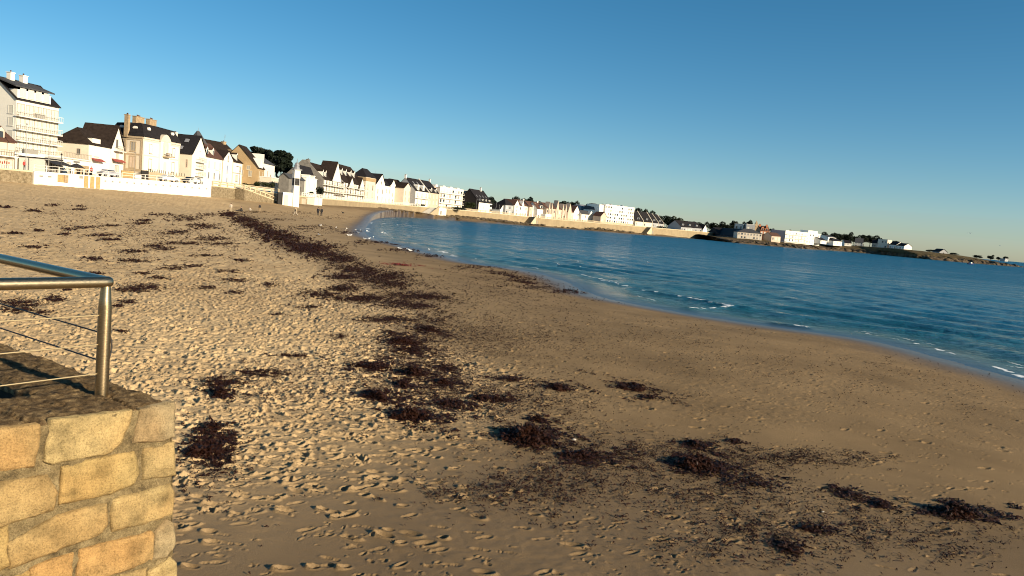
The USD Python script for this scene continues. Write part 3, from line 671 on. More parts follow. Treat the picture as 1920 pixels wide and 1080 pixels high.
def promenade_rail(label, p0, p1, gap, h, mat, off=.15, pw=.06, rails=(.98, .5), name='promenade_railing', cat='railing', panel=False):
    a, b = wall_at(p0), wall_at(p1)
    ps = np.linspace(p0, p1, 200); P_ = np.array([wall_at(p) for p in ps]); L_ = np.concatenate([[0], np.cumsum(np.linalg.norm(np.diff(P_[:, :2], axis=0), axis=1))])
    n = max(2, int(L_[-1] / gap)); pts = np.array([[np.interp(s, L_, P_[:, k]) for k in range(3)] for s in np.linspace(0, L_[-1], n + 1)])
    T = thing(name, label, cat)
    for q in pts:
        add(T, 'post', MB().box(q[0] - pw, q[0] + pw, q[1] - pw, q[1] + pw, q[2] - .1, q[2] + h), mat)
    for r in rails:
        add(T, 'rail', MB().tube([(q[0], q[1], q[2] + h * r) for q in pts], pw * .8, 5), mat, smooth=True)
    if panel:
        for u, v_ in zip(pts[:-1], pts[1:]):
            d = (v_ - u)[:2]; ln = np.linalg.norm(d); d /= ln; oo = np.array([d[1], -d[0]])
            add(T, 'panel', obox(MB(), u[:2], d, oo, .3, ln - .3, -.04, .04, u[2] + .25, u[2] + h * .75), CREAM)
    return T
promenade_rail('white railing above the cabins in front of the cafe terraces', 63, 225, 2.6, 1.05, WHITE)
promenade_rail('white railing above the cabins in front of the mansard villa', 228, 396, 2.6, 1.05, WHITE)
promenade_rail('cream balustrade on the stone wall from the cabins to the tower', 398, 522, 3.2, 1.0, COPE, pw=.14, panel=True)
promenade_rail('white picket balustrade in front of the long white hotel', 566, 788, 2.3, 1.0, WHITE, pw=.13)
promenade_rail('pale balustrade on the beige sea wall beside the dark gabled house', 824, 983, 4.0, 1.0, COPE, pw=.18)
promenade_rail('pale far balustrade before the ochre villas', 1003, 1186, 6.0, 1.0, COPE, pw=.2)

# sloping ramp down to the beach
T = thing('beach_ramp', 'sloping ramp with cream balustrade descending to the sand beside the tower', 'ramp')
pa, pb = wall_at(440), wall_at(524)
d = (pb - pa)[:2]; Lr = np.linalg.norm(d); d /= Lr; o = np.array([d[1], -d[0]])
zs = lambda a: pa[2] - .1 + (2.35 - pa[2]) * np.clip(a / Lr, 0, 1)
c = lambda a, b, z: (pa[0] + d[0] * a + o[0] * b, pa[1] + d[1] * a + o[1] * b, z)
add(T, 'ramp_body', MB().hexa([c(0, 2.6, .8), c(Lr, 2.6, .8), c(Lr, .1, .8), c(0, .1, .8)], [c(0, 2.6, zs(0)), c(Lr, 2.6, zs(Lr)), c(Lr, .1, zs(Lr)), c(0, .1, zs(0))]), RUBBLE)
n = 9
for i in range(n + 1):
    a = Lr * i / n
    add(T, 'baluster_post', MB().hexa([c(a - .16, 2.6, zs(a) - .1), c(a + .16, 2.6, zs(a) - .1), c(a + .16, 2.28, zs(a) - .1), c(a - .16, 2.28, zs(a) - .1)], [c(a - .16, 2.6, zs(a) + 1.0), c(a + .16, 2.6, zs(a) + 1.0), c(a + .16, 2.28, zs(a) + 1.0), c(a - .16, 2.28, zs(a) + 1.0)]), COPE)
for z0, z1 in ((.82, 1.02), (.0, .22)):
    add(T, 'rail', MB().hexa([c(0, 2.63, zs(0) + z0), c(Lr, 2.63, zs(Lr) + z0), c(Lr, 2.25, zs(Lr) + z0), c(0, 2.25, zs(0) + z0)], [c(0, 2.63, zs(0) + z1), c(Lr, 2.63, zs(Lr) + z1), c(Lr, 2.25, zs(Lr) + z1), c(0, 2.25, zs(0) + z1)]), COPE)
# lookout tower
TY = 198.0
bl = at_depth(545, 388, TY); br = at_depth(559, 388, TY)
wT = float(np.linalg.norm((br - bl)[:2])); cT = (bl + br) / 2
rot = math.atan2(.62, .78)
T = thing('lookout_tower', 'white lookout tower with dark louvred stage and metal lantern at the top of the beach', 'tower', (cT[0], cT[1], 0), rot)
zz = lambda py: zat(552, py, TY)
z0, z1, z2, z3, z4, z5 = zz(391), zz(347.5), zz(334), zz(318.5), zz(304), zz(296.5)
h = wT / 2 * .80
add(T, 'tower_base', MB().hexa([(-h * 1.12, -h * 1.12, z0), (h * 1.12, -h * 1.12, z0), (h * 1.12, h * 1.12, z0), (-h * 1.12, h * 1.12, z0)], [(-h * .96, -h * .96, z1), (h * .96, -h * .96, z1), (h * .96, h * .96, z1), (-h * .96, h * .96, z1)]), WHITE)
lv = add(T, 'louvred_stage', MB().box(-h * .74, h * .74, -h * .74, h * .74, z1, z2), DARK)
for i in range(5): zq = z1 + (z2 - z1) * (i + .5) / 5; add(lv, 'louvre', MB().box(-h * .78, h * .78, -h * .78, h * .78, zq - .04, zq + .04), IRON)
for s1 in (-1, 1):
    for s2 in (-1, 1): add(T, 'corner_pier', MB().box(s1 * h * .84 - .09, s1 * h * .84 + .09, s2 * h * .84 - .09, s2 * h * .84 + .09, z1, z2), GREYW)
add(T, 'cabin', MB().box(-h * 1.0, h * 1.0, -h * 1.0, h * 1.0, z2, z3), WHITE)
rf = add(T, 'cornice', MB().box(-h * 1.35, h * 1.35, -h * 1.35, h * 1.35, z3, z3 + .22), GREYW)
tmp = MB(); rr_ = [(h * 1.15, z3 + .22), (h * .8, z3 + .9), (h * .75, z3 + 1.0), (h * .95, z3 + 1.05), (h * .55, z4 - .3), (h * .6, z4 - .2), (h * .2, z4)]
ang = np.arange(8) * math.pi / 4 + math.pi / 8
for (ra, za), (rb_, zc) in zip(rr_[:-1], rr_[1:]):
    lo = [(ra * math.cos(a), ra * math.sin(a), za) for a in ang]; hi = [(rb_ * math.cos(a), rb_ * math.sin(a), zc) for a in ang]
    tmp.raw(lo + hi, [(i, (i + 1) % 8, 8 + (i + 1) % 8, 8 + i) for i in range(8)])
add(T, 'lantern_roof', tmp, ZINC)
add(T, 'spire', MB().tube([(0, 0, z4 - .1), (0, 0, z5)], [.10, .03], 6), ZINC)
low = add(T, 'side_wall', MB().box(-h * 1.1 - 2.6, -h * 1.12, -h * .8, h * .5, z0 - .1, zz(362)), WHITE)
add(low, 'door', MB().box(-h * 1.1 - 2.2, -h * 1.1 - 1.2, -h * .8 - .04, -h * .8, z0 + .4, zz(367)), CREAM)
add(T, 'dark_gate', MB().box(-h * 1.1 - 3.7, -h * 1.1 - 2.62, -h * .4, h * .4, z0 - .1, zz(363)), DARK)
# beach hut, stairs and slipways under the wall
def hut(px0, px1, pyt, out, name, label, cat, mat, dmat):
    p, t, o, zg, zt = frame_on((px0 + px1) / 2, out); w = np.linalg.norm((wall_at(px1) - wall_at(px0))[:2]) / 2
    ztop = zat(px0, pyt, wall_at(px0)[1])
    T = thing(name, label, cat); b = MB(); obox(b, p, t, o, -w, w, -2.2, 0, zg - .6, ztop); add(T, 'wall', b, mat)
    b = MB(); obox(b, p, t, o, -w - .12, w + .12, -2.3, .12, ztop, ztop + .14); add(T, 'roof', b, mat)
    b = MB(); obox(b, p, t, o, -.55, .45, 0, .05, zg, zg + 1.9); add(T, 'door', b, dmat)
    return T
hut(575, 590, 369.5, 2.4, 'beach_hut', 'small white flat roofed hut against the beige sea wall', 'hut', WHITE, FRAMEW)
hut(565.5, 568, 372, 1.2, 'wall_niche', 'yellowish narrow doorway kiosk in the sea wall beside the white hut', 'kiosk', CREAM, STONEC)
def stairs(px0, px1, out, label, mat, dark, name='beach_stairs', cat='stairs'):
    a = wall_at(px0); b_ = wall_at(px1); t = (b_ - a)[:2]; W_ = np.linalg.norm(t); t /= W_; o = np.array([t[1], -t[0]]); zg = float(sand_base(a[0] + o[0] * out, a[1] + o[1] * out)) - .6
    T = thing(name, label, cat); c = lambda s, r, z: (a[0] + t[0] * s + o[0] * r, a[1] + t[1] * s + o[1] * r, z)
    st = 9; zt = a[2] - .05
    for i in range(st):
        s0, s1 = W_ * .5 * i / st, W_ * .5 * (i + 1) / st; z1 = zt - (zt - zg - .7) * (st - 1 - i) / st
        add(T, 'step', MB().hexa([c(s0, out, zg), c(s1, out, zg), c(s1, .1, zg), c(s0, .1, zg)], [c(s0, out, z1), c(s1, out, z1), c(s1, .1, z1), c(s0, .1, z1)]), mat)
    add(T, 'landing', MB().hexa([c(W_ * .5, out * 1.02, zg), c(W_, out * 1.02, zg), c(W_, .1, zg), c(W_ * .5, .1, zg)], [c(W_ * .5, out * 1.02, zt), c(W_, out * 1.02, zt), c(W_, .1, zt), c(W_ * .5, .1, zt)]), mat)
    add(T, 'door', MB().hexa([c(W_ * .62, out * 1.02 + .06, zg + .8), c(W_ * .72, out * 1.02 + .06, zg + .8), c(W_ * .72, out, zg + .8), c(W_ * .62, out, zg + .8)], [c(W_ * .62, out * 1.02 + .06, zg + 2.8), c(W_ * .72, out * 1.02 + .06, zg + 2.8), c(W_ * .72, out, zg + 2.8), c(W_ * .62, out, zg + 2.8)]), GREYSH)
    add(T, 'stair_parapet', MB().hexa([c(0, out + .5, zg), c(W_ * .5, out + .5, zg), c(W_ * .5, out + .05, zg), c(0, out + .05, zg)], [c(0, out + .5, zg + .9), c(W_ * .5, out + .5, zt + .9), c(W_ * .5, out + .05, zt + .9), c(0, out + .05, zg + .9)]), dark)
stairs(790, 822, 4.5, 'white walled beach stairs with dark diagonal parapet at the water end', WHITE, STONE_T)
stairs(984, 1002, 5.0, 'beige double slipway steps halfway along the far sea wall', BEIGEW, COPE)
stairs(1204, 1221, 4.0, 'beige sloping slipway below the dark terraced roofs', BEIGEW, COPE)
# ---------------------------------------------------------------- houses
def prom_z(Y): return float(np.interp(Y, WY, WZ))
class House:
    def __init__(s, name, label, cat, xa, Ya, xb, Yb, depth, base=None, group=None):
        a = at_depth(xa, hor(xa), Ya); b = at_depth(xb, hor(xb), Yb)
        u = (b - a)[:2]; s.W = float(np.linalg.norm(u)); s.D = depth; s.Y = Ya; s.xa = xa
        s.z0 = (zat(xa, base, Ya) if base else prom_z(Ya)) - .05
        s.Yb = Yb; s.a, s.b = a, b
        s.T = thing(name, label, cat, (a[0], a[1], s.z0), math.atan2(u[1], u[0]), group)
        s.e = s.r = 0
    def zz(s, px, py, Y=None):               # local height of a picture point at depth Y
        return zat(px, py, Y or s.Y) - s.z0
    def add(s, name, m, mat, parent=None, **k): return add(parent or s.T, name, m, mat, **k)
    def body(s, e, mat, r=None, roof='p', rmat=None, over=.3, th=.16, rf=.5, hipl=None, ridge_run=(0, 1), parapet=.0, rise2=None):
        W, D = s.W, s.D; s.e = e; s.r = r or e; s.rf = rf; s.kind = roof
        m = MB()
        if roof == 'p':
            m.prism([(0, 0, -1), (0, D, -1), (0, D, e), (0, D * rf, r), (0, 0, e)][::-1], (0, 0, 0), (W, 0, 0))
            R = MB()
            for (w0, w1) in ((0, D * rf), (D, D * rf)):
                sg = -1 if w0 == 0 else 1; sl = (r - e) / (w1 - w0)
                wo = w0 + sg * over; zo = e + sl * (wo - w0)
                lo = [(-over, wo, zo), (W + over, wo, zo), (W + over, w1, r), (-over, w1, r)]
                if sg > 0: lo = lo[::-1]
                R.hexa([(x, y, z + .02) for x, y, z in lo], [(x, y, z + .02 + th) for x, y, z in lo])
        elif roof == 'f':
            um = W * rf
            m.prism([(0, 0, -1), (W, 0, -1), (W, 0, e), (um, 0, r), (0, 0, e)], (0, 0, 0), (0, D, 0))
            R = MB()
            for (u0, sg) in ((0, -1), (W, 1)):
                sl = (r - e) / (um - u0); uo = u0 + sg * over; zo = e + sl * (uo - u0)
                lo = [(uo, -over, zo), (um, -over, r), (um, D + over, r), (uo, D + over, zo)]
                if sg > 0: lo = lo[::-1]
                R.hexa([(x, y, z + .02) for x, y, z in lo], [(x, y, z + .02 + th) for x, y, z in lo])
        elif roof in ('h', 'm'):
            m.box(0, W, 0, D, -1, e)
            R = MB(); o = over
            base = [(-o, -o, e), (W + o, -o, e), (W + o, D + o, e), (-o, D + o, e)]
            R.hexa([(x, y, z) for x, y, z in base], [(x, y, z + .18) for x, y, z in base])
            base = [(x, y, z + .18) for x, y, z in base]
            if roof == 'm':
                i = min(W, D) * .13; zt = r
                top = [(i, i, zt), (W - i, i, zt), (W - i, D - i, zt), (i, D - i, zt)]
                R.hexa(base, top)
                r2 = rise2 or zt + 1.0; yc = D / 2
                R.raw([*[(x, y, z + .0) for x, y, z in top], (W * .3, yc, r2), (W * .7, yc, r2)], np.array([(0, 1, 5), (0, 5, 4), (2, 3, 4), (2, 4, 5), (1, 2, 5), (3, 0, 4)]))
            else:
                hl = hipl if hipl is not None else min(W, D) / 2
                if W >= D: t = [(hl, D / 2, r), (W - hl, D / 2, r)]; fs = [(0, 1, 5), (0, 5, 4), (2, 3, 4), (2, 4, 5), (1, 2, 5), (3, 0, 4)]
                else: t = [(W / 2, hl, r), (W / 2, D - hl, r)]; fs = [(0, 1, 4), (1, 2, 5), (1, 5, 4), (2, 3, 5), (3, 0, 4), (3, 4, 5)]
                R.raw(base + t, np.array(fs))
        else:
            m.box(0, W, 0, D, -1, e); R = MB().box(-.12, W + .12, -.12, D + .12, e, e + .2)
            R.box(-.02, W + .02, -.02, .25, e + .2, e + .2 + parapet + .05)
        s.wall = s.add('wall', m, mat); s.roof = s.add('roof', R, rmat or SLATE)
        return s
    def fbox(s, m, face, a0, a1, z0, z1, p0, p1):
        if face == 'F': return m.box(a0, a1, -p1, -p0, z0, z1)
        if face == 'L': return m.box(-p1, -p0, a0, a1, z0, z1)
        if face == 'B': return m.box(a0, a1, s.D + p0, s.D + p1, z0, z1)
        return m.box(s.W + p0, s.W + p1, a0, a1, z0, z1)
    def win(s, face, a, z, w, h, pane=None, frame=None, name='window', t=.1, mull=True):
        pane = pane or GLASS; frame = frame or FRAME
        m = MB(); p = .05
        for (x0, x1, y0, y1) in ((a - w / 2 - t, a + w / 2 + t, z + h / 2, z + h / 2 + t), (a - w / 2 - t, a + w / 2 + t, z - h / 2 - t, z - h / 2), (a - w / 2 - t, a - w / 2, z - h / 2, z + h / 2), (a + w / 2, a + w / 2 + t, z - h / 2, z + h / 2)):
            s.fbox(m, face, x0, x1, y0, y1, 0, p)
        if mull: s.fbox(m, face, a - .04, a + .04, z - h / 2, z + h / 2, .012, p)
        s.fbox(m, face, a - w / 2 - t - .06, a + w / 2 + t + .06, z - h / 2 - t - .08, z - h / 2 - t, 0, .14)
        k = s.add(name, m, frame)
        b = MB(); s.fbox(b, face, a - w / 2, a + w / 2, z - h / 2, z + h / 2, 0, .012); s.add('pane', b, pane, parent=k)
        return k
    def grid(s, face, cols, zs, w, h, pane=None, frame=None, seed=0, span=None, dark=.3, mull=True, margin=.0):
        Ld = s.W if face in 'FB' else s.D
        a0, a1 = span or (0, Ld); a0 += margin; a1 -= margin
        r = np.random.default_rng(seed + abs(int(s.xa)))
        for z in zs:
            for i in range(cols):
                a = a0 + (a1 - a0) * (i + .5) / cols
                s.win(face, a, z, w, h, pane or (GLASS if r.random() < dark else (BLIND if r.random() < .7 else GREYSH)), frame, mull=mull)
    def dormer(s, u, w0, wd, h, mat=None, rmat=None, round_=False, face='F', pane=GLASS, flat=False):
        """a dormer on the front slope, its face at w0 from the eave"""
        mat = mat or WHITE; rmat = rmat or SLATE
        if s.kind == 'm':
            i = min(s.W, s.D) * .13; sl = (s.r - s.e) / (i + .3); z = s.e + .1 + sl * w0 * .5; dp = i * 1.2
        else:
            sl = (s.r - s.e) / (s.D * s.rf); z = s.e + sl * w0 + .02; dp = min(h / max(sl, .2) + .2, s.D * s.rf - w0)
        def bx(m, a0, a1, z0, z1, d0, d1):
            if face == 'F': return m.box(a0, a1, w0 + d0, w0 + d1, z0, z1)
            return m.box(w0 + d0, w0 + d1, a0, a1, z0, z1)
        m = MB(); bx(m, u - wd / 2, u + wd / 2, z - .3, z + h, 0, dp)
        k = s.add('dormer', m, mat)
        R = MB()
        if round_:
            n = 8; an = np.linspace(0, math.pi, n); pr = [(u - (wd / 2 + .06) * math.cos(q), (wd / 2 + .06) * math.sin(q) * .8 + z + h) for q in an]
            if face == 'F': R.prism([(a, w0 - .08, b) for a, b in pr][::-1], (0, 0, 0), (0, dp + .3, 0))
            else: R.prism([(w0 - .08, a, b) for a, b in pr], (0, 0, 0), (dp + .3, 0, 0))
            s.add('dormer_hood', R, mat, parent=k)
        elif flat:
            bx(R, u - wd / 2 - .15, u + wd / 2 + .15, z + h, z + h + .15, -.2, dp + .2); s.add('dormer_roof', R, rmat, parent=k)
        else:
            pr = [(u - wd / 2 - .14, z + h - .05), (u + wd / 2 + .14, z + h - .05), (u, z + h + wd * .55)]
            R.prism([(a, w0 + .02, b) for a, b in pr], (0, 0, 0), (0, dp + wd * .5 / max(sl, .3), 0))
            s.add('dormer_roof', R, rmat, parent=k)
            G = MB().prism([(u - wd / 2, w0 - .03, z + h - .05), (u + wd / 2, w0 - .03, z + h - .05), (u, w0 - .03, z + h + wd * .45)], (0, 0, 0), (0, .04, 0)); s.add('dormer_gable', G, mat, parent=k)
        b = MB(); bx(b, u - wd * .3, u + wd * .3, z + h * .12, z + h * .88, -.035, -.002); s.add('pane', b, pane, parent=k)
    def chimney(s, u, w, wu, ww, z0, z1, mat=None, pots=2):
        mat = mat or STONEC
        k = s.add('chimney', MB().box(u - wu / 2, u + wu / 2, w - ww / 2, w + ww / 2, z0, z1), mat)
        s.add('chimney_cap', MB().box(u - wu / 2 - .1, u + wu / 2 + .1, w - ww / 2 - .1, w + ww / 2 + .1, z1, z1 + .15), mat, parent=k)
        for i in range(pots):
            f = (i + .5) / pots - .5; s.add('chimney_pot', MB().tube([(u + f * wu * .8, w + f * ww * .8, z1 + .15), (u + f * wu * .8, w + f * ww * .8, z1 + .5)], .12, 6), TILE, parent=k)
    def balcony(s, u0, u1, z, dep=1.1, face='F', mat=None, rail=None, solid=False, bars=None):
        mat = mat or WHITE; rail = rail or FRAME
        b = MB(); s.fbox(b, face, u0, u1, z - .18, z, 0, dep); k = s.add('balcony', b, mat)
        r = MB()
        if solid: s.fbox(r, face, u0, u1, z, z + .95, dep - .1, dep)
        else:
            s.fbox(r, face, u0, u1, z + .95, z + 1.03, dep - .07, dep); s.fbox(r, face, u0, u1, z + .08, z + .13, dep - .06, dep - .01)
            n = bars or max(3, int((u1 - u0) / .5))
            for i in range(n + 1): a = u0 + (u1 - u0) * i / n; s.fbox(r, face, max(a - .03, u0), min(a + .03, u1), z, z + .95, dep - .055, dep - .015)
        s.add('balustrade', r, mat if solid else rail, parent=k)
    def awning(s, u0, u1, z, dep, drop, mat):
        m = MB().hexa([(u0, -dep, z - drop - .1), (u1, -dep, z - drop - .1), (u1, 0, z - .1), (u0, 0, z - .1)], [(u0, -dep, z - drop), (u1, -dep, z - drop), (u1, 0, z), (u0, 0, z)]); s.add('awning', m, mat)
    def roofwin(s, u, f, w, h, mat=None):
        """a skylight in the front slope at fraction f of the slope"""
        hw = s.D * s.rf; sl = (s.r - s.e) / hw; z = lambda q: s.e + sl * q + .20
        a, b = f * hw - h / 2 / math.hypot(1, sl), f * hw + h / 2 / math.hypot(1, sl)
        q = [(u - w / 2, a, z(a)), (u + w / 2, a, z(a)), (u + w / 2, b, z(b)), (u - w / 2, b, z(b))]
        s.add('skylight', MB().hexa(q, [(x, y, k + .07) for x, y, k in q]), mat or ZINC)
    def strip(s, face, a0, a1, z0, z1, p, mat, name): b = MB(); s.fbox(b, face, a0, a1, z0, z1, 0, p); return s.add(name, b, mat)

# 1 corner apartment block at the far left
h = House('apartment_block', 'tall white apartment block with slate roof and long balconies at the left edge', 'building', 27, 150, 106, 160.5, 10.5, 319)
h.body(h.zz(27, 184), WHITE, h.zz(-12, 141.5), 'p', SLATE, rf=.45)
W = h.W; e = h.e
pb_ = h.add('penthouse', MB().box(.2, W * .80, .02, 5.0, e - .2, h.zz(27, 166)), WHITE)
h.add('penthouse_roof', MB().hexa([(-.6, -.3, h.zz(10, 160.5)), (W * .86, -.3, h.zz(10, 160.5)), (W * .86, 5.2, h.r), (-.6, 5.2, h.r)], [(-.6, -.3, h.zz(10, 158)), (W * .86, -.3, h.zz(10, 158)), (W * .86, 5.2, h.r + .25), (-.6, 5.2, h.r + .25)]), SLATEG, parent=pb_)
for py in (215.5, 241, 262, 283):
    z = h.zz(27, py); h.balcony(-.3, W + .15, z, 1.0, rail=FRAMEW); h.grid('F', 5, [z + 1.25], 1.7, 2.0, BLIND, FRAME, 3, mull=True)
for py in (205, 228, 252): h.win('L', 1.2, h.zz(27, py), 1.0, 1.4, BLIND, FRAMEW, mull=False)
h.strip('F', W * .42, W * .62, h.zz(27, 213), h.zz(27, 204), .5, GREYSH, 'glazed_loggia')
h.grid('F', 4, [e + 1.3], 1.2, 1.5, BLIND, FRAMEW, span=(.5, W * .78))
h.chimney(W * .27, 4.2, 1.0, .95, h.r - 1.5, h.zz(20, 138.5, 155), WHITE); h.chimney(W * .56, 4.2, 1.1, .95, h.r - 1.5, h.zz(43, 144.5, 158), WHITE)
h = House('terrace_annex', 'low white annex with glazed shopfronts before the tall apartment block', 'building', 27, 143, 84, 149, 5, 321)
h.body(h.zz(27, 297), WHITE, roof='flat', rmat=WHITE, parapet=.9); h.grid('F', 4, [1.45], 1.5, 2.3, BLIND, FRAME, mull=False)
h.strip('F', h.W * .3, h.W * .75, h.e + .6, h.e + 1.9, -.6, GREYSH, 'terrace_screen')
h = House('corner_shop', 'cream corner shop with tiled roof and red lettered sign at the left edge', 'building', -60, 131, 26, 140, 8, 318)
h.body(h.zz(20, 262), CREAM, h.zz(0, 236), 'p', TILE, rf=.4)
h.balcony(0, h.W, h.zz(10, 290), 1.0); sg = h.strip('F', h.W * .55, h.W * .95, h.zz(10, 309), h.zz(10, 298), .08, CREAM, 'shop_sign')
for i in range(6):
    u = h.W * (.62 + .05 * i); b = MB(); h.fbox(b, 'F', u - .12, u + .12, h.zz(10, 306 if i % 2 else 307), h.zz(10, 300 + (i * 7) % 3), .085, .12); h.add('red_letter', b, RED, parent=sg)
h.grid('F', 4, [1.4], 1.6, 2.0, BLIND, FRAME); h.dormer(h.W * .75, .6, 1.4, 1.4, CREAM, TILE)
# cafe with dark awning, terrace block
h = House('cafe_pavilion', 'low cafe with broad dark brown awning behind the railing', 'kiosk', 84, 143, 116, 148, 5, 324)
h.body(h.zz(84, 298), WHITE, roof='flat', rmat=IRON); h.awning(-.1, h.W + .2, h.e - .1, 2.0, .7, IRON); h.grid('F', 3, [1.3], 1.4, 1.8, GREYSH, IRON)
h = House('terrace_building', 'low white terrace building with open bay beside the black parasol', 'building', 117, 149, 168, 159, 7, 327)
h.body(h.zz(117, 297), WHITE, roof='flat', rmat=WHITE, parapet=.2); h.balcony(0, h.W, h.e + .3, .3, bars=18)
h.strip('F', h.W * .42, h.W * .95, .2, 2.2, .03, STONEC, 'open_bay'); h.win('F', h.W * .2, 1.4, 1.2, 2.0, BLIND)
# 2 big brown hip roof and gable behind
h = House('hip_roofed_house', 'house with big dark brown hipped slate roof between apartment block and villa', 'house', 164, 164, 204, 174, 7.4, 329)
h.body(h.zz(164, 270.5), CREAM, h.zz(150, 237), 'h', SLATEB, hipl=2.6)
h.add('front_render', MB().box(0.02, h.W - .02, -.06, 0, -1, h.e - .1), WHITE)  # white skin puts the sunlight into the front; the side stays cream
h.win('F', h.W * .35, h.zz(164, 286), 1.6, 1.0, BLIND); h.awning(h.W * .12, h.W * .6, h.zz(164, 294.5), 1.0, .55, RED)
h.add('dormer', MB().box(h.W * .18, h.W * .55, .1, 2.2, h.e + .1, h.zz(164, 256.5)), WHITE)
h.add('dormer_roof', MB().box(h.W * .15, h.W * .58, -.1, 2.4, h.zz(164, 256.5), h.zz(164, 255.5)), SLATEB)
h.win('L', 2.0, h.zz(150, 284), .5, 1.0, GLASS); h.grid('F', 2, [1.4], 1.3, 1.8, BLIND)
h = House('gabled_house', 'white gable fronted house with red awning tucked against the mansard villa', 'house', 205, 178, 230, 186, 7, 329)
h.body(h.zz(205, 276), WHITE, h.zz(217, 234), 'f', SLATEB, rf=.48)
h.balcony(h.W * .2, h.W * .85, h.zz(205, 280), 1.0); h.win('F', h.W * .45, h.zz(210, 267), 1.0, 1.7, GLASS); h.win('F', h.W * .5, h.zz(205, 289), 1.2, 1.7, BLIND)
h.awning(h.W * .1, h.W * .9, h.zz(205, 296), .9, .6, RED); h.win('F', h.W * .5, 1.6, 2.0, 1.8, BLIND)
# 3 mansard villa
h = House('mansard_villa', 'large cream stone villa with slate mansard, tall brick chimneys and white oval dormers', 'house', 265, 186, 333, 202, 8.6, 321)
h.body(h.zz(265, 256), CREAM, h.zz(266, 232), 'm', SLATE, over=.35, rise2=h.zz(275, 227.5))
h.add('front_render', MB().box(0.02, h.W - .02, -.05, 0, -1, h.e - .1), WHITE)  # front coloured whiter as the sunlit face, body cream for the less lit side
for face, Ld in (('F', h.W), ('L', h.D)):
    for z0, z1, p in ((h.e - .45, h.e - .02, .28), (h.e - .95, h.e - .6, .12), (h.e * .46, h.e * .5, .1), (0, .5, .12)): h.strip(face, -.1 if face == 'F' else 0, Ld + (.1 if face == 'F' else 0), z0, z1, p, STONE_T if face == 'L' else CREAM, 'string_course')  # trim colour carries the light: paler on the sunny face, darker on the left
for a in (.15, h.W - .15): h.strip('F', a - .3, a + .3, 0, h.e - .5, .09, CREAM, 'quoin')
for a in (.3, h.D * .52): h.strip('L', a - .3, a + .3, 0, h.e - .5, .09, STONE_T, 'quoin')  # left quoins coloured darker for the less lit side
for a in (.2, .83): h.win('F', h.W * a, h.e * .69, 1.0, 2.0, BLIND, STONE_T, t=.2); h.win('F', h.W * a, h.e * .24, 1.1, 2.3, BLIND, STONE_T, t=.2)
for a in (2.5, 5.3): h.win('L', a, h.e * .70, 1.1, 2.0, GREYSH, STONE_T, t=.22); h.win('L', a, h.e * .25, 1.4, 2.6, ROSE, STONE_T, t=.22)
u0, u1 = h.W * .40, h.W * .66; um = (u0 + u1) / 2; zt = h.zz(300, 251, 193)
bay = h.add('frontispiece', MB().box(u0, u1, -.7, 0, -1, h.e - .3), WHITE)
n = 9; arc = [(u0 - .3 + (u1 - u0 + .6) * k / (n - 1), h.e - .3 + (zt - h.e + .3) * (math.sin(math.pi * k / (n - 1)) ** .8)) for k in range(n)]
h.add('curved_gable', MB().prism([(a, -.8, b) for a, b in arc], (0, 0, 0), (0, 1.4, 0)), CREAM, parent=bay)
h.add('bay_roof', MB().prism([(u0, .5, h.e), (u1, .5, h.e), (um, .5, zt + .2)], (0, 0, 0), (0, 3.0, 0)), SLATEG)
an = np.linspace(0, math.pi, 9)
h.add('arch', MB().prism([(um - 1.25, -.74, h.e * .52)] + [] + [(um + 1.25, -.74, h.e * .52)] + [(um + 1.25 * math.cos(q), -.74, h.e * .86 + 1.1 * math.sin(q)) for q in an], (0, 0, 0), (0, .05, 0)), CREAM, parent=bay)
wv = MB().box(um - .5, um + .5, -.79, -.76, h.e * .58, h.e * .83); h.add('bay_window', wv, BLIND, parent=bay)
wv = MB().box(um - .6, um + .6, -.76, -.73, .4, h.e * .36); h.add('bay_door', wv, BLIND, parent=bay)
b = MB().box(um - 1.3, um + 1.3, -1.7, -.7, h.e * .50, h.e * .53); k = h.add('iron_balcony', b, STONE_T)
b = MB().box(um - 1.3, um + 1.3, -1.7, -1.64, h.e * .615, h.e * .63)
for i in range(9): x = um - 1.27 + 2.54 * i / 8; b.box(x - .05, x + .05, -1.69, -1.65, h.e * .53, h.e * .615)
h.add('balustrade', b, TILE, parent=k)
h.dormer(h.W * .19, .5, 1.15, 1.4, WHITE, round_=True); h.dormer(h.W * .84, .5, 1.15, 1.4, WHITE, round_=True)
h.dormer(2.5, .5, 1.1, 1.3, WHITE, round_=True, face='L'); h.dormer(5.9, .5, 1.1, 1.3, WHITE, round_=True, face='L')
h.chimney(-.1, 4.2, .8, 1.0, h.e * .95, h.zz(239, 215.5), STONEC, 2)
h.chimney(h.W * .28, h.D * .5, 3.4, 1.0, h.r - .5, h.zz(268, 222, 193), STONEC, 4); h.chimney(h.W * .62, h.D * .5, 3.0, 1.0, h.r - .5, h.zz(290, 226, 197), STONEC, 4)
T = thing('garden_wall', 'dark timber fence and stone garden wall before the mansard villa', 'fence')
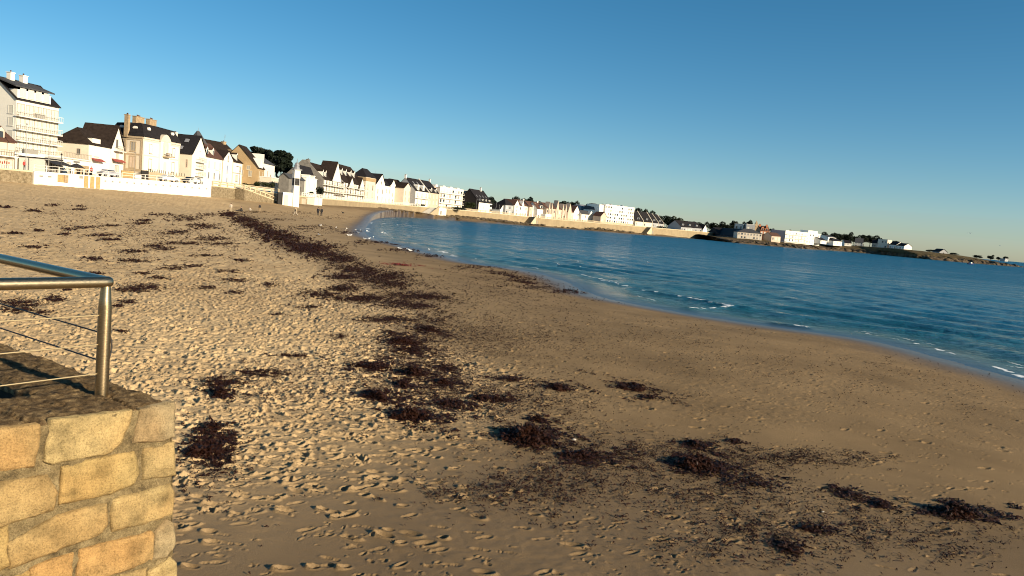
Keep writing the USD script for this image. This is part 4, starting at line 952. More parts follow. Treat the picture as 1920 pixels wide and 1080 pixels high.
for q0, q1, zt_, m_, nm in ((228, 250, 319, WOOD, 'timber_gate'), (250, 264.5, 327, WHITE, 'white_pier'), (265, 278, 319, DARK, 'hedge_gate'), (278, 310, 322, STONE_T, 'stone_wall'), (310, 350, 327, STONE_T, 'stone_wall')):
    A_ = at_depth(q0, hor(q0), 177 + (q0 - 228) * .2); B_ = at_depth(q1, hor(q1), 177 + (q1 - 228) * .2); t_ = (B_ - A_)[:2]; l_ = np.linalg.norm(t_); t_ /= l_
    b = MB(); obox(b, A_[:2], t_, np.array([t_[1], -t_[0]]), 0, l_, -.25, 0, prom_z(160) - .3, zat(q0, zt_, 177 + (q0 - 228) * .2)); k = add(T, nm, b, m_)
    if nm == 'stone_wall':
        for i in range(8): obox(bb := MB(), A_[:2], t_, np.array([t_[1], -t_[0]]), l_ * i / 8, l_ * i / 8 + .08, -.2, -.1, zat(q0, zt_, 177 + (q0 - 228) * .2), zat(q0, zt_, 177 + (q0 - 228) * .2) + .8); add(k, 'fence_post', bb, IRON)
# 4 narrow gabled house with vertical sign
h = House('sign_house', 'tall narrow white gabled house with faded vertical lettering on its blank side wall', 'house', 357, 206, 384.5, 218, 8.6, 337)
h.body(h.zz(357, 288), CREAM, h.zz(373, 255, 211), 'f', SLATE)
h.add('front_render', MB().prism([(0.02, -.06, -1), (h.W - .02, -.06, -1), (h.W - .02, -.06, h.e - .2), (h.W / 2, -.06, h.r - .25), (.02, -.06, h.e - .2)], (0, 0, 0), (0, .06, 0)), WHITE)  # white sheet paints the sun onto the gable front over cream walls
for py in (307, 320, 334): h.balcony(h.W * .22, h.W * .75, h.zz(357, py) + .9, 1.0); h.win('F', h.W * .48, h.zz(357, py) + 2.0, 1.4, 1.9, BLIND)
h.win('F', h.W * .5, h.zz(357, 275), .6, 1.2, GREYSH); h.chimney(-.0, 4.6, .9, 1.0, h.e - .5, h.zz(345, 251), WHITE)
sg = h.strip('L', 1.0, 1.55, h.zz(357, 315), h.zz(357, 299), .02, ROSE, 'wall_sign')
for i in range(7): b = MB(); z = h.zz(357, 300 + 2.1 * i); h.fbox(b, 'L', 1.12, 1.42 - .05 * (i % 2), z - .17, z - .02, .022, .03); h.add('letter', b, IRON, parent=sg)
h.roofwin(h.W * .2, .3, .1, .1)
m = MB()
for (w_, z_) in ((2.2, h.e + 3.0), (2.9, h.e + .9)):
    m.hexa([(h.W * .5 * (z_ - h.e) / (h.r - h.e) - .25, w_, z_ + .1), (h.W * .5 * (z_ - h.e) / (h.r - h.e) - .25, w_ + 1.1, z_ + .1), (h.W * .5 * (z_ + .9 - h.e) / (h.r - h.e) - .25, w_ + 1.1, z_ + 1.0), (h.W * .5 * (z_ + .9 - h.e) / (h.r - h.e) - .25, w_, z_ + 1.0)],
           [(h.W * .5 * (z_ - h.e) / (h.r - h.e) - .33, w_, z_ + .14), (h.W * .5 * (z_ - h.e) / (h.r - h.e) - .33, w_ + 1.1, z_ + .14), (h.W * .5 * (z_ + .9 - h.e) / (h.r - h.e) - .33, w_ + 1.1, z_ + 1.04), (h.W * .5 * (z_ + .9 - h.e) / (h.r - h.e) - .33, w_, z_ + 1.04)])
h.add('skylight', m, ZINC)
tq = House('turret', 'slender slate pyramid turret rising behind the narrow gabled house', 'tower', 366, 222, 383, 226, 3.0, 330)
tq.body(tq.zz(366, 270), WHITE, tq.zz(369, 244), 'h', SLATEG, hipl=1.5); tq.add('finial', MB().tube([(tq.W / 2, 1.5, tq.r - .2), (tq.W / 2, 1.5, tq.r + .9)], [.07, .03], 5), ZINC)
# 5 white houses with blue windows
h = House('white_house', 'white house with brown roof, two white dormers and stone chimney', 'house', 384, 217, 415, 230, 8, 344)
h.body(h.zz(384, 292), WHITE, h.zz(398, 269, 224), 'p', TILE, rf=.5)
for a in (.14, .48): h.dormer(h.W * a, .5, 1.3, 1.6, WHITE, TILE)
h.grid('F', 3, [h.e * .32, h.e * .72], .9, 1.7, None, FRAMEW, 5, dark=.6); h.chimney(h.W * .35, 4.0, 1.6, .9, h.r - 1, h.r + 1.0, STONEC)
h.strip('F', h.W - .5, h.W, 0, h.e, .06, STONE_T, 'quoin')
h = House('blue_window_house', 'white gable fronted house with blue window and stone edged corner', 'house', 415, 230, 434, 240, 9, 345)
h.body(h.zz(415, 297), WHITE, h.zz(426, 283, 235), 'f', SLATEB); h.win('F', h.W * .45, h.e * .62, .9, 2.2, BLUE, FRAMEW); h.win('F', h.W * .45, h.e * .15, 1.0, 1.9, BLUE, FRAMEW); h.win('F', h.W * .5, h.e + .3, .7, 1.6, BLIND)
h.strip('F', h.W - .35, h.W, 0, h.e, .06, STONE_T, 'quoin')
h = House('rear_house', 'dark wide slate roof seen above the white houses', 'house', 398, 247, 438, 258, 9, 343); h.body(h.zz(398, 282), WHITE, h.zz(410, 263), 'p', SLATEB)
h.chimney(h.W * .9, 4, 1.4, 1.0, h.r - 1, h.r + .3, STONEC)
def aerial(h, u, w, z0, hh):
    m = MB().tube([(u, w, z0), (u, w, z0 + hh)], .03, 5)
    for k in (.96, .8, .64): m.tube([(u - .5, w, z0 + hh * k), (u + .5, w, z0 + hh * k)], .02, 4)
    h.add('aerial', m, ZINC)
aerial(h, h.W * .95, 4, h.r + .3, 2.4)
h = House('dormer_house', 'low white house with three narrow white dormers in a dark roof', 'house', 434, 241, 464, 256, 8, 346)
h.body(h.zz(434, 302), WHITE, h.zz(440, 283), 'p', SLATEB)
for a in (.3, .62, .9): h.dormer(h.W * a, .4, .8, 2.1, WHITE, SLATEB)
h.win('F', h.W * .25, h.e * .3, 1.8, 1.8, BLIND); h.win('F', h.W * .45, h.e * .72, 1.3, 1.5, BLIND); h.win('F', h.W * .8, h.e * .6, .8, 1.3, BLIND); h.win('F', h.W * .62, h.e * .2, .7, 1.2, GREYSH); h.strip('F', 0, h.W, h.e * .5, h.e * .53, .04, FRAME, 'string_course')
h.chimney(h.W * .62, 4.2, 2.2, 1.0, h.r - 1, h.r + .6, STONEC, 3)
# 7 ochre gabled house
h = House('ochre_house', 'ochre house with large bare gable facing the camera and bay windows', 'house', 481, 250, 493, 259, 12.5, 347)
h.body(h.zz(481, 314), TAN, h.zz(450, 272), 'p', SLATEB)
h.grid('F', 2, [h.e * .25, h.e * .62], .9, 1.9, GREYSH, COPE); h.grid('L', 2, [h.e * .62], 1.0, 1.8, GREYSH, COPE, span=(1, 6.5)); h.win('L', 3.0, h.e * .95, .9, 1.2, GREYSH, COPE)
h.add('front_gable', MB().prism([(.3, -.1, h.e - .3), (h.W * .75, -.1, h.e - .3), (h.W * .5, -.1, h.e + 3.2)], (0, 0, 0), (0, 4.0, 0)), WHITE)
h = House('white_hip_house', 'white house with grey hipped roof in front of the big cypress', 'house', 493, 266, 512, 281, 9, 349)
h.body(h.zz(493, 306), WHITE, h.zz(487, 288), 'h', SLATEG, hipl=3.5); h.add('party_wall', MB().box(-.5, 0, .3, 6, -.5, h.zz(480, 288)), WHITE); h.win('F', h.W * .6, h.e * .38, .8, 2.6, TAN); h.strip('F', h.W * .3, h.W * .33, 0, h.e * .7, .1, FRAME, 'downpipe')
h = House('cream_kiosk', 'small cream kiosk with flat roof beside the shrubs', 'kiosk', 507, 238, 520, 246, 3.5, 351); h.body(h.zz(507, 333), CREAM, roof='flat', rmat=WHITE); h.grid('F', 3, [1.3], .8, 1.3, GREYSH)
# 9 behind the tower
h = House('slate_cottage', 'grey stone cottage with steep slate roof behind the lookout tower', 'house', 540, 228, 569, 244, 3.0, 362)
h.body(h.zz(540, 333), GREYS, h.zz(545, 326), 'p', SLATEG); h.grid('F', 2, [1.6], 1.0, 1.6, GLASS)
h = House('slate_roof_cottage', 'dark steep slate roof rising behind the crenellated house', 'house', 566, 262, 590, 278, 4.5, 362); h.body(h.zz(566, 336), GREYS, h.zz(568, 310), 'p', SLATE)
h = House('crenellated_house', 'small white house with two crenellated towers behind the palm garden', 'house', 572, 254, 592, 268, 6, 365)
h.body(h.zz(572, 333), WHITE, roof='flat', rmat=WHITE); 
for a in (.15, .6):
    k = h.add('crenellated_tower', MB().box(h.W * a - .1, h.W * a + 1.5, -.3, 2.2, -.5, h.zz(576, 329)), WHITE)
    for i in range(2): h.add('merlon', MB().box(h.W * a - .2 + .95 * i, h.W * a + .6 + .95 * i, -.4, 2.3, h.zz(576, 329), h.zz(576, 327)), WHITE, parent=k)
h.win('F', h.W * .72, h.e * .5, 1.9, 2.6, BLIND); h.win('F', h.W * .3, h.e * .5, .9, 2.2, GREYSH)
# 10 long white hotel
h = House('long_hotel', 'long white hotel with steep dark roof, bare grey stone gable and three balcony tiers', 'building', 602, 281, 642, 318, 13.5, 371)
h.body(h.zz(602, 335), WHITE, h.zz(582, 303), 'p', SLATEB, over=.2)
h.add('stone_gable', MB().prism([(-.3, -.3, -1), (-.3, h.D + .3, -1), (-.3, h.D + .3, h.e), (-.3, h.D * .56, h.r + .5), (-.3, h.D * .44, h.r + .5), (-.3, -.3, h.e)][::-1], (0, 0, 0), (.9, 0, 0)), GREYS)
for py in (345, 357): h.balcony(0, h.W, h.zz(602, py), 1.5, rail=FRAME, bars=24)
h.grid('F', 8, [h.zz(602, 341), h.zz(602, 352), h.zz(602, 364)], 1.3, 1.9, None, FRAME, 4, dark=.25)
for a in (.1, .22): h.dormer(h.W * a + 1.2, 1.0, 1.5, 2.0, WHITE, SLATEB)
h.add('front_gable', MB().prism([(h.W * .42, -.2, h.e - .2), (h.W * .86, -.2, h.e - .2), (h.W * .64, -.2, h.e + 7.0)], (0, 0, 0), (0, 5.0, 0)), WHITE)
h.add('front_gable_roof', MB().prism([(h.W * .38, -.05, h.e - .2), (h.W * .42, -.05, h.e - .2), (h.W * .64, -.05, h.e + 7.0), (h.W * .86, -.05, h.e - .2), (h.W * .90, -.05, h.e - .2), (h.W * .64, -.05, h.e + 7.8)], (0, 0, 0), (0, 6.0, 0)), SLATEB)
h.win('F', h.W * .64, h.e + 1.0, 1.6, 2.2, GREYSH); h.chimney(h.W * .1, 6.5, 2.5, .9, h.r - .5, h.r + .8, GREYS)
h = House('hotel_wing', 'white hotel wing with higher steep dark roof and paired white dormers', 'building', 643, 319, 681, 355, 14, 375)
h.body(h.zz(643, 341), WHITE, h.zz(640, 305), 'p', SLATEB, over=.2)
for a in (.15, .34, .56, .74): h.dormer(h.W * a, 2.6, 1.7, 2.2, WHITE, SLATEB)
for a, p in ((.3, 4.6), (.82, 5.2)):
    h.add('front_gable', MB().prism([(h.W * (a - .16), -.6, h.e - 2.6), (h.W * (a + .16), -.6, h.e - 2.6), (h.W * a, -.6, h.e + p - 2.6)], (0, 0, 0), (0, 5.0, 0)), WHITE)
    h.add('front_gable_roof', MB().prism([(h.W * (a - .19), -.45, h.e - 2.6), (h.W * (a - .16), -.45, h.e - 2.6), (h.W * a, -.45, h.e + p - 2.6), (h.W * (a + .16), -.45, h.e - 2.6), (h.W * (a + .19), -.45, h.e - 2.6), (h.W * a, -.45, h.e + p - 1.7)], (0, 0, 0), (0, 6.0, 0)), SLATEB)
for py in (350, 362): h.balcony(0, h.W, h.zz(643, py), 1.5, bars=22)
h.grid('F', 8, [h.zz(643, 346), h.zz(643, 357), h.zz(643, 368)], 1.3, 1.9, None, FRAME, 6, dark=.3)
h = House('turret_house', 'cream house corner with pointed slate turret roof', 'house', 683, 356, 701, 370, 6.5, 378)
h.body(h.zz(683, 331), CREAM, h.zz(688, 315), 'h', SLATE, hipl=3.2); h.add('eave_band', MB().box(-.2, h.W + .2, -.2, h.D, h.e - 1.8, h.e - .3), TAN); h.grid('F', 2, [h.e * .3, h.e * .6], 1.0, 2.2, None, FRAME, 2)
h = House('white_gable_house', 'white gable fronted house with dark roof right of the pointed turret', 'house', 702, 372, 719.5, 386, 8.5, 380)
h.body(h.zz(702, 345), WHITE, h.zz(712, 325), 'f', SLATE, rf=.6); h.grid('F', 2, [h.e * .25, h.e * .65], 1.0, 2.0, None, FRAME, 1); h.win('F', h.W * .55, h.e + 1.0, .9, 1.3)
aerial(h, h.W * .6, h.D * .4, h.r - .5, 2.0)
# 11-14
h = House('white_house', 'white house with low dark roof left of the ochre pair', 'house', 719.5, 388, 731, 398, 8, 381); h.body(h.zz(719.5, 347), WHITE, h.zz(724, 336), 'p', SLATE); h.grid('F', 2, [1.6, h.e * .7], 1.0, 1.6, BLIND); h.roofwin(h.W * .3, .4, 1.0, 1.4)
h = House('white_gable_house', 'narrow white gabled house touching the ochre pair', 'house', 730, 396, 739, 404, 9, 382); h.body(h.zz(730, 346), WHITE, h.zz(734, 336), 'f', SLATE); h.win('F', h.W * .5, h.e * .5, .8, 1.8, GREYSH); h.win('F', h.W * .5, 1.5, 1.2, 1.8, GLASS)
h = House('ochre_pair', 'yellow ochre flat fronted house with brown shaded side and narrow windows', 'house', 739, 404, 756, 416, 8, 383); h.body(h.zz(739, 350), TAN, h.zz(742, 336), 'p', SLATEB); h.grid('F', 3, [h.e * .38, h.e * .75], .8, 2.0, GREYSH, COPE, span=(0, h.W * .62)); h.strip('F', h.W * .66, h.W * .98, 0, h.e, .4, STONEC, 'brown_bay'); h.grid('F', 2, [1.3], 1.2, 1.5)  # brown strip stands in for the house side in shade
h = House('ochre_house', 'cream ochre house with rounded gable before the grey gable', 'house', 755, 402, 768.5, 412, 6, 384); h.body(h.zz(755, 352), CREAM, h.zz(760, 342), 'f', SLATEB); h.grid('F', 2, [h.e * .35, h.e * .72], .8, 2.0, GREYSH, COPE)
h = House('grey_gable_house', 'big house with grey rendered gable, slate roof and rounded white dormers', 'house', 777, 410, 801, 427, 12.5, 384)
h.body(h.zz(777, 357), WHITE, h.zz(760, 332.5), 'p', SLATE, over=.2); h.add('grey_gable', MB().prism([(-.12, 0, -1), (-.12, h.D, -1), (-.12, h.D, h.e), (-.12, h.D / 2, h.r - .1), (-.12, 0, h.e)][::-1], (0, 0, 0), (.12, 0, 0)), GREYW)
for z in (h.e * .45, h.e * .8): h.win('L', 2.6, z, 1.3, 1.6, GLASS, FRAMEW)
h.win('L', 6, h.e + 1.5, 1.2, 1.5, GLASS, FRAMEW)
for a in (.22, .62): h.dormer(h.W * a, .2, 2.2, 2.2, WHITE, round_=True, pane=BLIND)
h.roofwin(h.W * .3, .62, 1.0, 2.0); h.roofwin(h.W * .62, .62, 1.0, 2.0); h.balcony(0, h.W, h.e * .5, 1.3, bars=14); h.grid('F', 3, [h.e * .25, h.e * .72], 1.4, 2.0, BLIND); h.chimney(-.3, h.D / 2, 1.0, 1.0, h.r - .5, h.r + 1.3, WHITE)
h = House('slate_roof_house', 'pinkish house with tall slate roof and white party wall strip', 'house', 801.5, 428, 820.5, 444, 12.5, 386)
h.body(h.zz(801.5, 360), ROSE, h.zz(788, 337), 'p', SLATE, over=.2); h.add('party_wall', MB().prism([(-.35, -.3, 0), (-.35, h.D, 0), (-.35, h.D, h.e + .4), (-.35, h.D / 2, h.r + .7), (-.35, -.3, h.e + .4)][::-1], (0, 0, 0), (.35, 0, 0)), WHITE)
for a in (.3, .75): h.dormer(h.W * a, .3, 1.6, 1.7, WHITE)
h.grid('F', 3, [h.e * .28, h.e * .72], 1.3, 1.8, None, FRAMEW, 2); h.chimney(h.W, h.D / 2, .9, .9, h.r - .5, h.r + 1.2, WHITE)
# 15 white apartments
def flats(name, label, xa, Ya, xb, Yb, top, base, depth, cols, floors, dark=.3, side=None, seed=0, bal=True, mat=None):
    h = House(name, label, 'building', xa, Ya, xb, Yb, depth, base); h.body(h.zz(xa, top), mat or WHITE, roof='flat', rmat=WHITE, parapet=.3)
    fh = h.e / floors
    for k in range(floors):
        h.grid('F', cols, [fh * (k + .5)], h.W / cols * .55, fh * .55, None, FRAMEW, seed + k, dark=dark, mull=False)
        if bal and k: h.balcony(.1, h.W - .1, fh * k + .05, 1.2, bars=cols * 2, rail=FRAMEW)
    if side: h.strip('L', 0, h.D, 0, h.e, .1, side, 'side_render')
    return h
h = flats('apartment_block', 'white flat roofed apartment block with recessed balconies left of the black gabled house', 822, 446, 875, 480, 351, 390, 12, 10, 4, seed=2)
h.add('brown_annex', MB().box(-7.0, -.05, 3, 12, 0, h.zz(815, 350)), ROSE)
for i in range(4): h.add('stair_head', MB().box(h.W * (.05 + .25 * i), h.W * (.12 + .25 * i), 4, 7, h.e, h.e + 1.5), WHITE)
for k in range(4): h.strip('F', h.W * .93, h.W - .05, h.e / 4 * (k + .3), h.e / 4 * (k + .85), .06, DARK, 'loggia')
# 16 dark gabled house
h = House('dark_gabled_house', 'big house with black slated gable wall and steep dark roof above white ground floor', 'house', 896, 470, 921, 491, 13.5, 398)
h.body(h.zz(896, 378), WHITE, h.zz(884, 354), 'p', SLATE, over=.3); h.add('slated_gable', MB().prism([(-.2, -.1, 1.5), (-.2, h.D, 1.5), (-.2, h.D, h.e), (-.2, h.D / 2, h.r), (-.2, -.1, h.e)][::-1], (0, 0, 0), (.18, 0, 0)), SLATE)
for a in (.12, .36, .6, .85): h.dormer(h.W * a, .5, 1.4, 1.4, WHITE if a > .3 else ZINC, flat=True)
for a in (.15, .38, .6, .82): h.roofwin(h.W * a, .45, .7, 1.4)
h.chimney(h.W * .72, h.D * .45, .9, .9, h.r - .6, h.r + 1.6, WHITE); h.grid('F', 4, [h.e * .5], 1.6, 1.4, None, FRAMEW, 3)
for k in (.2, .62): h.strip('F', h.W * .83, h.W, h.e * k, h.e * (k + .22), .06, DARK, 'loggia')
# 17-26 (small in the picture)
def simple(name, label, xa, Ya, xb, Yb, eave, ridge, base, depth, roof, wm, rm, cols=2, floors=2, seed=0, dark=.35, rf=.5, wins=True, chim=None, frame=None, cat='house', group=None):
    h = House(name, label, cat, xa, Ya, xb, Yb, depth, base, group); h.body(h.zz(xa, eave), wm, h.zz(xa, ridge), roof, rm, over=.25, rf=rf)
    if wins: h.grid('F', cols, [h.e * (k + .5) / floors for k in range(floors)], min(1.3, h.W / cols * .5), min(1.8, h.e / floors * .55), None, frame or FRAMEW, seed, dark=dark, mull=False)
    if chim: h.chimney(h.W * chim, h.D / 2, 1.2, .9, h.r - .8, h.r + .9, WHITE, 0)
    return h
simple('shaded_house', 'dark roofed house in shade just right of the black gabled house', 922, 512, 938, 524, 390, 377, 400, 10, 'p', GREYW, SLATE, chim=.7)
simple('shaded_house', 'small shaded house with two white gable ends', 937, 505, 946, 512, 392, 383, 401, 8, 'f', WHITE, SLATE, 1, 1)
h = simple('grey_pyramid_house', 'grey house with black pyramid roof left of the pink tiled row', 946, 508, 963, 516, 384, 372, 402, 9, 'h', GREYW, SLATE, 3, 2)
h = simple('white_row_house', 'white gabled house at the left end of the brown tiled row', 963, 514, 972, 521, 384, 374, 404, 10, 'f', WHITE, TILE, 1, 3)
h = simple('white_row_house', 'white house with a small central gable and brown tiled roof', 972, 522, 992, 536, 385, 374, 406, 10, 'p', WHITE, TILE, 4, 2, chim=.9); h.add('front_gable', MB().prism([(h.W * .2, -.1, h.e - .5), (h.W * .45, -.1, h.e - .5), (h.W * .325, -.1, h.e + 3.4)], (0, 0, 0), (0, 3, 0)), WHITE)
h = simple('beige_row_house', 'beige house with arched white gable in the middle of the row', 991, 532, 1006, 542, 387, 377, 408, 9, 'p', ROSE, TILE, 3, 2); h.add('front_gable', MB().prism([(h.W * .35, -.3, 0), (h.W * .85, -.3, 0), (h.W * .85, -.3, h.e), (h.W * .6, -.3, h.e + 2.6), (h.W * .35, -.3, h.e)], (0, 0, 0), (0, 3, 0)), WHITE)
h = simple('white_box_house', 'white house with broad white dormer and square garage block', 1006, 535, 1023, 545, 391, 379, 410, 9, 'p', WHITE, TILE, 3, 2, chim=.5); h.dormer(h.W * .5, .4, 3.4, 2.0, WHITE, TILE, flat=True); h.add('garage', MB().box(h.W * .4, h.W * 1.05, -4, -.1, 0, h.e * .55), WHITE)
gp = [(1023, 1035, 380, 'tan gothic villa with dark roof and slim pair of gables, left of three', TAN), (1035, 1050, 381, 'tan gothic villa with one tall pointed gable, middle of three', ROSE), (1050, 1062, 383, 'tan gothic villa with twin gables and arched loggia, right of three', TAN)]
for i, (x0, x1, rdg, lb, mt) in enumerate([(*q[:4], ROSE) for q in gp]):
    h = simple('gothic_villa', lb, x0, 540 + i * 9, x1, 549 + i * 9, rdg + 10, rdg, 413 + i, 10, 'p', mt, TILE, 3, 2, i)
    for a, w_, p in (((.35, .2, 4.6), (.78, .2, 4.2)), ((.5, .34, 6.2),), ((.25, .24, 4.4), (.7, .24, 4.4)))[i]:
        h.add('pointed_gable', MB().prism([(h.W * (a - w_ / 2), -.5, 0), (h.W * (a + w_ / 2), -.5, 0), (h.W * (a + w_ / 2), -.5, h.e - .5), (h.W * a, -.5, h.e + p), (h.W * (a - w_ / 2), -.5, h.e - .5)], (0, 0, 0), (0, 3.5, 0)), mt)
        b = MB().box(h.W * a - .5, h.W * a + .5, -.55, -.5, h.e * .55, h.e * .9); h.add('gable_window', b, GREYSH)
    h.strip('F', h.W * .4, h.W * .6, h.e * .1, h.e * .5, .04, DARK, 'arched_doorway')
h = simple('gothic_villa', 'rose villa with tall steep gable and red tiled flank', 1062, 565, 1074, 573, 397, 388, 416, 10, 'p', ROSE, TILE, 2, 2); h.add('pointed_gable', MB().prism([(h.W * .05, -.4, 0), (h.W * .6, -.4, 0), (h.W * .6, -.4, h.e), (h.W * .33, -.4, h.e + 6.2), (h.W * .05, -.4, h.e)], (0, 0, 0), (0, 3.5, 0)), ROSE)
simple('steep_white_house', 'white house with single steep gable left of the grey roofs', 1074, 574, 1085, 582, 397, 385, 418, 9, 'f', WHITE, TILE, 2, 2)
h = simple('grey_mansard_house', 'house with pale grey metal mansard roof behind white cottages', 1086, 600, 1107, 610, 396, 385, 415, 10, 'm', GREYW, ZINC, 3, 1)
h = simple('white_cottage', 'white cottage with grey roof and small gable in front of the metal mansard', 1089, 580, 1114, 592, 401, 394, 418, 9, 'p', WHITE, SLATEG, 5, 2, dark=.2); h.add('front_gable', MB().prism([(h.W * .55, -.2, 0), (h.W * .85, -.2, 0), (h.W * .85, -.2, h.e), (h.W * .7, -.2, h.e + 3), (h.W * .55, -.2, h.e)], (0, 0, 0), (0, 3, 0)), WHITE)
h = simple('slate_blue_house', 'tall house with flat topped slate roof left of the big hotel', 1111, 592, 1127, 600, 393, 383, 419, 10, 'm', WHITE, SLATEG, 3, 3)
h = simple('brown_roof_cottage', 'tiny brown roofed cottage at the foot of the big hotel', 1125, 580, 1136, 586, 405, 397, 420, 7, 'f', ROSE, TILE, 2, 1)
h = flats('grand_hotel', 'biggest white six storey hotel block on the bay with rows of windows', 1132, 592, 1186, 618, 384, 423, 16, 13, 6, .38, seed=9, bal=False)
h.add('setback', MB().box(-5.5, 0, 1.5, 14, 0, h.zz(1126, 383.5)), WHITE)
for i in range(7): h.add('roof_vent', MB().box(h.W * (.1 + .13 * i), h.W * (.13 + .13 * i), 5, 7, h.e, h.e + .9 + .3 * (i % 3)), GREYW)
h.strip('F', 0, h.W, h.e / 6 * .95, h.e / 6 * 1.08, .8, COPE, 'canopy')
for i, (x0, x1, r_) in enumerate([(1190, 1205, 395), (1205, 1222, 397), (1222, 1233, 400), (1233, 1243, 402)]):
    h = simple('terraced_house', ('dark roofed terraced house nearest the big hotel', 'dark roofed terraced house second from the big hotel', 'dark roofed terraced house third from the big hotel', 'dark roofed terraced house beside the olive tree')[i], x0, 622 + i * 9, x1, 630 + i * 9, 414 + i * 1.5, r_, 424 + i * 2, 14, 'p', CREAM if i < 2 else GREYW, SLATE, 3, 1, i)
    h.add('party_wall', MB().prism([(h.W - .2, -.3, 0), (h.W - .2, h.D, 0), (h.W - .2, h.D, h.e + .3), (h.W - .2, h.D / 2, h.r + .5), (h.W - .2, -.3, h.e + .5)][::-1], (0, 0, 0), (.5, 0, 0)), CREAM)
    h.dormer(h.W * .5, 1.2, 2.6, 1.5, GREYW, flat=True)
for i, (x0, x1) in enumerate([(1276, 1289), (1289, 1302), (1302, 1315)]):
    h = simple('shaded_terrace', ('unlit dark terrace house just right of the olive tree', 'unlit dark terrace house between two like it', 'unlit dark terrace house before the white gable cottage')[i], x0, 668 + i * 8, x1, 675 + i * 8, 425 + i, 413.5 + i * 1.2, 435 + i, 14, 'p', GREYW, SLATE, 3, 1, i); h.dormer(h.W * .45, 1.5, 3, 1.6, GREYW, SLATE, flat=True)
simple('white_gable_cottage', 'small white gabled cottage at the end of the far sea wall', 1317, 690, 1325, 696, 430, 421, 436, 8, 'f', WHITE, SLATE, 1, 1)
# ---------------------------------------------------------------- headland
hp = [(1300, 436, 650), (1345, 441, 668), (1381, 447, 690), (1460, 452, 700), (1520, 457, 712), (1580, 461.5, 722), (1640, 466, 735), (1700, 469.0, 745), (1740, 471.2, 748), (1800, 477, 752), (1850, 482.5, 760), (1890, 488.5, 765), (1912, 494.5, 768), (1921, 499, 770)]
cols = np.arange(1296, 1923, 1.0)
cz, sh = [], []
for px in cols:
    Y0 = None
    py = np.interp(px, [a[0] for a in far_px + head_px], [a[1] for a in far_px + head_px]); w = at_z(px, py, 0); sh.append(w[:2])
    cy = np.interp(px, [a[0] for a in hp], [a[1] for a in hp]); cz.append(zat(px, cy, w[1] + 38))
sh = np.array(sh); cz = np.array(cz)
k = np.ones(25) / 25
sm = np.column_stack([np.convolve(np.pad(sh[:, i], 12, 'edge'), k, 'valid') for i in range(2)]); cz = np.convolve(np.pad(cz, 3, 'edge'), np.ones(7) / 7, 'valid')
tg = np.gradient(sm, axis=0); tg /= np.linalg.norm(tg, axis=1, keepdims=True); dirn = np.array([-.25, .97])
prof = np.array([(-9, -1.2), (-4, -.5), (-1, -.05), (1, .12), (3, .22), (5, .30), (8, .40), (11, .48), (15, .56), (20, .68), (26, .82), (32, .94), (38, 1.0), (50, .98), (80, .93), (140, .9), (260, .8), (420, .7)])
rows = []
for off, fz in prof:
    p = sm + dirn * off; z = np.where(fz < 0, fz * 1.5, fz * np.maximum(cz, .8))
    q = np.column_stack([p / 5.5, 0 * z]); rk = np.abs(meshkit.fbm(q, 4, 17) - .5) * 2
    z = z + np.clip(1 - abs(off - 6) / 14, 0, 1) * (rk * 3.6 - .9) + (meshkit.fbm(q * .4, 3, 19) - .5) * 1.2 * np.clip(off / 10, 0, 1) * np.clip((40 - off) / 20, 0, 1)
    rows.append(np.column_stack([p + (meshkit.noise(q * 1.7, 5) - .5)[:, None] * 4 * (0 < off < 20), z]))
rows = np.array(rows); nr, nc = rows.shape[:2]; ii = np.arange(nr * nc).reshape(nr, nc)
q = np.stack([ii[:-1, :-1], ii[:-1, 1:], ii[1:, 1:], ii[1:, :-1]], -1).reshape(-1, 4)
usdkit.material(stage, L + 'headland', {'g': ('geometry', {}), 's': ('separate_xyz', {}), 'n': ('noise_texture', {'scale': .12, 'detail': 8.0, 'roughness': .7}), 'nr': ('noise_texture', {'scale': .5, 'detail': 8.0, 'roughness': .75}),
    'rock': ('rgb_ramp', {'ramp': [(.3, (.014, .010, .008)), (.46, (.065, .047, .03)), (.68, (.22, .16, .10))]}), 'grass': ('rgb_ramp', {'ramp': [(.3, (.028, .024, .012)), (.5, (.085, .062, .028)), (.75, (.16, .11, .05))]}),
    'ma': ('math', {'math_type': 'multiply_add', 'value2': 3.2}), 'mr': ('map_range', {'from_min': 3.6, 'from_max': 4.9, 'clamp': True}), 'm': ('mix_color', {}), 'b': ('bump', {'distance': .8}), 'p': ('principled_bsdf', {'roughness': .9, 'specular_ior_level': .1})},
    [('g.position', 's.vector'), ('g.position', 'n.vector'), ('g.position', 'nr.vector'), ('nr.fac', 'rock.fac'), ('n.fac', 'grass.fac'), ('n.fac', 'ma.value1'), ('s.z', 'ma.value3'), ('ma.value', 'mr.value'), ('mr.result', 'm.fac'), ('rock.color', 'm.a'), ('grass.color', 'm.b'), ('m.result', 'p.base_color'), ('nr.fac', 'b.height'), ('b.normal', 'p.normal')], surface='p.BSDF')
add(None, 'headland', trimesh.Trimesh(rows.reshape(-1, 3), np.vstack([q[:, [0, 1, 2]], q[:, [0, 2, 3]]]), process=False), L + 'headland', kind='structure')
def hy(px): return float(np.interp(px, cols, sm[:, 1]))
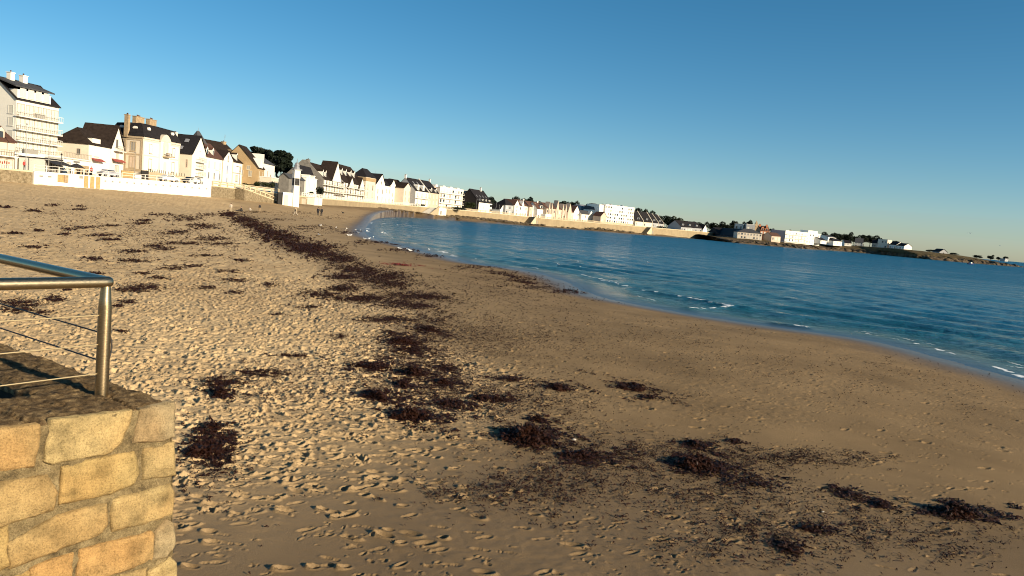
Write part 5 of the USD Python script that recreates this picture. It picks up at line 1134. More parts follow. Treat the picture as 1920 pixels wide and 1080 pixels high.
# houses on it
G = 34
def on_head(name, label, x0, x1, eave, ridge, base, depth, roof, wm, rm, cols_=2, fl=1, seed=0, back=36, dark=.35, turn=None, cat='house', **kw):
    Y0 = hy(x0) + back; Y1 = hy(x1) + back
    if turn is not None: Y0 = Y1 - turn
    return simple(name, label, x0, Y0, x1, Y1, eave, ridge, base, depth, roof, wm, rm, cols_, fl, seed, dark, cat=cat, **kw)
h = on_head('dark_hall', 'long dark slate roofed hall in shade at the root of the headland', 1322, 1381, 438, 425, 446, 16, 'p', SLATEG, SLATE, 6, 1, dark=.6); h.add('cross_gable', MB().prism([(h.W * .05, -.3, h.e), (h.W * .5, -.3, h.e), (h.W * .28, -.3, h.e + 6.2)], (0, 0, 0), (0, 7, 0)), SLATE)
h = on_head('long_pale_hall', 'long low cream hall with grey roof on the rocky point', 1382, 1428, 434.5, 427, 446.5, 13, 'h', CREAM, SLATEG, 8, 2, 3, back=30, turn=-1)
on_head('modern_box', 'white modern flat roofed box left of the church spire', 1375, 1391, 419, 418, 432, 9, 'flat', WHITE, WHITE, 2, 1, back=70); on_head('modern_box', 'grey and white modern box touching the church spire', 1397, 1413, 420, 419, 434, 9, 'flat', GREYW, WHITE, 2, 1, back=66)
Yc = hy(1417) + 74; p = at_depth(1417, 430, Yc)
T = thing('church_spire', 'small pointed stone church spire on the headland skyline', 'spire', (p[0], p[1], 0)); zc = lambda py: zat(1417, py, Yc)
add(T, 'tower', MB().box(-1.7, 1.7, -1.7, 1.7, 2, zc(425)), STONEC); add(T, 'spire', MB().raw([(-1.9, -1.9, zc(425)), (1.9, -1.9, zc(425)), (1.9, 1.9, zc(425)), (-1.9, 1.9, zc(425)), (0, 0, zc(413))], np.array([(0, 1, 4), (1, 2, 4), (2, 3, 4), (3, 0, 4)])), STONEC)
h = on_head('brick_manor', 'tall red brick manor with stepped dormers on the point', 1424, 1441, 432, 423, 449, 11, 'p', BRICK, TILE, 3, 2, 2, back=40)
for a in (.25, .7): h.dormer(h.W * a, .5, 2.2, 1.8, BRICK, TILE)
h.chimney(h.W * .1, 5, 1.4, 1, h.r - 1, h.r + 1, BRICK); h.chimney(h.W * .85, 5, 1.4, 1, h.r - 1, h.r + 1, BRICK)
on_head('brick_house', 'smaller red brick house with rose gable in front of the manor', 1446, 1463, 442, 436, 452, 9, 'p', ROSE, TILE, 3, 1, 1, back=32)
h = House('point_apartments', 'long white three storey apartment block on the point right of the brick houses', 'building', 1471, hy(1471) + 40, 1536, hy(1536) + 44, 12, 452.5); h.body(h.zz(1471, 432.5), WHITE, roof='flat', rmat=WHITE, parapet=.2)
for k_ in range(3): h.grid('F', 12, [h.e / 3 * (k_ + .5)], 1.6, 1.5, None, FRAMEW, k_, dark=.4, mull=False); h.balcony(.2, h.W * .6, h.e / 3 * k_ + .1, 1.1, bars=14)
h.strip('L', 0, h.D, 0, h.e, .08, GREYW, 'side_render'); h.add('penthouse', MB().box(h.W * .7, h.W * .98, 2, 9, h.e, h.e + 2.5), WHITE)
for i, (x0, x1, ev, rd, bs, wm, rm, rf_) in enumerate([(1538, 1549, 450, 445, 454.5, WHITE, SLATE, 'p'), (1551, 1566, 444, 441, 452, WHITE, SLATEG, 'p'), (1562, 1578, 451.5, 446, 458, WHITE, SLATE, 'h'), (1583, 1596, 455, 450, 459, WHITE, SLATE, 'p'), (1602, 1617, 454, 446, 462, WHITE, SLATEG, 'p'), (1634, 1645, 455, 449, 464.5, CREAM, SLATE, 'p'), (1644, 1662, 448, 446, 466, CREAM, ZINC, 'flat'), (1666, 1679, 458, 452, 467.5, WHITE, SLATE, 'p'), (1680, 1694, 460, 455, 469, WHITE, SLATE, 'p')]):
    on_head('headland_house', ('low white house right of the point apartments', 'white house with pale roof behind the hipped bungalow', 'white bungalow with dark hipped roof on the headland', 'low white cottage between dark trees', 'grey gabled house with white garden wall on the headland', 'cream house with dark roof at the foot of the tall cream block', 'tall cream flat topped block on the headland', 'white house with dark roof next to the last one', 'last white house at the right end of the headland row')[i], x0, x1, ev, rd, bs, 9, rf_, wm, rm, 3, 1 if i not in (4, 6) else 2, i, back=30 if i != 1 else 50)
h = on_head('dark_barn', 'lone dark steep roofed house on the bare headland', 1761, 1776, 472, 466.5, 475.5, 9, 'f', GREYW, SLATE, 1, 1, back=40)
on_head('white_lodge', 'tiny white house between dark trees near the tip', 1884, 1890, 485.2, 484, 488, 4, 'flat', GREYW, GREYW, 2, 1, back=36)

# ---------------------------------------------------------------- trees
LEAF = {}
def leaf_mat(name, a, b, tr=.35):
    usdkit.material(stage, L + name, {'oi': ('geometry', {}), 'r': ('rgb_ramp', {'ramp': [(0, a), (1, b)]}), 'd': ('principled_bsdf', {'roughness': .6, 'specular_ior_level': .25}), 't': ('translucent_bsdf', {}), 'm': ('mix_closure', {'fac': tr})},
        [('oi.random_per_island', 'r.fac'), ('r.color', 'd.base_color'), ('r.color', 't.color'), ('d.BSDF', 'm.closure1'), ('t.BSDF', 'm.closure2')], surface='m.closure')
    return L + name
PINE = leaf_mat('pine_leaf', (.012, .018, .009), (.045, .055, .022)); OLIVE = leaf_mat('olive_leaf', (.045, .05, .022), (.13, .12, .055)); SHRUB = leaf_mat('shrub_leaf', (.03, .04, .012), (.12, .12, .035)); BARK = plain('bark', (.075, .055, .04), .9, var=.3, vscale=3)
def leaves(blobs, n, size, seed):
    """leaf-sized quads scattered in the shells of ellipsoidal clumps"""
    r = np.random.default_rng(seed); B = np.array([b[3] * b[4] * b[5] for b in blobs]) ** .75; which = r.choice(len(blobs), n, p=B / B.sum()); b = np.array(blobs)[which]
    d = r.normal(size=(n, 3)); d /= np.linalg.norm(d, axis=1, keepdims=True); rad = r.uniform(.35, 1.08, n) ** .5
    c = b[:, :3] + d * b[:, 3:6] * rad[:, None]
    a = r.normal(size=(n, 3)) ; a[:, 2] *= .5; a /= np.linalg.norm(a, axis=1, keepdims=True); e = np.cross(a, d + .6 * r.normal(size=(n, 3))); e /= np.linalg.norm(e, axis=1, keepdims=True) + 1e-9
    s = size * r.uniform(.6, 1.4, n)[:, None]
    v = np.stack([c - a * s - e * s * .45, c + a * s * .2 - e * s * .75, c + a * s + e * s * .45, c - a * s * .2 + e * s * .75], 1).reshape(-1, 3)
    i = np.arange(n) * 4; f = np.vstack([np.stack([i, i + 1, i + 2], 1), np.stack([i, i + 2, i + 3], 1)])
    return trimesh.Trimesh(v, f, process=False)
def limb(m, a, b, r0, r1, seed, n=6):
    r = np.random.default_rng(seed); t = np.linspace(0, 1, n)[:, None]; p = np.array(a) * (1 - t) + np.array(b) * t; p[1:-1] += r.normal(0, np.linalg.norm(np.array(b) - a) * .035, (n - 2, 3)); m.tube(p, np.linspace(r0, r1, n), 7)
def tree(name, label, loc, blobs, n, size, mat, trunks, seed, group=None, cat='tree'):
    T = thing(name, label, cat, loc, group=group); m = MB()
    for i, (a, b, r0, r1) in enumerate(trunks): limb(m, a, b, r0, r1, seed + i)
    add(T, 'trunk', m, BARK, smooth=True); add(T, 'crown', leaves(blobs, n, size, seed), mat)
    return T
# the big cypresses behind the white hip house
Y = 292.0; p0 = at_depth(522, 350, Y); s = Y / FPX
def cb(px, py, rx, ry, rz=None): q = at_depth(px, py, Y); return (q[0] - p0[0], q[1] - p0[1] + rng.uniform(-1, 1) * 2, q[2] - p0[2], rx * s, (rz or rx) * s, ry * s)
bl = [cb(*b) for b in [(523, 288, 12, 7), (537, 293, 9, 8), (512, 296, 12, 8), (530, 303, 14, 8), (540, 308, 8, 7), (515, 308, 10, 7), (545, 318, 5, 6), (528, 316, 12, 6), (517, 318, 9, 5), (538, 320, 7, 5), (508, 288, 6, 5)]]
lc = lambda px, py: tuple(at_depth(px, py, Y) - p0)
tree('cypress_tree', 'large dark cypress with bare forked trunks left of the lookout tower', p0, bl, 5200, .42, PINE, [(lc(521, 352), lc(519, 322), .5, .35), (lc(519, 322), lc(514, 304), .3, .15), (lc(519, 326), lc(530, 306), .28, .12), (lc(529, 352), lc(528, 330), .45, .35), (lc(528, 330), lc(540, 314), .3, .12), (lc(528, 332), lc(522, 310), .25, .1)], 11)
p0 = at_depth(492, 345, Y); bl = [cb(*b) for b in [(486, 282, 10, 5), (478, 279, 7, 4), (496, 286, 10, 6), (490, 294, 12, 8), (480, 292, 10, 8), (503, 300, 7, 8)]]
lc = lambda px, py: tuple(at_depth(px, py, Y) - p0)
tree('cypress_tree', 'spreading dark cypress whose ragged top rises behind the white hip house', p0, bl, 2800, .42, PINE, [(lc(493, 350), lc(490, 310), .5, .35), (lc(490, 310), lc(480, 290), .3, .1), (lc(490, 310), lc(498, 288), .3, .1)], 21)
# skyline trees, a few forms repeated
forms = []
for f_ in range(4):
    r = np.random.default_rng(40 + f_); nb_ = 9
    bl = [(0, 0, .62, .34, .34, .26)] + [(r.uniform(-.42, .42), r.uniform(-.4, .4), r.uniform(.42, .92) if f_ != 2 else r.uniform(.62, .9), r.uniform(.16, .28), r.uniform(.16, .28), r.uniform(.10, .2)) for _ in range(nb_)]
    forms.append((bl, [((0, 0, -.15), (0, 0, .55), .035, .02), ((0, 0, .35), (.2, .1, .7), .02, .01), ((0, 0, .4), (-.22, -.1, .72), .02, .01)]))
first = {}
def sky_tree(px, top, base, wpx, Y, f_, label, group, mat=PINE, name='pine_tree'):
    b = at_depth(px, base, Y); t = at_depth(px, top, Y); H_ = t[2] - b[2]; w = wpx * Y / FPX
    key = (f_, mat)
    ps = project(b)
    sc = (w, w, H_)
    if key not in first:
        T = thing(name, label, 'tree', b, rotz=px * .7, group=group, scale=sc); m = MB()
        for i, (a, c_, r0, r1) in enumerate(forms[f_][1]): limb(m, a, c_, r0, r1, 60 + i)
        add(T, 'trunk', m, BARK, smooth=True); add(T, 'crown', leaves(forms[f_][0], 1500, .042, 80 + f_), mat); first[key] = T
    else: copy_of(first[key], name, label, b, px * .7, group, sc)
ORD = ['leftmost', 'second', 'third', 'fourth', 'fifth', 'sixth', 'seventh', 'eighth', 'ninth', 'tenth', 'eleventh', 'twelfth', 'thirteenth', 'fourteenth', 'fifteenth', 'sixteenth', 'seventeenth', 'eighteenth']
def nth(k, n): return 'rightmost' if k == n - 1 else ORD[k] + (' from left' if k else '')
def grove(items, what, where, group, *more):
    xs = sorted(a[0] for a in items)
    for a in items: sky_tree(*a, f'{what} {where}, {nth(xs.index(a[0]), len(xs))} of {len(xs)}', group, *more)
behind = [(1000, 373, 408, 30, 590, 0), (985, 371, 406, 24, 585, 1), (962, 369, 404, 20, 570, 2), (950, 371, 404, 18, 560, 3), (972, 372, 405, 20, 580, 0)]
grove(behind, 'dark pine', 'behind the brown tiled row', 'pines behind the brown tiled row')
grove([(1060, 376, 412, 26, 620, 1), (1075, 379, 412, 22, 620, 0), (1053, 379, 412, 18, 622, 2), (1094, 383, 412, 26, 650, 3), (1108, 384, 412, 18, 650, 0), (1040, 379, 410, 20, 615, 2), (1025, 378, 410, 20, 610, 3)], 'dark pine', 'behind the gothic villas and grey mansard', 'pines behind the gothic villas')
grove([(1192, 389, 425, 18, 670, 1), (1203, 393, 425, 22, 690, 2), (1218, 397, 427, 24, 690, 0), (1236, 401, 428, 22, 700, 3), (1250, 404, 430, 22, 705, 1)], 'dark pine', 'behind the terraced houses', 'pines behind the terraced houses')
grove([(1262, 407, 432, 24, 690, 0), (1272, 409, 432, 18, 685, 2)], 'sunlit olive green tree', 'between the two dark terraces', 'olive trees between the terraces', OLIVE, 'olive_tree')
grove([(1287, 412, 434, 22, 720, 3), (1303, 415, 436, 20, 722, 1), (1318, 417, 438, 20, 730, 0), (1335, 418, 440, 22, 735, 2), (1352, 417, 440, 26, 760, 0), (1362, 418, 440, 18, 760, 3), (1372, 413, 440, 16, 770, 1), (1400, 413.5, 440, 18, 775, 2), (1392, 417, 440, 14, 775, 0), (1408, 418, 440, 14, 775, 3)], 'dark pine', 'behind the dark hall', 'pines behind the dark hall')
grove([(1448, 428, 450, 14, 790, 1), (1478, 432, 452, 14, 790, 0), (1505, 433, 452, 16, 795, 2), (1520, 435, 454, 18, 795, 3)], 'dark tree', 'behind the point apartments', 'trees behind the point apartments')
grove([(1545, 436, 456, 22, 800, 0), (1560, 437, 458, 20, 800, 2), (1573, 438, 459, 18, 800, 1), (1588, 436.5, 460, 24, 800, 0), (1600, 440, 461, 20, 800, 3), (1618, 440, 463, 20, 800, 1), (1630, 442, 464, 22, 805, 2), (1644, 443, 466, 24, 805, 0), (1660, 449, 468, 14, 800, 3), (1676, 451, 469, 14, 800, 1)], 'dark tree', 'behind the white headland houses', 'trees behind the headland houses')
grove([(1742, 468, 474, 16, 800, 2), (1752, 469, 475, 14, 800, 0), (1786, 473, 479, 14, 800, 3), (1830, 478, 486, 16, 800, 1), (1857, 478.5, 489, 14, 802, 0), (1872, 482, 490, 9, 802, 2), (1884, 479.5, 489, 9, 806, 3)], 'low dark windblown bush', 'on the bare headland', 'bushes on the bare headland', PINE, 'windblown_bush')
grove([(919, 365, 394, 16, 505, 3), (928, 377, 398, 14, 530, 1), (940, 379, 400, 16, 540, 0)], 'dark tree', 'beside the black gabled house', 'trees beside the black gabled house')
sky_tree(884, 379, 396, 22, 452, 1, 'round dark bush below the black slated gable', None, SHRUB, 'palm_bush')
# shrubs on the promenade
def shrub(px, py, base, wpx, Y, label, mat=SHRUB, n=700, name='shrub', size=.13):
    b = at_depth(px, base, Y); w = wpx * Y / FPX / 2; H_ = (base - py) * Y / FPX; r = np.random.default_rng(int(px))
    bl = [(r.uniform(-.6, .6) * w, r.uniform(-.5, .5) * w, H_ * r.uniform(.35, .75), w * r.uniform(.35, .6), w * r.uniform(.35, .6), H_ * r.uniform(.22, .4)) for _ in range(8)]
    tree(name, label, b, bl, n, size, mat, [((0, 0, -.3), (0, 0, H_ * .6), .06, .03)], int(px), cat='shrub')
shrub(463, 343, 352, 20, 215, 'leftmost low green shrub behind the cream balustrade'); shrub(480, 340, 352, 14, 218, 'spiky upright shrub behind the cream balustrade'); shrub(494, 341, 353, 18, 221, 'broad green shrub behind the cream balustrade'); shrub(509, 342, 354, 16, 224, 'yellow green shrub next to the cream kiosk', OLIVE)
shrub(600, 351, 366, 17, 250, 'dense dark round bush before the long hotel', PINE, 1200, 'round_bush'); shrub(583, 360, 366, 16, 244, 'low green shrub before the crenellated house'); shrub(638, 366, 371, 24, 285, 'reddish low hedge before the long hotel', TILE, 700, 'hedge')
shrub(785, 382, 387, 26, 395, 'long brown hedge beside the white beach stairs', OLIVE, 700, 'hedge', .25); shrub(852, 388, 393, 44, 430, 'dark hedge at the foot of the white apartments', PINE, 1100, 'hedge', .25); shrub(1240, 424, 431, 20, 640, 'dark garden shrub in front of the terraced houses', PINE, 600, 'shrub', .35)
# ---------------------------------------------------------------- seaweed
usdkit.material(stage, L + 'seaweed', {'g': ('geometry', {}), 'r': ('rgb_ramp', {'ramp': [(0, (.022, .007, .003)), (.2, (.085, .026, .010)), (.5, (.19, .062, .024)), (.78, (.28, .11, .045)), (.92, (.38, .22, .10)), (1, (.48, .36, .19))]}), 'p': ('principled_bsdf', {'roughness': .55, 'specular_ior_level': .2})},
    [('g.random_per_island', 'r.fac'), ('r.color', 'p.base_color')], surface='p.BSDF')
usdkit.material(stage, L + 'red_seaweed', {'g': ('geometry', {}), 'r': ('rgb_ramp', {'ramp': [(0, (.16, .02, .012)), (.7, (.34, .06, .025)), (1, (.45, .18, .08))]}), 'p': ('principled_bsdf', {'roughness': .6})}, [('g.random_per_island', 'r.fac'), ('r.color', 'p.base_color')], surface='p.BSDF')
WEED = L + 'seaweed'
def ribbons(c, yaw, ln, wd, lift, pitch, seed, seg=3):
    """bent strips: centres c (n,3), heading, length, width, arch height, pitch"""
    n = len(c); r = np.random.default_rng(seed); t = np.linspace(-.5, .5, seg + 1)
    curl = r.normal(0, .9, n); roll = r.normal(0, .5, n)
    a = yaw[:, None] + curl[:, None] * t[None]
    dx = np.cos(a) * ln[:, None] / seg; dy = np.sin(a) * ln[:, None] / seg
    x = np.cumsum(dx, 1) - dx.mean(1, keepdims=True) * (seg + 1) / 2; y = np.cumsum(dy, 1) - dy.mean(1, keepdims=True) * (seg + 1) / 2
    z = lift[:, None] * (1 - (2 * t[None]) ** 2) + np.tan(pitch)[:, None] * ln[:, None] * t[None]
    p = c[:, None] + np.stack([x, y, z], -1)
    s = np.stack([-np.sin(a), np.cos(a), np.repeat(np.sin(roll)[:, None], seg + 1, 1)], -1); w = wd[:, None] * (1 - .75 * np.abs(2 * t[None]) ** 3) / 2
    v = np.stack([p - s * w[..., None], p + s * w[..., None]], 2).reshape(-1, 3)
    k = np.arange(n)[:, None] * 2 * (seg + 1) + 2 * np.arange(seg)[None]
    k = k.ravel(); f = np.vstack([np.stack([k, k + 2, k + 3], 1), np.stack([k, k + 3, k + 1], 1)])
    return v, f
def clump(label, px, py, rx, ry, n, hgt=.16, ang=None, mat=WEED, ls=.85, name='seaweed_clump', group=None, tail=0.0):
    c = on_sand(px, py); a = on_sand(px - rx, py), on_sand(px + rx, py); R1 = np.linalg.norm((a[1] - a[0])[:2]) / 2; b = on_sand(px, py - ry), on_sand(px, py + ry); R2 = np.linalg.norm((b[1] - b[0])[:2]) / 2
    r = np.random.default_rng(int(px * 7 + py)); an = math.atan2(*(a[1] - a[0])[:2][::-1]) if ang is None else ang
    T = thing(name, label, 'seaweed', (c[0], c[1], 0), group=group)
    hgt *= .72
    # lumpy body under the strands
    k = 26; gu, gv = np.meshgrid(np.linspace(-1.25, 1.25, k), np.linspace(-1.25, 1.25, k), indexing='ij'); ca, sa = math.cos(an), math.sin(an)
    sh_ = lambda u, v: np.maximum(0, 1 - np.sqrt(((u - .05) * 1.5 * (1 + .3 * np.sin(3 * v + px))) ** 2 + (1.5 * v) ** 2) ** 1.6) * np.clip(3.2 * (meshkit.fbm(np.stack([u * 1.9 + px, v * 1.9, 0 * u], -1), 3, 3) - .34), 0, 1.25)
    gu, gv = gu * .72, gv * .72; hx, hyy = gu * R1 * ca - gv * R2 * sa, gu * R1 * sa + gv * R2 * ca
    hz = hgt * 1.1 * sh_(gu, gv); zs_ = sand_z(c[0] + hx, c[1] + hyy) - .035 + hz * (1 + .5 * (meshkit.noise(np.stack([hx * 9, hyy * 9, 0 * hx], -1), 2) - .5))
    i = np.arange(k * k).reshape(k, k); q = np.stack([i[:-1, :-1], i[1:, :-1], i[1:, 1:], i[:-1, 1:]], -1).reshape(-1, 4)
    q = q[(hz.ravel()[q] > .30 * hgt).any(1)]
    if len(q): add(T, 'mound', trimesh.Trimesh(np.stack([hx, hyy, zs_], -1).reshape(-1, 3), np.vstack([q[:, [0, 1, 2]], q[:, [0, 2, 3]]]), process=False), MOUND, smooth=True)
    u = r.normal(.05, .36, n); v = r.normal(0, .36, n); far_ = r.random(n) < .42; kx_, ky_ = r.normal(.5, .75, 26), r.normal(.1, .75, 26); kk = r.integers(0, 26, n); u = np.where(far_, kx_[kk] + r.normal(0, .09, n), u); v = np.where(far_, ky_[kk] + r.normal(0, .16, n), v); u += tail * np.abs(r.normal(0, .5, n))
    x = c[0] + u * R1 * ca - v * R2 * sa; y = c[1] + u * R1 * sa + v * R2 * ca
    h = hgt * 1.15 * sh_(u, v)
    z = sand_z(x, y) + h * r.uniform(.55, 1.12, n) + .008
    vv, ff = ribbons(np.stack([x - c[0], y - c[1], z], -1), r.uniform(0, 6.28, n), r.uniform(.04, .14, n) * ls, r.uniform(.014, .042, n) * ls, r.uniform(.0, .03, n) * ls, np.clip(r.normal(0, .4, n), -.75, .75) * (h > .02), int(px))
    add(T, 'fronds', trimesh.Trimesh(vv, ff, process=False), mat)
    return T
MOUND = plain('seaweed_mound', (.03, .011, .006), .85, spec=.05, var=.6, vscale=14, bump=.03, bscale=25)
CL = [('big long black seaweed heap left of the middle of the foreground', 985, 822, 62, 24, 1900, .25), ('brown trailing end of the big seaweed heap', 1090, 857, 62, 13, 700, .10), ('small round seaweed tuft above the big heap', 1005, 788, 22, 6, 300, .1),
  ('large dark seaweed heap right of the centre of the foreground', 1310, 878, 62, 20, 1700, .26), ('thin scattered tail right of the large heap', 1405, 905, 56, 14, 320, .06), ('small dark tuft just above the large right heap', 1302, 836, 28, 9, 500, .12), ('tiny dark tuft left of the sand smear', 1375, 829, 14, 4, 160, .08),
  ('lone dark seaweed heap at the lower right of the sand', 1785, 962, 70, 13, 1200, .2), ('curved thin seaweed strand between the two right heaps', 1590, 928, 34, 14, 500, .1), ('small round seaweed tuft left of the lone heap', 1651, 949, 13, 7, 260, .1), ('low flat seaweed streak at the lower right', 1520, 992, 34, 6, 200, .08), ('ragged seaweed patch near the bottom edge right of the middle', 1475, 1030, 28, 13, 240, .08),
  ('seaweed heap against the corner of the stone parapet', 370, 850, 36, 13, 300, .17), ('ragged upper seaweed patch beside the stone parapet', 395, 803, 40, 9, 240, .13), ('dark reddish tuft in the trodden sand right of the handrail', 412, 740, 28, 13, 500, .14),
  ('wide flat reddish seaweed heap in the middle of the beach', 695, 688, 54, 14, 1000, .14), ('dark right half of the wide reddish heap', 772, 702, 36, 11, 900, .16), ('round red brown heap below the wide one', 708, 746, 42, 16, 1300, .2), ('narrow dark heap between the round heap and the wide one', 755, 724, 24, 8, 500, .13),
  ('long low heap with a black shadowed end', 778, 783, 66, 15, 1500, .2), ('black heap right of the round red brown one', 845, 760, 40, 10, 800, .17), ('dark seaweed patch just right of the black heap', 915, 748, 54, 9, 650, .12), ('small heap behind the black heap', 832, 720, 30, 9, 550, .14), ('heap at the right edge of the wrack before the smooth sand', 1045, 728, 38, 10, 520, .13),
  ('dark heap on the upper right of the foreground wrack', 1180, 726, 34, 12, 700, .15), ('thin tail of the upper right heap', 1215, 747, 36, 5, 260, .06), ('narrow dark seaweed line above the wide heap', 770, 660, 30, 8, 600, .15), ('dark oval heap under the dense wrack band', 748, 642, 42, 8, 800, .16), ('large mixed heap at the foot of the dense wrack band', 795, 620, 42, 12, 900, .18), ('small heap left of the large mixed heap', 735, 626, 16, 5, 300, .14), ('low heap right below the middle wrack', 835, 692, 24, 8, 420, .13), ('low broad patch of seaweed left of the smooth sand', 950, 712, 56, 7, 380, .08)]
for lb, px, py, rx, ry, n, hg in CL: clump(lb, px, py, rx, ry, n, hg)
clump('bright orange red strip of seaweed on the damp sand', 748, 497, 22, 2.6, 260, .08, mat=L + 'red_seaweed', ls=1.6, name='red_seaweed')
for lb, px, py, rx, ry, n, hg in [('dark ridge of wrack at the swash edge, left part', 800, 480, 22, 1.4, 160, .10), ('dark ridge of wrack at the swash edge, middle part', 905, 500, 34, 1.8, 220, .10), ('dark ridge of wrack at the swash edge, largest lump', 960, 518, 26, 3.2, 280, .14), ('dark ridge of wrack at the swash edge, right part', 985, 530, 24, 3, 220, .1), ('thin wrack line next to the water sheet', 1060, 546, 40, 2, 160, .05), ('small wrack tuft beside the gulls', 722, 456, 10, 2, 100, .15)]:
    clump(lb, px, py, rx, ry, n, hg, ls=1.4)

# loose wrack: far too many strands to count
LIT = []
def litter(px, py, rx, ry, n, size=1.0): LIT.append((px, py, rx, ry, n, size))
band = [(430, 402, 16, 5), (455, 412, 22, 6), (480, 424, 30, 7), (505, 436, 34, 8), (530, 447, 36, 7), (558, 460, 42, 8), (590, 464, 46, 7), (575, 470, 34, 6), (610, 480, 34, 6), (640, 487, 30, 6), (660, 505, 40, 8), (690, 510, 38, 8), (735, 518, 32, 6), (700, 525, 46, 8), (640, 520, 30, 4), (740, 535, 44, 8), (640, 541, 28, 5), (600, 553, 40, 6), (660, 560, 44, 5), (760, 555, 54, 8), (800, 557, 40, 5), (780, 575, 40, 7), (800, 600, 56, 14), (730, 600, 40, 6), (740, 570, 40, 8), (690, 560, 30, 6), (760, 640, 46, 10), (770, 655, 36, 10)]
for i, (x, y, a, b) in enumerate(band): litter(x, y, a, b, 620 if y < 500 else 560, 1.5 if y < 480 else 1.1); litter(x + 6, y + 2, a * 1.5, b * 2.2, 420, 1.0)
streaks = [(12, 389, 14, 2), (65, 396, 16, 2), (98, 385, 14, 2), (150, 393, 16, 2), (150, 387, 12, 1.5), (25, 438, 20, 2), (70, 433, 10, 1.5), (130, 431, 14, 2), (120, 440, 12, 2), (160, 427, 22, 2), (190, 442, 34, 2.5), (205, 450, 26, 2.5), (205, 424, 20, 1.5), (270, 414, 22, 2), (262, 420, 20, 2), (300, 403, 30, 3), (350, 410, 40, 6), (390, 403, 24, 4), (380, 425, 36, 6), (330, 436, 28, 4), (400, 448, 36, 4), (345, 457, 40, 3), (420, 458, 30, 2), (290, 462, 18, 4), (310, 467, 22, 3), (250, 472, 34, 3), (385, 480, 26, 2), (175, 487, 20, 4), (250, 490, 36, 4), (350, 500, 36, 3), (320, 505, 30, 2), (455, 489, 18, 3), (425, 510, 24, 3), (180, 513, 22, 2), (265, 513, 20, 3), (295, 522, 24, 3), (390, 540, 20, 3), (440, 526, 28, 4), (505, 535, 18, 4), (440, 549, 22, 3), (270, 540, 40, 8), (240, 545, 30, 5), (100, 562, 24, 7), (40, 570, 42, 9), (30, 583, 34, 6), (80, 586, 20, 4), (240, 567, 20, 4), (220, 575, 12, 3), (230, 623, 16, 3), (125, 545, 10, 2), (60, 464, 30, 2), (490, 700, 50, 8), (550, 668, 40, 4), (420, 720, 40, 12), (400, 832, 46, 30), (700, 600, 40, 5), (640, 632, 20, 4), (520, 590, 16, 2), (580, 577, 30, 3)]
for x, y, a, b in streaks: litter(x, y, a, b, int(60 + a * b * 2.2), 1.0)
beach = [(480, 398, 40, 4), (560, 400, 50, 5), (620, 408, 60, 4), (520, 412, 40, 4), (600, 430, 60, 4), (650, 436, 60, 4), (580, 425, 40, 3), (690, 455, 40, 4), (830, 480, 40, 3), (880, 502, 40, 4), (930, 512, 40, 5), (975, 525, 40, 6), (1010, 540, 40, 5), (1060, 548, 40, 5), (760, 470, 40, 4)]
for x, y, a, b in beach: litter(x, y, a, b, 240, 1.0)
loose = [(900, 560, 240, 60, 1500), (900, 640, 200, 50, 1800), (700, 700, 200, 60, 1800), (850, 740, 180, 50, 2200), (1000, 760, 160, 50, 900), (1130, 860, 170, 60, 900), (1350, 920, 170, 60, 800), (1300, 860, 220, 40, 900), (1500, 860, 160, 20, 700), (1540, 980, 180, 60, 520), (1750, 1010, 180, 50, 450), (1400, 1010, 200, 60, 550), (1000, 920, 200, 50, 900), (480, 720, 160, 60, 700), (400, 860, 70, 50, 500), (1200, 640, 250, 50, 500), (1400, 700, 250, 60, 350), (1700, 720, 200, 60, 250), (560, 560, 260, 60, 1100), (300, 480, 280, 70, 1500), (150, 420, 160, 50, 400), (760, 660, 90, 40, 1500), (800, 700, 110, 50, 2000)]
for x, y, a, b, n in loose: litter(x, y, a, b, int(n * 2.2), .85)
rr = np.random.default_rng(77); CC, YY, LL, WWd, HH, PP = [], [], [], [], [], []
for (px, py, rx, ry, n, size) in LIT:
    c = on_sand(px, py); a, b = on_sand(px - rx, py), on_sand(px + rx, py); e, f_ = on_sand(px, max(py - ry, hor(px) + 9)), on_sand(px, py + ry)
    u = rr.normal(0, .5, n); v = rr.normal(0, .5, n)
    # gathered in little knots
    kx, ky = rr.normal(0, .5, max(3, n // 12)), rr.normal(0, .5, max(3, n // 12)); w = rr.integers(0, len(kx), n); m = rr.random(n) < .6
    u = np.where(m, kx[w] + rr.normal(0, .035, n), u); v = np.where(m, ky[w] + rr.normal(0, .07, n), v)
    p = c[None, :2] + u[:, None] * (b - a)[None, :2] / 2 + v[:, None] * (f_ - e)[None, :2] / 2
    dist = np.hypot(p[:, 0], p[:, 1]); ok = (sdist(p[:, 0], p[:, 1]) > .5) & (dist > 4.5)
    p, dist = p[ok], dist[ok]; n = len(p); g = np.clip(dist / 26, .75, 3.2) * size
    CC.append(np.column_stack([p, sand_z(p[:, 0], p[:, 1]) + .006 + .02 * g * rr.random(n)])); YY.append(rr.normal(0.1, .9, n)); LL.append(rr.uniform(.035, .12, n) * g); WWd.append(rr.uniform(.014, .036, n) * g); HH.append(rr.uniform(.004, .035, n) * g); PP.append(rr.normal(0, .12, n))
v, f = ribbons(np.vstack(CC), np.concatenate(YY), np.concatenate(LL), np.concatenate(WWd), np.concatenate(HH), np.concatenate(PP), 5, seg=2)
add(None, 'seaweed_litter', trimesh.Trimesh(v, f, process=False), WEED, kind='stuff', label='dark red brown seaweed scraps strewn over the beach', cat='seaweed')
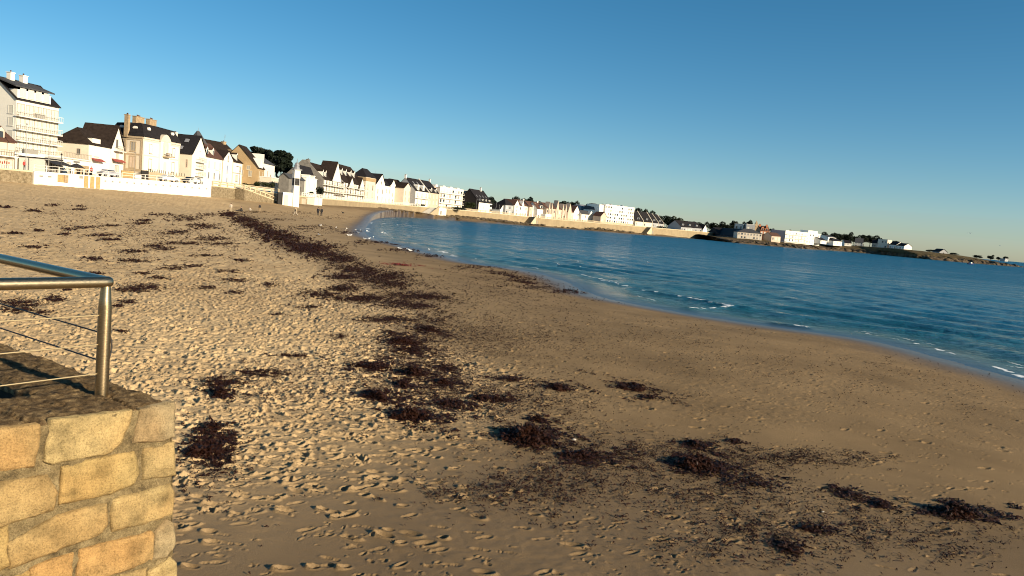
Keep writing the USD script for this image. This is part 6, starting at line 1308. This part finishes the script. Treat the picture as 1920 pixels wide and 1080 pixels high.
# stones and weed at the foot of the far sea wall
rk = MB(); base_ico = trimesh.creation.icosphere(1, 1.0); rr = np.random.default_rng(91)
for px in np.concatenate([rr.uniform(700, 1000, 420), rr.uniform(1000, 1190, 120)]):
    w = wall_at(px); o = rr.uniform(1, 14); a, b = wall_at(px - 3), wall_at(px + 3); t = (b - a)[:2]; t /= np.linalg.norm(t); x, y = w[0] + t[1] * o, w[1] - t[0] * o
    if sdist(np.float64(x), np.float64(y)) < .5: continue
    s_ = rr.uniform(.25, .9) * np.array([1.5, 1.5, .45]); v = np.array(base_ico.vertices) * (1 + .35 * (rr.random((len(base_ico.vertices), 1)) - .5)) * s_ + [x, y, float(sand_base(x, y)) + .05]; rk.raw(v, base_ico.faces)
add(None, 'shore_rocks', rk, plain('shore_rock', (.10, .072, .042), .9, var=.5, vscale=1.0), kind='stuff', label='brown stones and weed along the foot of the far sea wall', cat='rocks')
PEB = plain('pale_pebble', (.42, .37, .30), .7, var=.1)
def pebble(px, py, r_, label):
    c = on_sand(px, py); m = trimesh.creation.icosphere(2, r_); v = np.array(m.vertices) * [1.25, .8, .6]; v *= 1 + .12 * (meshkit.noise(v * 30, 3) - .5)[:, None]
    add(None, 'pebble', trimesh.Trimesh(v + [c[0], c[1], float(sand_z(c[0], c[1])) + r_ * .35 + .16 * (px == 1075)], m.faces), PEB, smooth=True, label=label, cat='stone')
pebble(1075, 843, .028, 'pale shell lying on the big long seaweed heap'); pebble(1543, 961, .02, 'small pale shell on the sand left of the lone heap')

# ---------------------------------------------------------------- people
import manifold3d as m3
SKIN = plain('skin', (.48, .29, .20), .6); HAIR = plain('dark_hair', (.03, .022, .018), .7)
def hull(bones, J, R, grow=0.0):
    parts = []
    for a, b in bones:
        s1 = m3.Manifold.sphere(R[a] + grow, 14).translate([float(x) for x in J[a]]); s2 = m3.Manifold.sphere(R[b] + grow, 14).translate([float(x) for x in J[b]])
        parts.append(m3.Manifold.batch_hull([s1, s2]))
    m = m3.Manifold.batch_boolean(parts, m3.OpType.Add).refine_to_length(.035).to_mesh()
    t = trimesh.Trimesh(m.vert_properties[:, :3], m.tri_verts); trimesh.smoothing.filter_taubin(t, iterations=8); return t
def person(label, px, py, H_, yaw, coat, trousers, pose, hair=HAIR, on=None, z=None, extra=None, long_coat=False):
    c = on_sand(px, py) if on is None else on; z0 = float(sand_z(c[0], c[1])) if z is None else z
    T = thing('person', label, 'person', (c[0], c[1], z0), yaw, scale=H_ / 1.75)
    J = {'pel': (0, 0, .95), 'che': (0, 0, 1.28), 'nek': (0, 0, 1.47), 'hed': (.02, 0, 1.62), 'crn': (.0, 0, 1.67), 'nos': (.115, 0, 1.605),
         'ls': (0, .18, 1.40), 'rs': (0, -.18, 1.40), 'le': (-.02, .24, 1.12), 're': (-.02, -.24, 1.12), 'lw': (.06, .25, .88), 'rw': (.06, -.25, .88), 'lf': (.09, .25, .78), 'rf': (.09, -.25, .78),
         'lh': (0, .09, .92), 'rh': (0, -.09, .92), 'lk': (.03, .10, .50), 'rk': (.03, -.10, .50), 'la': (0, .10, .09), 'ra': (0, -.10, .09), 'lt': (.16, .11, .04), 'rt': (.16, -.11, .04)}
    J = {k: np.array(v, float) for k, v in J.items()}
    R = dict(pel=.14, che=.145, nek=.055, hed=.095, crn=.09, nos=.02, ls=.065, rs=.065, le=.045, re=.045, lw=.033, rw=.033, lf=.026, rf=.026, lh=.095, rh=.095, lk=.06, rk=.06, la=.042, ra=.042, lt=.035, rt=.035)
    for k, v in pose.items(): J[k] = np.array(v, float)
    trunk = [('pel', 'che'), ('che', 'ls'), ('che', 'rs'), ('pel', 'lh'), ('pel', 'rh'), ('ls', 'rs')]; arms = [('ls', 'le'), ('le', 'lw'), ('rs', 're'), ('re', 'rw')]; hands = [('lw', 'lf'), ('rw', 'rf')]; legs = [('lh', 'lk'), ('lk', 'la'), ('rh', 'rk'), ('rk', 'ra')]; feet = [('la', 'lt'), ('ra', 'rt')]
    head = [('nek', 'hed'), ('hed', 'crn'), ('hed', 'nos'), ('che', 'nek')]
    add(T, 'body', hull(trunk + arms + hands + legs + feet + head, J, R), SKIN, smooth=True)
    add(T, 'coat', hull(trunk + arms + ([('lh', 'lk'), ('rh', 'rk')] if long_coat else []), J, R, .022), coat, smooth=True)
    add(T, 'trousers', hull(legs + [('lh', 'rh')], J, R, .014), trousers, smooth=True)
    add(T, 'shoes', hull(feet, J, R, .012), IRON, smooth=True)
    Jh = {'a': J['hed'] + [-.035, 0, .02], 'b': J['crn'] + [-.02, 0, .012]}; add(T, 'hair', hull([('a', 'b')], Jh, {'a': .09, 'b': .092}), hair, smooth=True)
    return T
NAVY = plain('dark_coat', (.012, .012, .016), .8); CHAR = plain('charcoal_cloth', (.02, .018, .018), .8); SANDC = plain('sand_coloured_cloth', (.34, .27, .18), .85); PALE = plain('pale_cloth', (.38, .32, .25), .85); REDC = plain('red_cloth', (.35, .05, .04), .8)
stand = {'lk': (.05, .10, .5), 'rk': (.0, -.10, .5), 'la': (.04, .10, .09), 'ra': (-.05, -.10, .09), 'lt': (.2, .11, .04), 'rt': (.11, -.11, .04)}
link = dict(stand, re=(.02, -.27, 1.13), rw=(.16, -.30, 1.02), rf=(.2, -.30, .95))
walk = {'lk': (.22, .10, .52), 'rk': (-.06, -.10, .52), 'la': (.36, .10, .10), 'ra': (-.36, -.10, .18), 'lt': (.50, .10, .06), 'rt': (-.24, -.10, .06), 'lh': (.02, .09, .92), 'le': (-.16, .23, 1.15), 'lw': (-.2, .24, .92), 'lf': (-.19, .24, .82), 're': (.12, -.23, 1.14), 'rw': (.30, -.22, .98), 'rf': (.38, -.22, .93), 'che': (.03, 0, 1.27), 'nek': (.05, 0, 1.46), 'hed': (.09, 0, 1.6), 'crn': (.07, 0, 1.66), 'nos': (.19, 0, 1.585), 'ls': (.03, .18, 1.39), 'rs': (.03, -.18, 1.39)}
person('person in a dark coat, left of the strolling pair', 596, 404, 1.85, 2.0, NAVY, CHAR, link, long_coat=True); person('person in a dark jacket, right of the strolling pair', 602.5, 405, 1.88, 2.2, CHAR, NAVY, stand)
person('person in sand coloured clothes striding below the tower', 554, 404.5, 1.9, 3.0, SANDC, PALE, walk, hair=plain('fair_hair', (.35, .26, .14), .7))
person('person standing in dark clothes near the ramp foot', 486.5, 397, 1.6, 2.6, CHAR, STONEC, stand); person('person in pale clothes standing at the top of the beach', 433, 389, 1.55, 2.0, PALE, SANDC, stand)
sit = {'pel': (0, 0, .16), 'lh': (.02, .1, .15), 'rh': (.02, -.1, .15), 'lk': (.42, .12, .34), 'rk': (.40, -.12, .22), 'la': (.78, .12, .08), 'ra': (.84, -.12, .07), 'lt': (.88, .14, .16), 'rt': (.95, -.14, .14), 'che': (.05, 0, .50), 'nek': (.09, 0, .68), 'hed': (.14, 0, .83), 'crn': (.12, 0, .88), 'nos': (.235, 0, .81), 'ls': (.05, .18, .61), 'rs': (.05, -.18, .61), 'le': (.12, .26, .38), 'lw': (.3, .2, .32), 'lf': (.39, .16, .32), 're': (-.12, -.26, .36), 'rw': (-.22, -.28, .1), 'rf': (-.2, -.3, .03)}
person('person in black sitting on the sand with legs stretched out', 453, 392, 1.8, 3.5, CHAR, NAVY, sit)
crouch = {'pel': (-.12, 0, .35), 'lh': (-.1, .1, .33), 'rh': (-.1, -.1, .33), 'lk': (.28, .13, .45), 'rk': (.28, -.13, .42), 'la': (.0, .12, .09), 'ra': (.0, -.12, .09), 'lt': (.16, .13, .04), 'rt': (.16, -.13, .04), 'che': (.1, 0, .66), 'nek': (.2, 0, .8), 'hed': (.28, 0, .93), 'crn': (.25, 0, .98), 'nos': (.375, 0, .9), 'ls': (.12, .18, .75), 'rs': (.12, -.18, .75), 'le': (.3, .22, .55), 'lw': (.45, .16, .35), 'lf': (.5, .14, .27), 're': (.3, -.22, .55), 'rw': (.45, -.16, .35), 'rf': (.5, -.14, .27)}
person('small person in pale clothes crouching beside the one in black', 469.5, 396, 1.35, 3.0, PALE, PALE, crouch)
def on_prom(px, back=2.0):
    p, t, o, zg, zt = frame_on(px); q = p - o * back; return np.array([q[0], q[1], zt])
for px, lb, m_ in ((62, 'person in a red top behind the railing at the left', REDC), (186.5, 'person in red near the black parasol', REDC)):
    q = on_prom(px, 2.2); person(lb, px, 0, 1.7, -.5, m_, CHAR, stand, on=q, z=q[2])

# ---------------------------------------------------------------- birds, dog, boat
def gull(name, label, loc_, yaw, fly=False, group=None, sc=1.0):
    T = thing(name, label, 'gull', loc_, yaw, group=group, scale=sc); W_ = L + 'gull_white'
    b = MB(); pr = [(-.26, .0, .02), (-.14, .02, .05), (0, .0, .085), (.12, .02, .075), (.19, .06, .045), (.235, .10, .05), (.27, .115, .045), (.30, .11, .012)]
    z0 = 0 if fly else .20
    b.tube([(x, 0, z + z0) for x, z, r in pr], [r for *_, r in pr], 8); add(T, 'body', b, W_, smooth=True)
    add(T, 'beak', MB().tube([(.30, 0, .11 + z0), (.345, 0, .10 + z0)], [.013, .004], 5), L + 'gull_beak')
    for s in (-1, 1):
        if fly: v = [(.08, s * .05, .05), (-.08, s * .05, .05), (-.05, s * .36, .18), (.10, s * .34, .19), (-.12, s * .70, .10)]; f = [(0, 1, 2), (0, 2, 3), (3, 2, 4)]
        else: v = [(.12, s * .075, z0 + .06), (.0, s * .095, z0 + .07), (-.18, s * .06, z0 + .05), (-.36, s * .02, z0 + .03), (-.1, s * .088, z0 - .02), (.05, s * .09, z0 - .0)]; f = [(0, 1, 5), (1, 4, 5), (1, 2, 4), (2, 3, 4)]
        v = np.array(v); vv = np.vstack([v, v + [0, s * .004 if not fly else 0, .012]]); n = len(v); add(T, 'wing', trimesh.Trimesh(vv, np.array(f + [tuple(q + n for q in t[::-1]) for t in f]), process=False), L + 'gull_grey')
        if not fly: add(T, 'leg', MB().tube([(.0, s * .03, z0 - .06), (.01, s * .03, .0), (.06, s * .035, .0)], .008, 5), L + 'gull_beak')
    return T
plain('gull_white', (.82, .81, .78), .7); plain('gull_grey', (.50, .51, .53), .7); plain('gull_beak', (.6, .35, .08), .5)
g0 = None; rg = np.random.default_rng(3)
spots = [(598, 440, 0), (601, 422, 0), (630, 426, 0), (648, 431, 0), (653, 441, 0), (657, 441, 0), (672, 436, 0), (684, 448, 0), (692, 447, 0), (700, 444, 0), (716, 437, 0), (736, 449, 0), (749, 466, 0), (765, 468, 0), (769, 470, 0), (804, 469, 0), (666, 430, 0), (676, 431, 0), (688, 432, 0), (650, 428, 0)]
for i, (px, py, _) in enumerate(spots):
    c = on_sand(px, py + 2); q = (c[0], c[1], max(float(sand_z(c[0], c[1])), -.02)); lb = 'white gull standing at the swash edge, ' + nth(sorted(q_[0] for q_ in spots if q_[0] not in (598, 601, 804)).index(px), 17) + ' of its flock' if px not in (598, 601, 804) else ''
    gr = 'gulls standing at the swash edge'
    if i == 0: g0 = gull('gull', 'white gull standing on damp sand left of all other gulls', q, 2.5, sc=.72)
    else: copy_of(g0, 'gull', ('white gull farthest from the water behind the strollers' if px == 601 else 'white gull nearest the thin water sheet' if px == 804 else lb), q, float(rg.uniform(0, 6.3)), gr if px not in (601, 804) else None, .72)
for px, py in ((1047, 497), (1089, 502), (1085, 492), (1215, 493)):
    q = at_z(px, py, .0); copy_of(g0, 'gull', {1047: 'leftmost white gull floating off the breaking wave', 1089: 'white gull floating behind the breaking wave', 1085: 'white gull floating just above another on the swell', 1215: 'lone white gull far out on the water'}[px], (q[0], q[1], -.12), 2.0, None, .8)
g1 = None
for px, py, D_, lb in ((1815, 437, 160, 'left of two gulls flying close together over the headland'), (1819.5, 437.5, 160, 'right of two gulls flying close together over the headland'), (1875, 461, 200, 'lone gull flying low near the headland tip')):
    q = at_depth(px, py, D_)
    if g1 is None: g1 = gull('flying_gull', lb, q, 1.2, True, sc=.6)
    else: copy_of(g1, 'flying_gull', lb, q, 1.9, None, .6)
c = on_sand(643, 401); T = thing('dog', 'small black and white dog trotting on the wet sand', 'dog', (c[0], c[1], float(sand_z(c[0], c[1]))), 2.9, scale=.9)
J = {k: np.array(v) for k, v in dict(ch=(.2, 0, .42), hp=(-.22, 0, .43), nk=(.32, 0, .55), hd=(.40, 0, .62), mz=(.52, 0, .58), e1=(.38, .06, .72), e2=(.38, -.06, .72), t1=(-.34, 0, .5), t2=(-.46, 0, .62), a1=(.22, .08, .36), a2=(.24, .08, .18), a3=(.22, .08, .02), b1=(.22, -.08, .36), b2=(.16, -.08, .2), b3=(.08, -.08, .05), c1=(-.2, .08, .36), c2=(-.14, .08, .25), c3=(-.28, .08, .15), c4=(-.24, .08, .02), d1=(-.24, -.08, .36), d2=(-.24, -.08, .25), d3=(-.36, -.08, .14), d4=(-.32, -.08, .02)).items()}
R = dict(ch=.13, hp=.095, nk=.075, hd=.075, mz=.035, e1=.018, e2=.018, t1=.03, t2=.018, a1=.05, a2=.03, a3=.025, b1=.05, b2=.03, b3=.025, c1=.06, c2=.045, c3=.025, c4=.025, d1=.06, d2=.045, d3=.025, d4=.025)
add(T, 'body', hull([('ch', 'hp'), ('ch', 'nk'), ('nk', 'hd'), ('hd', 'mz'), ('hd', 'e1'), ('hd', 'e2'), ('hp', 't1'), ('t1', 't2'), ('ch', 'a1'), ('a1', 'a2'), ('a2', 'a3'), ('ch', 'b1'), ('b1', 'b2'), ('b2', 'b3'), ('hp', 'c1'), ('c1', 'c2'), ('c2', 'c3'), ('c3', 'c4'), ('hp', 'd1'), ('d1', 'd2'), ('d2', 'd3'), ('d3', 'd4')], J, R), CHAR, smooth=True)
add(T, 'white_bib', hull([('ch', 'nk')], {'ch': J['ch'] + [.05, 0, -.02], 'nk': J['nk'] + [.03, 0, -.03]}, dict(ch=.10, nk=.06)), L + 'gull_white', smooth=True)
q = at_z(1820, 496, 0); T = thing('motorboat', 'small blue motorboat with white cabin off the headland tip', 'boat', (q[0], q[1], 0), .15, scale=1.0)
hl = [(-2.1, .8), (-1.0, .95), (.4, .9), (1.5, .55), (2.3, .02)]; top = [(x, y, .75 + .12 * max(x, 0)) for x, y in hl] + [(x, -y, .75 + .12 * max(x, 0)) for x, y in hl[::-1]]; bot = [(x * .9, y * .55, -.3) for x, y in hl] + [(x * .9, -y * .55, -.3) for x, y in hl[::-1]]; n = len(top)
add(T, 'hull', MB().raw(bot + top, [(i, (i + 1) % n, n + (i + 1) % n) for i in range(n)] + [(i, n + (i + 1) % n, n + i) for i in range(n)] + [(n, n + i, n + i + 1) for i in range(1, n - 1)]), plain('boat_blue', (.02, .035, .12), .4))
add(T, 'cabin', MB().hexa([(-.4, -.6, .75), (.9, -.55, .8), (.9, .55, .8), (-.4, .6, .75)], [(-.4, -.5, 1.6), (.35, -.45, 1.6), (.35, .45, 1.6), (-.4, .5, 1.6)]), WHITE); add(T, 'windscreen', MB().hexa([(.88, -.4, .95), (.96, -.4, .95), (.96, .4, .95), (.88, .4, .95)], [(.42, -.35, 1.5), (.50, -.35, 1.5), (.50, .35, 1.5), (.42, .35, 1.5)]), GLASS); add(T, 'outboard', MB().box(-2.4, -2.1, -.15, .15, .0, 1.1), IRON)
# ---------------------------------------------------------------- street furniture, cars
def lamp(px, ytop, label, back=1.0, arm=True, Y=None, mat=FRAME):
    q = on_prom(px, back) if Y is None else None
    H_ = zat(px, ytop, q[1]) - q[2]; p_, t_, o_, *_ = frame_on(px)
    T = thing('street_lamp', label, 'street lamp', q, math.atan2(t_[1], t_[0])); add(T, 'pole', MB().tube([(0, 0, 0), (0, 0, .9), (0, 0, .95), (0, 0, H_)], [.11, .10, .07, .05], 8), mat, smooth=40)
    if arm: add(T, 'arm', MB().tube([(0, 0, H_ - .05), (-.5, 0, H_ + .05), (-1.1, 0, H_ + .08)], .04, 6), mat); k = add(T, 'lamp_head', MB().hexa([(-1.7, -.14, H_), (-1.0, -.14, H_), (-1.0, .14, H_), (-1.7, .14, H_)], [(-1.6, -.08, H_ + .13), (-1.0, -.1, H_ + .16), (-1.0, .1, H_ + .16), (-1.6, .08, H_ + .13)]), mat)
    else: add(T, 'lamp_head', MB().tube([(0, 0, H_ - .05), (0, 0, H_ + .1), (0, 0, H_ + .28)], [.08, .2, .05], 8), mat)
lamp(53, 234, 'tall pale mast before the tall white apartment block', arm=False, mat=GREYW); lamp(99, 262, 'street lamp with arm beside the dark cafe awning', mat=GREYSH); lamp(122, 291, 'thin dark pole left of the black parasol', arm=False, mat=IRON); lamp(257.5, 287, 'street lamp post at the corner of the mansard villa', arm=False)
lamp(417.5, 321, 'street lamp before the blue windowed house', mat=GREYW); lamp(455, 314, 'dark street lamp with arm before the dormered house', mat=IRON); lamp(643, 345, 'thin lamp post before the long white hotel', arm=False, mat=GREYW); lamp(895, 375, 'lamp post before the black slated gable', arm=False, mat=GREYW); lamp(931, 381, 'lamp post before the shaded houses', arm=False, mat=GREYW); lamp(937.5, 385, 'lamp post just right of another before the shaded houses', arm=False, mat=GREYW); lamp(854, 381, 'lamp post before the white apartments', arm=False, mat=GREYW)
q = on_prom(165, 3.0); T = thing('parasol', 'black sagging parasol on the cafe terrace above the wooden doors', 'parasol', q); HP = zat(165, 308, q[1]) - q[2]
add(T, 'pole', MB().tube([(0, 0, 0), (0, 0, HP)], .04, 6), IRON); m = MB(); an = np.arange(8) * math.pi / 4
lo = [(1.5 * math.cos(a), 1.5 * math.sin(a), HP - .75 - .12 * (i % 2)) for i, a in enumerate(an)]; mid = [(.7 * math.cos(a), .7 * math.sin(a), HP - .28) for a in an]
m.raw(lo + mid + [(0, 0, HP)], [(i, (i + 1) % 8, 8 + (i + 1) % 8) for i in range(8)] + [(i, 8 + (i + 1) % 8, 8 + i) for i in range(8)] + [(8 + i, 8 + (i + 1) % 8, 16) for i in range(8)]); add(T, 'canopy', m, IRON)
add(T, 'sign_board', MB().box(-.6, .6, -.03, .03, HP + .05, HP + .4), GREYSH)
for i, px in enumerate((158, 172, 180)):
    q = on_prom(px, 2.4); T = thing('cafe_table', ('cafe table with chairs under the left side of the black parasol', 'cafe table with chairs right under the black parasol', 'cafe table with chairs farthest right of the parasol')[i], 'table', q)
    add(T, 'table_top', MB().tube([(0, 0, .72), (0, 0, .76)], .4, 12), WHITE); add(T, 'leg', MB().tube([(0, 0, 0), (0, 0, .72)], .03, 6), IRON)
    for s in (-1, 1): add(T, 'chair', MB().box(s * .7 - .2, s * .7 + .2, -.2, .2, .42, .47).box(s * .9 - .02, s * .9 + .02, -.2, .2, .47, .9).box(s * .7 - .18, s * .7 - .14, -.18, .18, 0, .42).box(s * .7 + .14, s * .7 + .18, -.18, .18, 0, .42), IRON)
def car(label, px, back, col, yaw_off=0):
    q = on_prom(px, back); p_, t_, *_ = frame_on(px); T = thing('parked_car', label, 'car', q, math.atan2(t_[1], t_[0]) + yaw_off)
    P_ = [(-2.1, .35), (-2.05, .8), (-1.4, .92), (-.9, 1.42), (.55, 1.42), (1.2, .95), (2.0, .78), (2.1, .35)]
    add(T, 'body', MB().prism([(x, -.85, z) for x, z in P_][::-1], (0, 0, 0), (0, 1.7, 0)), plain('car_paint_%d' % px, col, .3, spec=.5))
    for s in (-1, 1): add(T, 'side_window', MB().prism([(x, s * .86, z) for x, z in [(-1.25, .95), (.95, .95), (.45, 1.35), (-.85, 1.35)]], (0, 0, 0), (0, s * .01, 0)), GLASS)
    for x in (-1.35, 1.3):
        for s in (-1, 1): w = add(T, 'wheel', MB().tube([(x, s * .70, .32), (x, s * .88, .32)], .32, 12), IRON); add(w, 'rim', MB().tube([(x, s * .885, .32), (x, s * .895, .32)], .19, 8), ZINC)
    add(T, 'windscreen', MB().hexa([(1.16, -.7, 1.0), (1.22, -.7, 1.0), (1.22, .7, 1.0), (1.16, .7, 1.0)], [(.58, -.62, 1.40), (.64, -.62, 1.40), (.64, .62, 1.40), (.58, .62, 1.40)]), GLASS)
car('white car parked before the house with the lettered wall', 338, 4.0, (.75, .74, .72)); car('grey car parked before the mansard villa side', 233, 4.5, (.30, .30, .33)); car('black car parked before the narrow gabled house', 385, 5.0, (.02, .02, .022)); car('white car parked beside the cream balustrade', 402, 4.5, (.72, .71, .68))
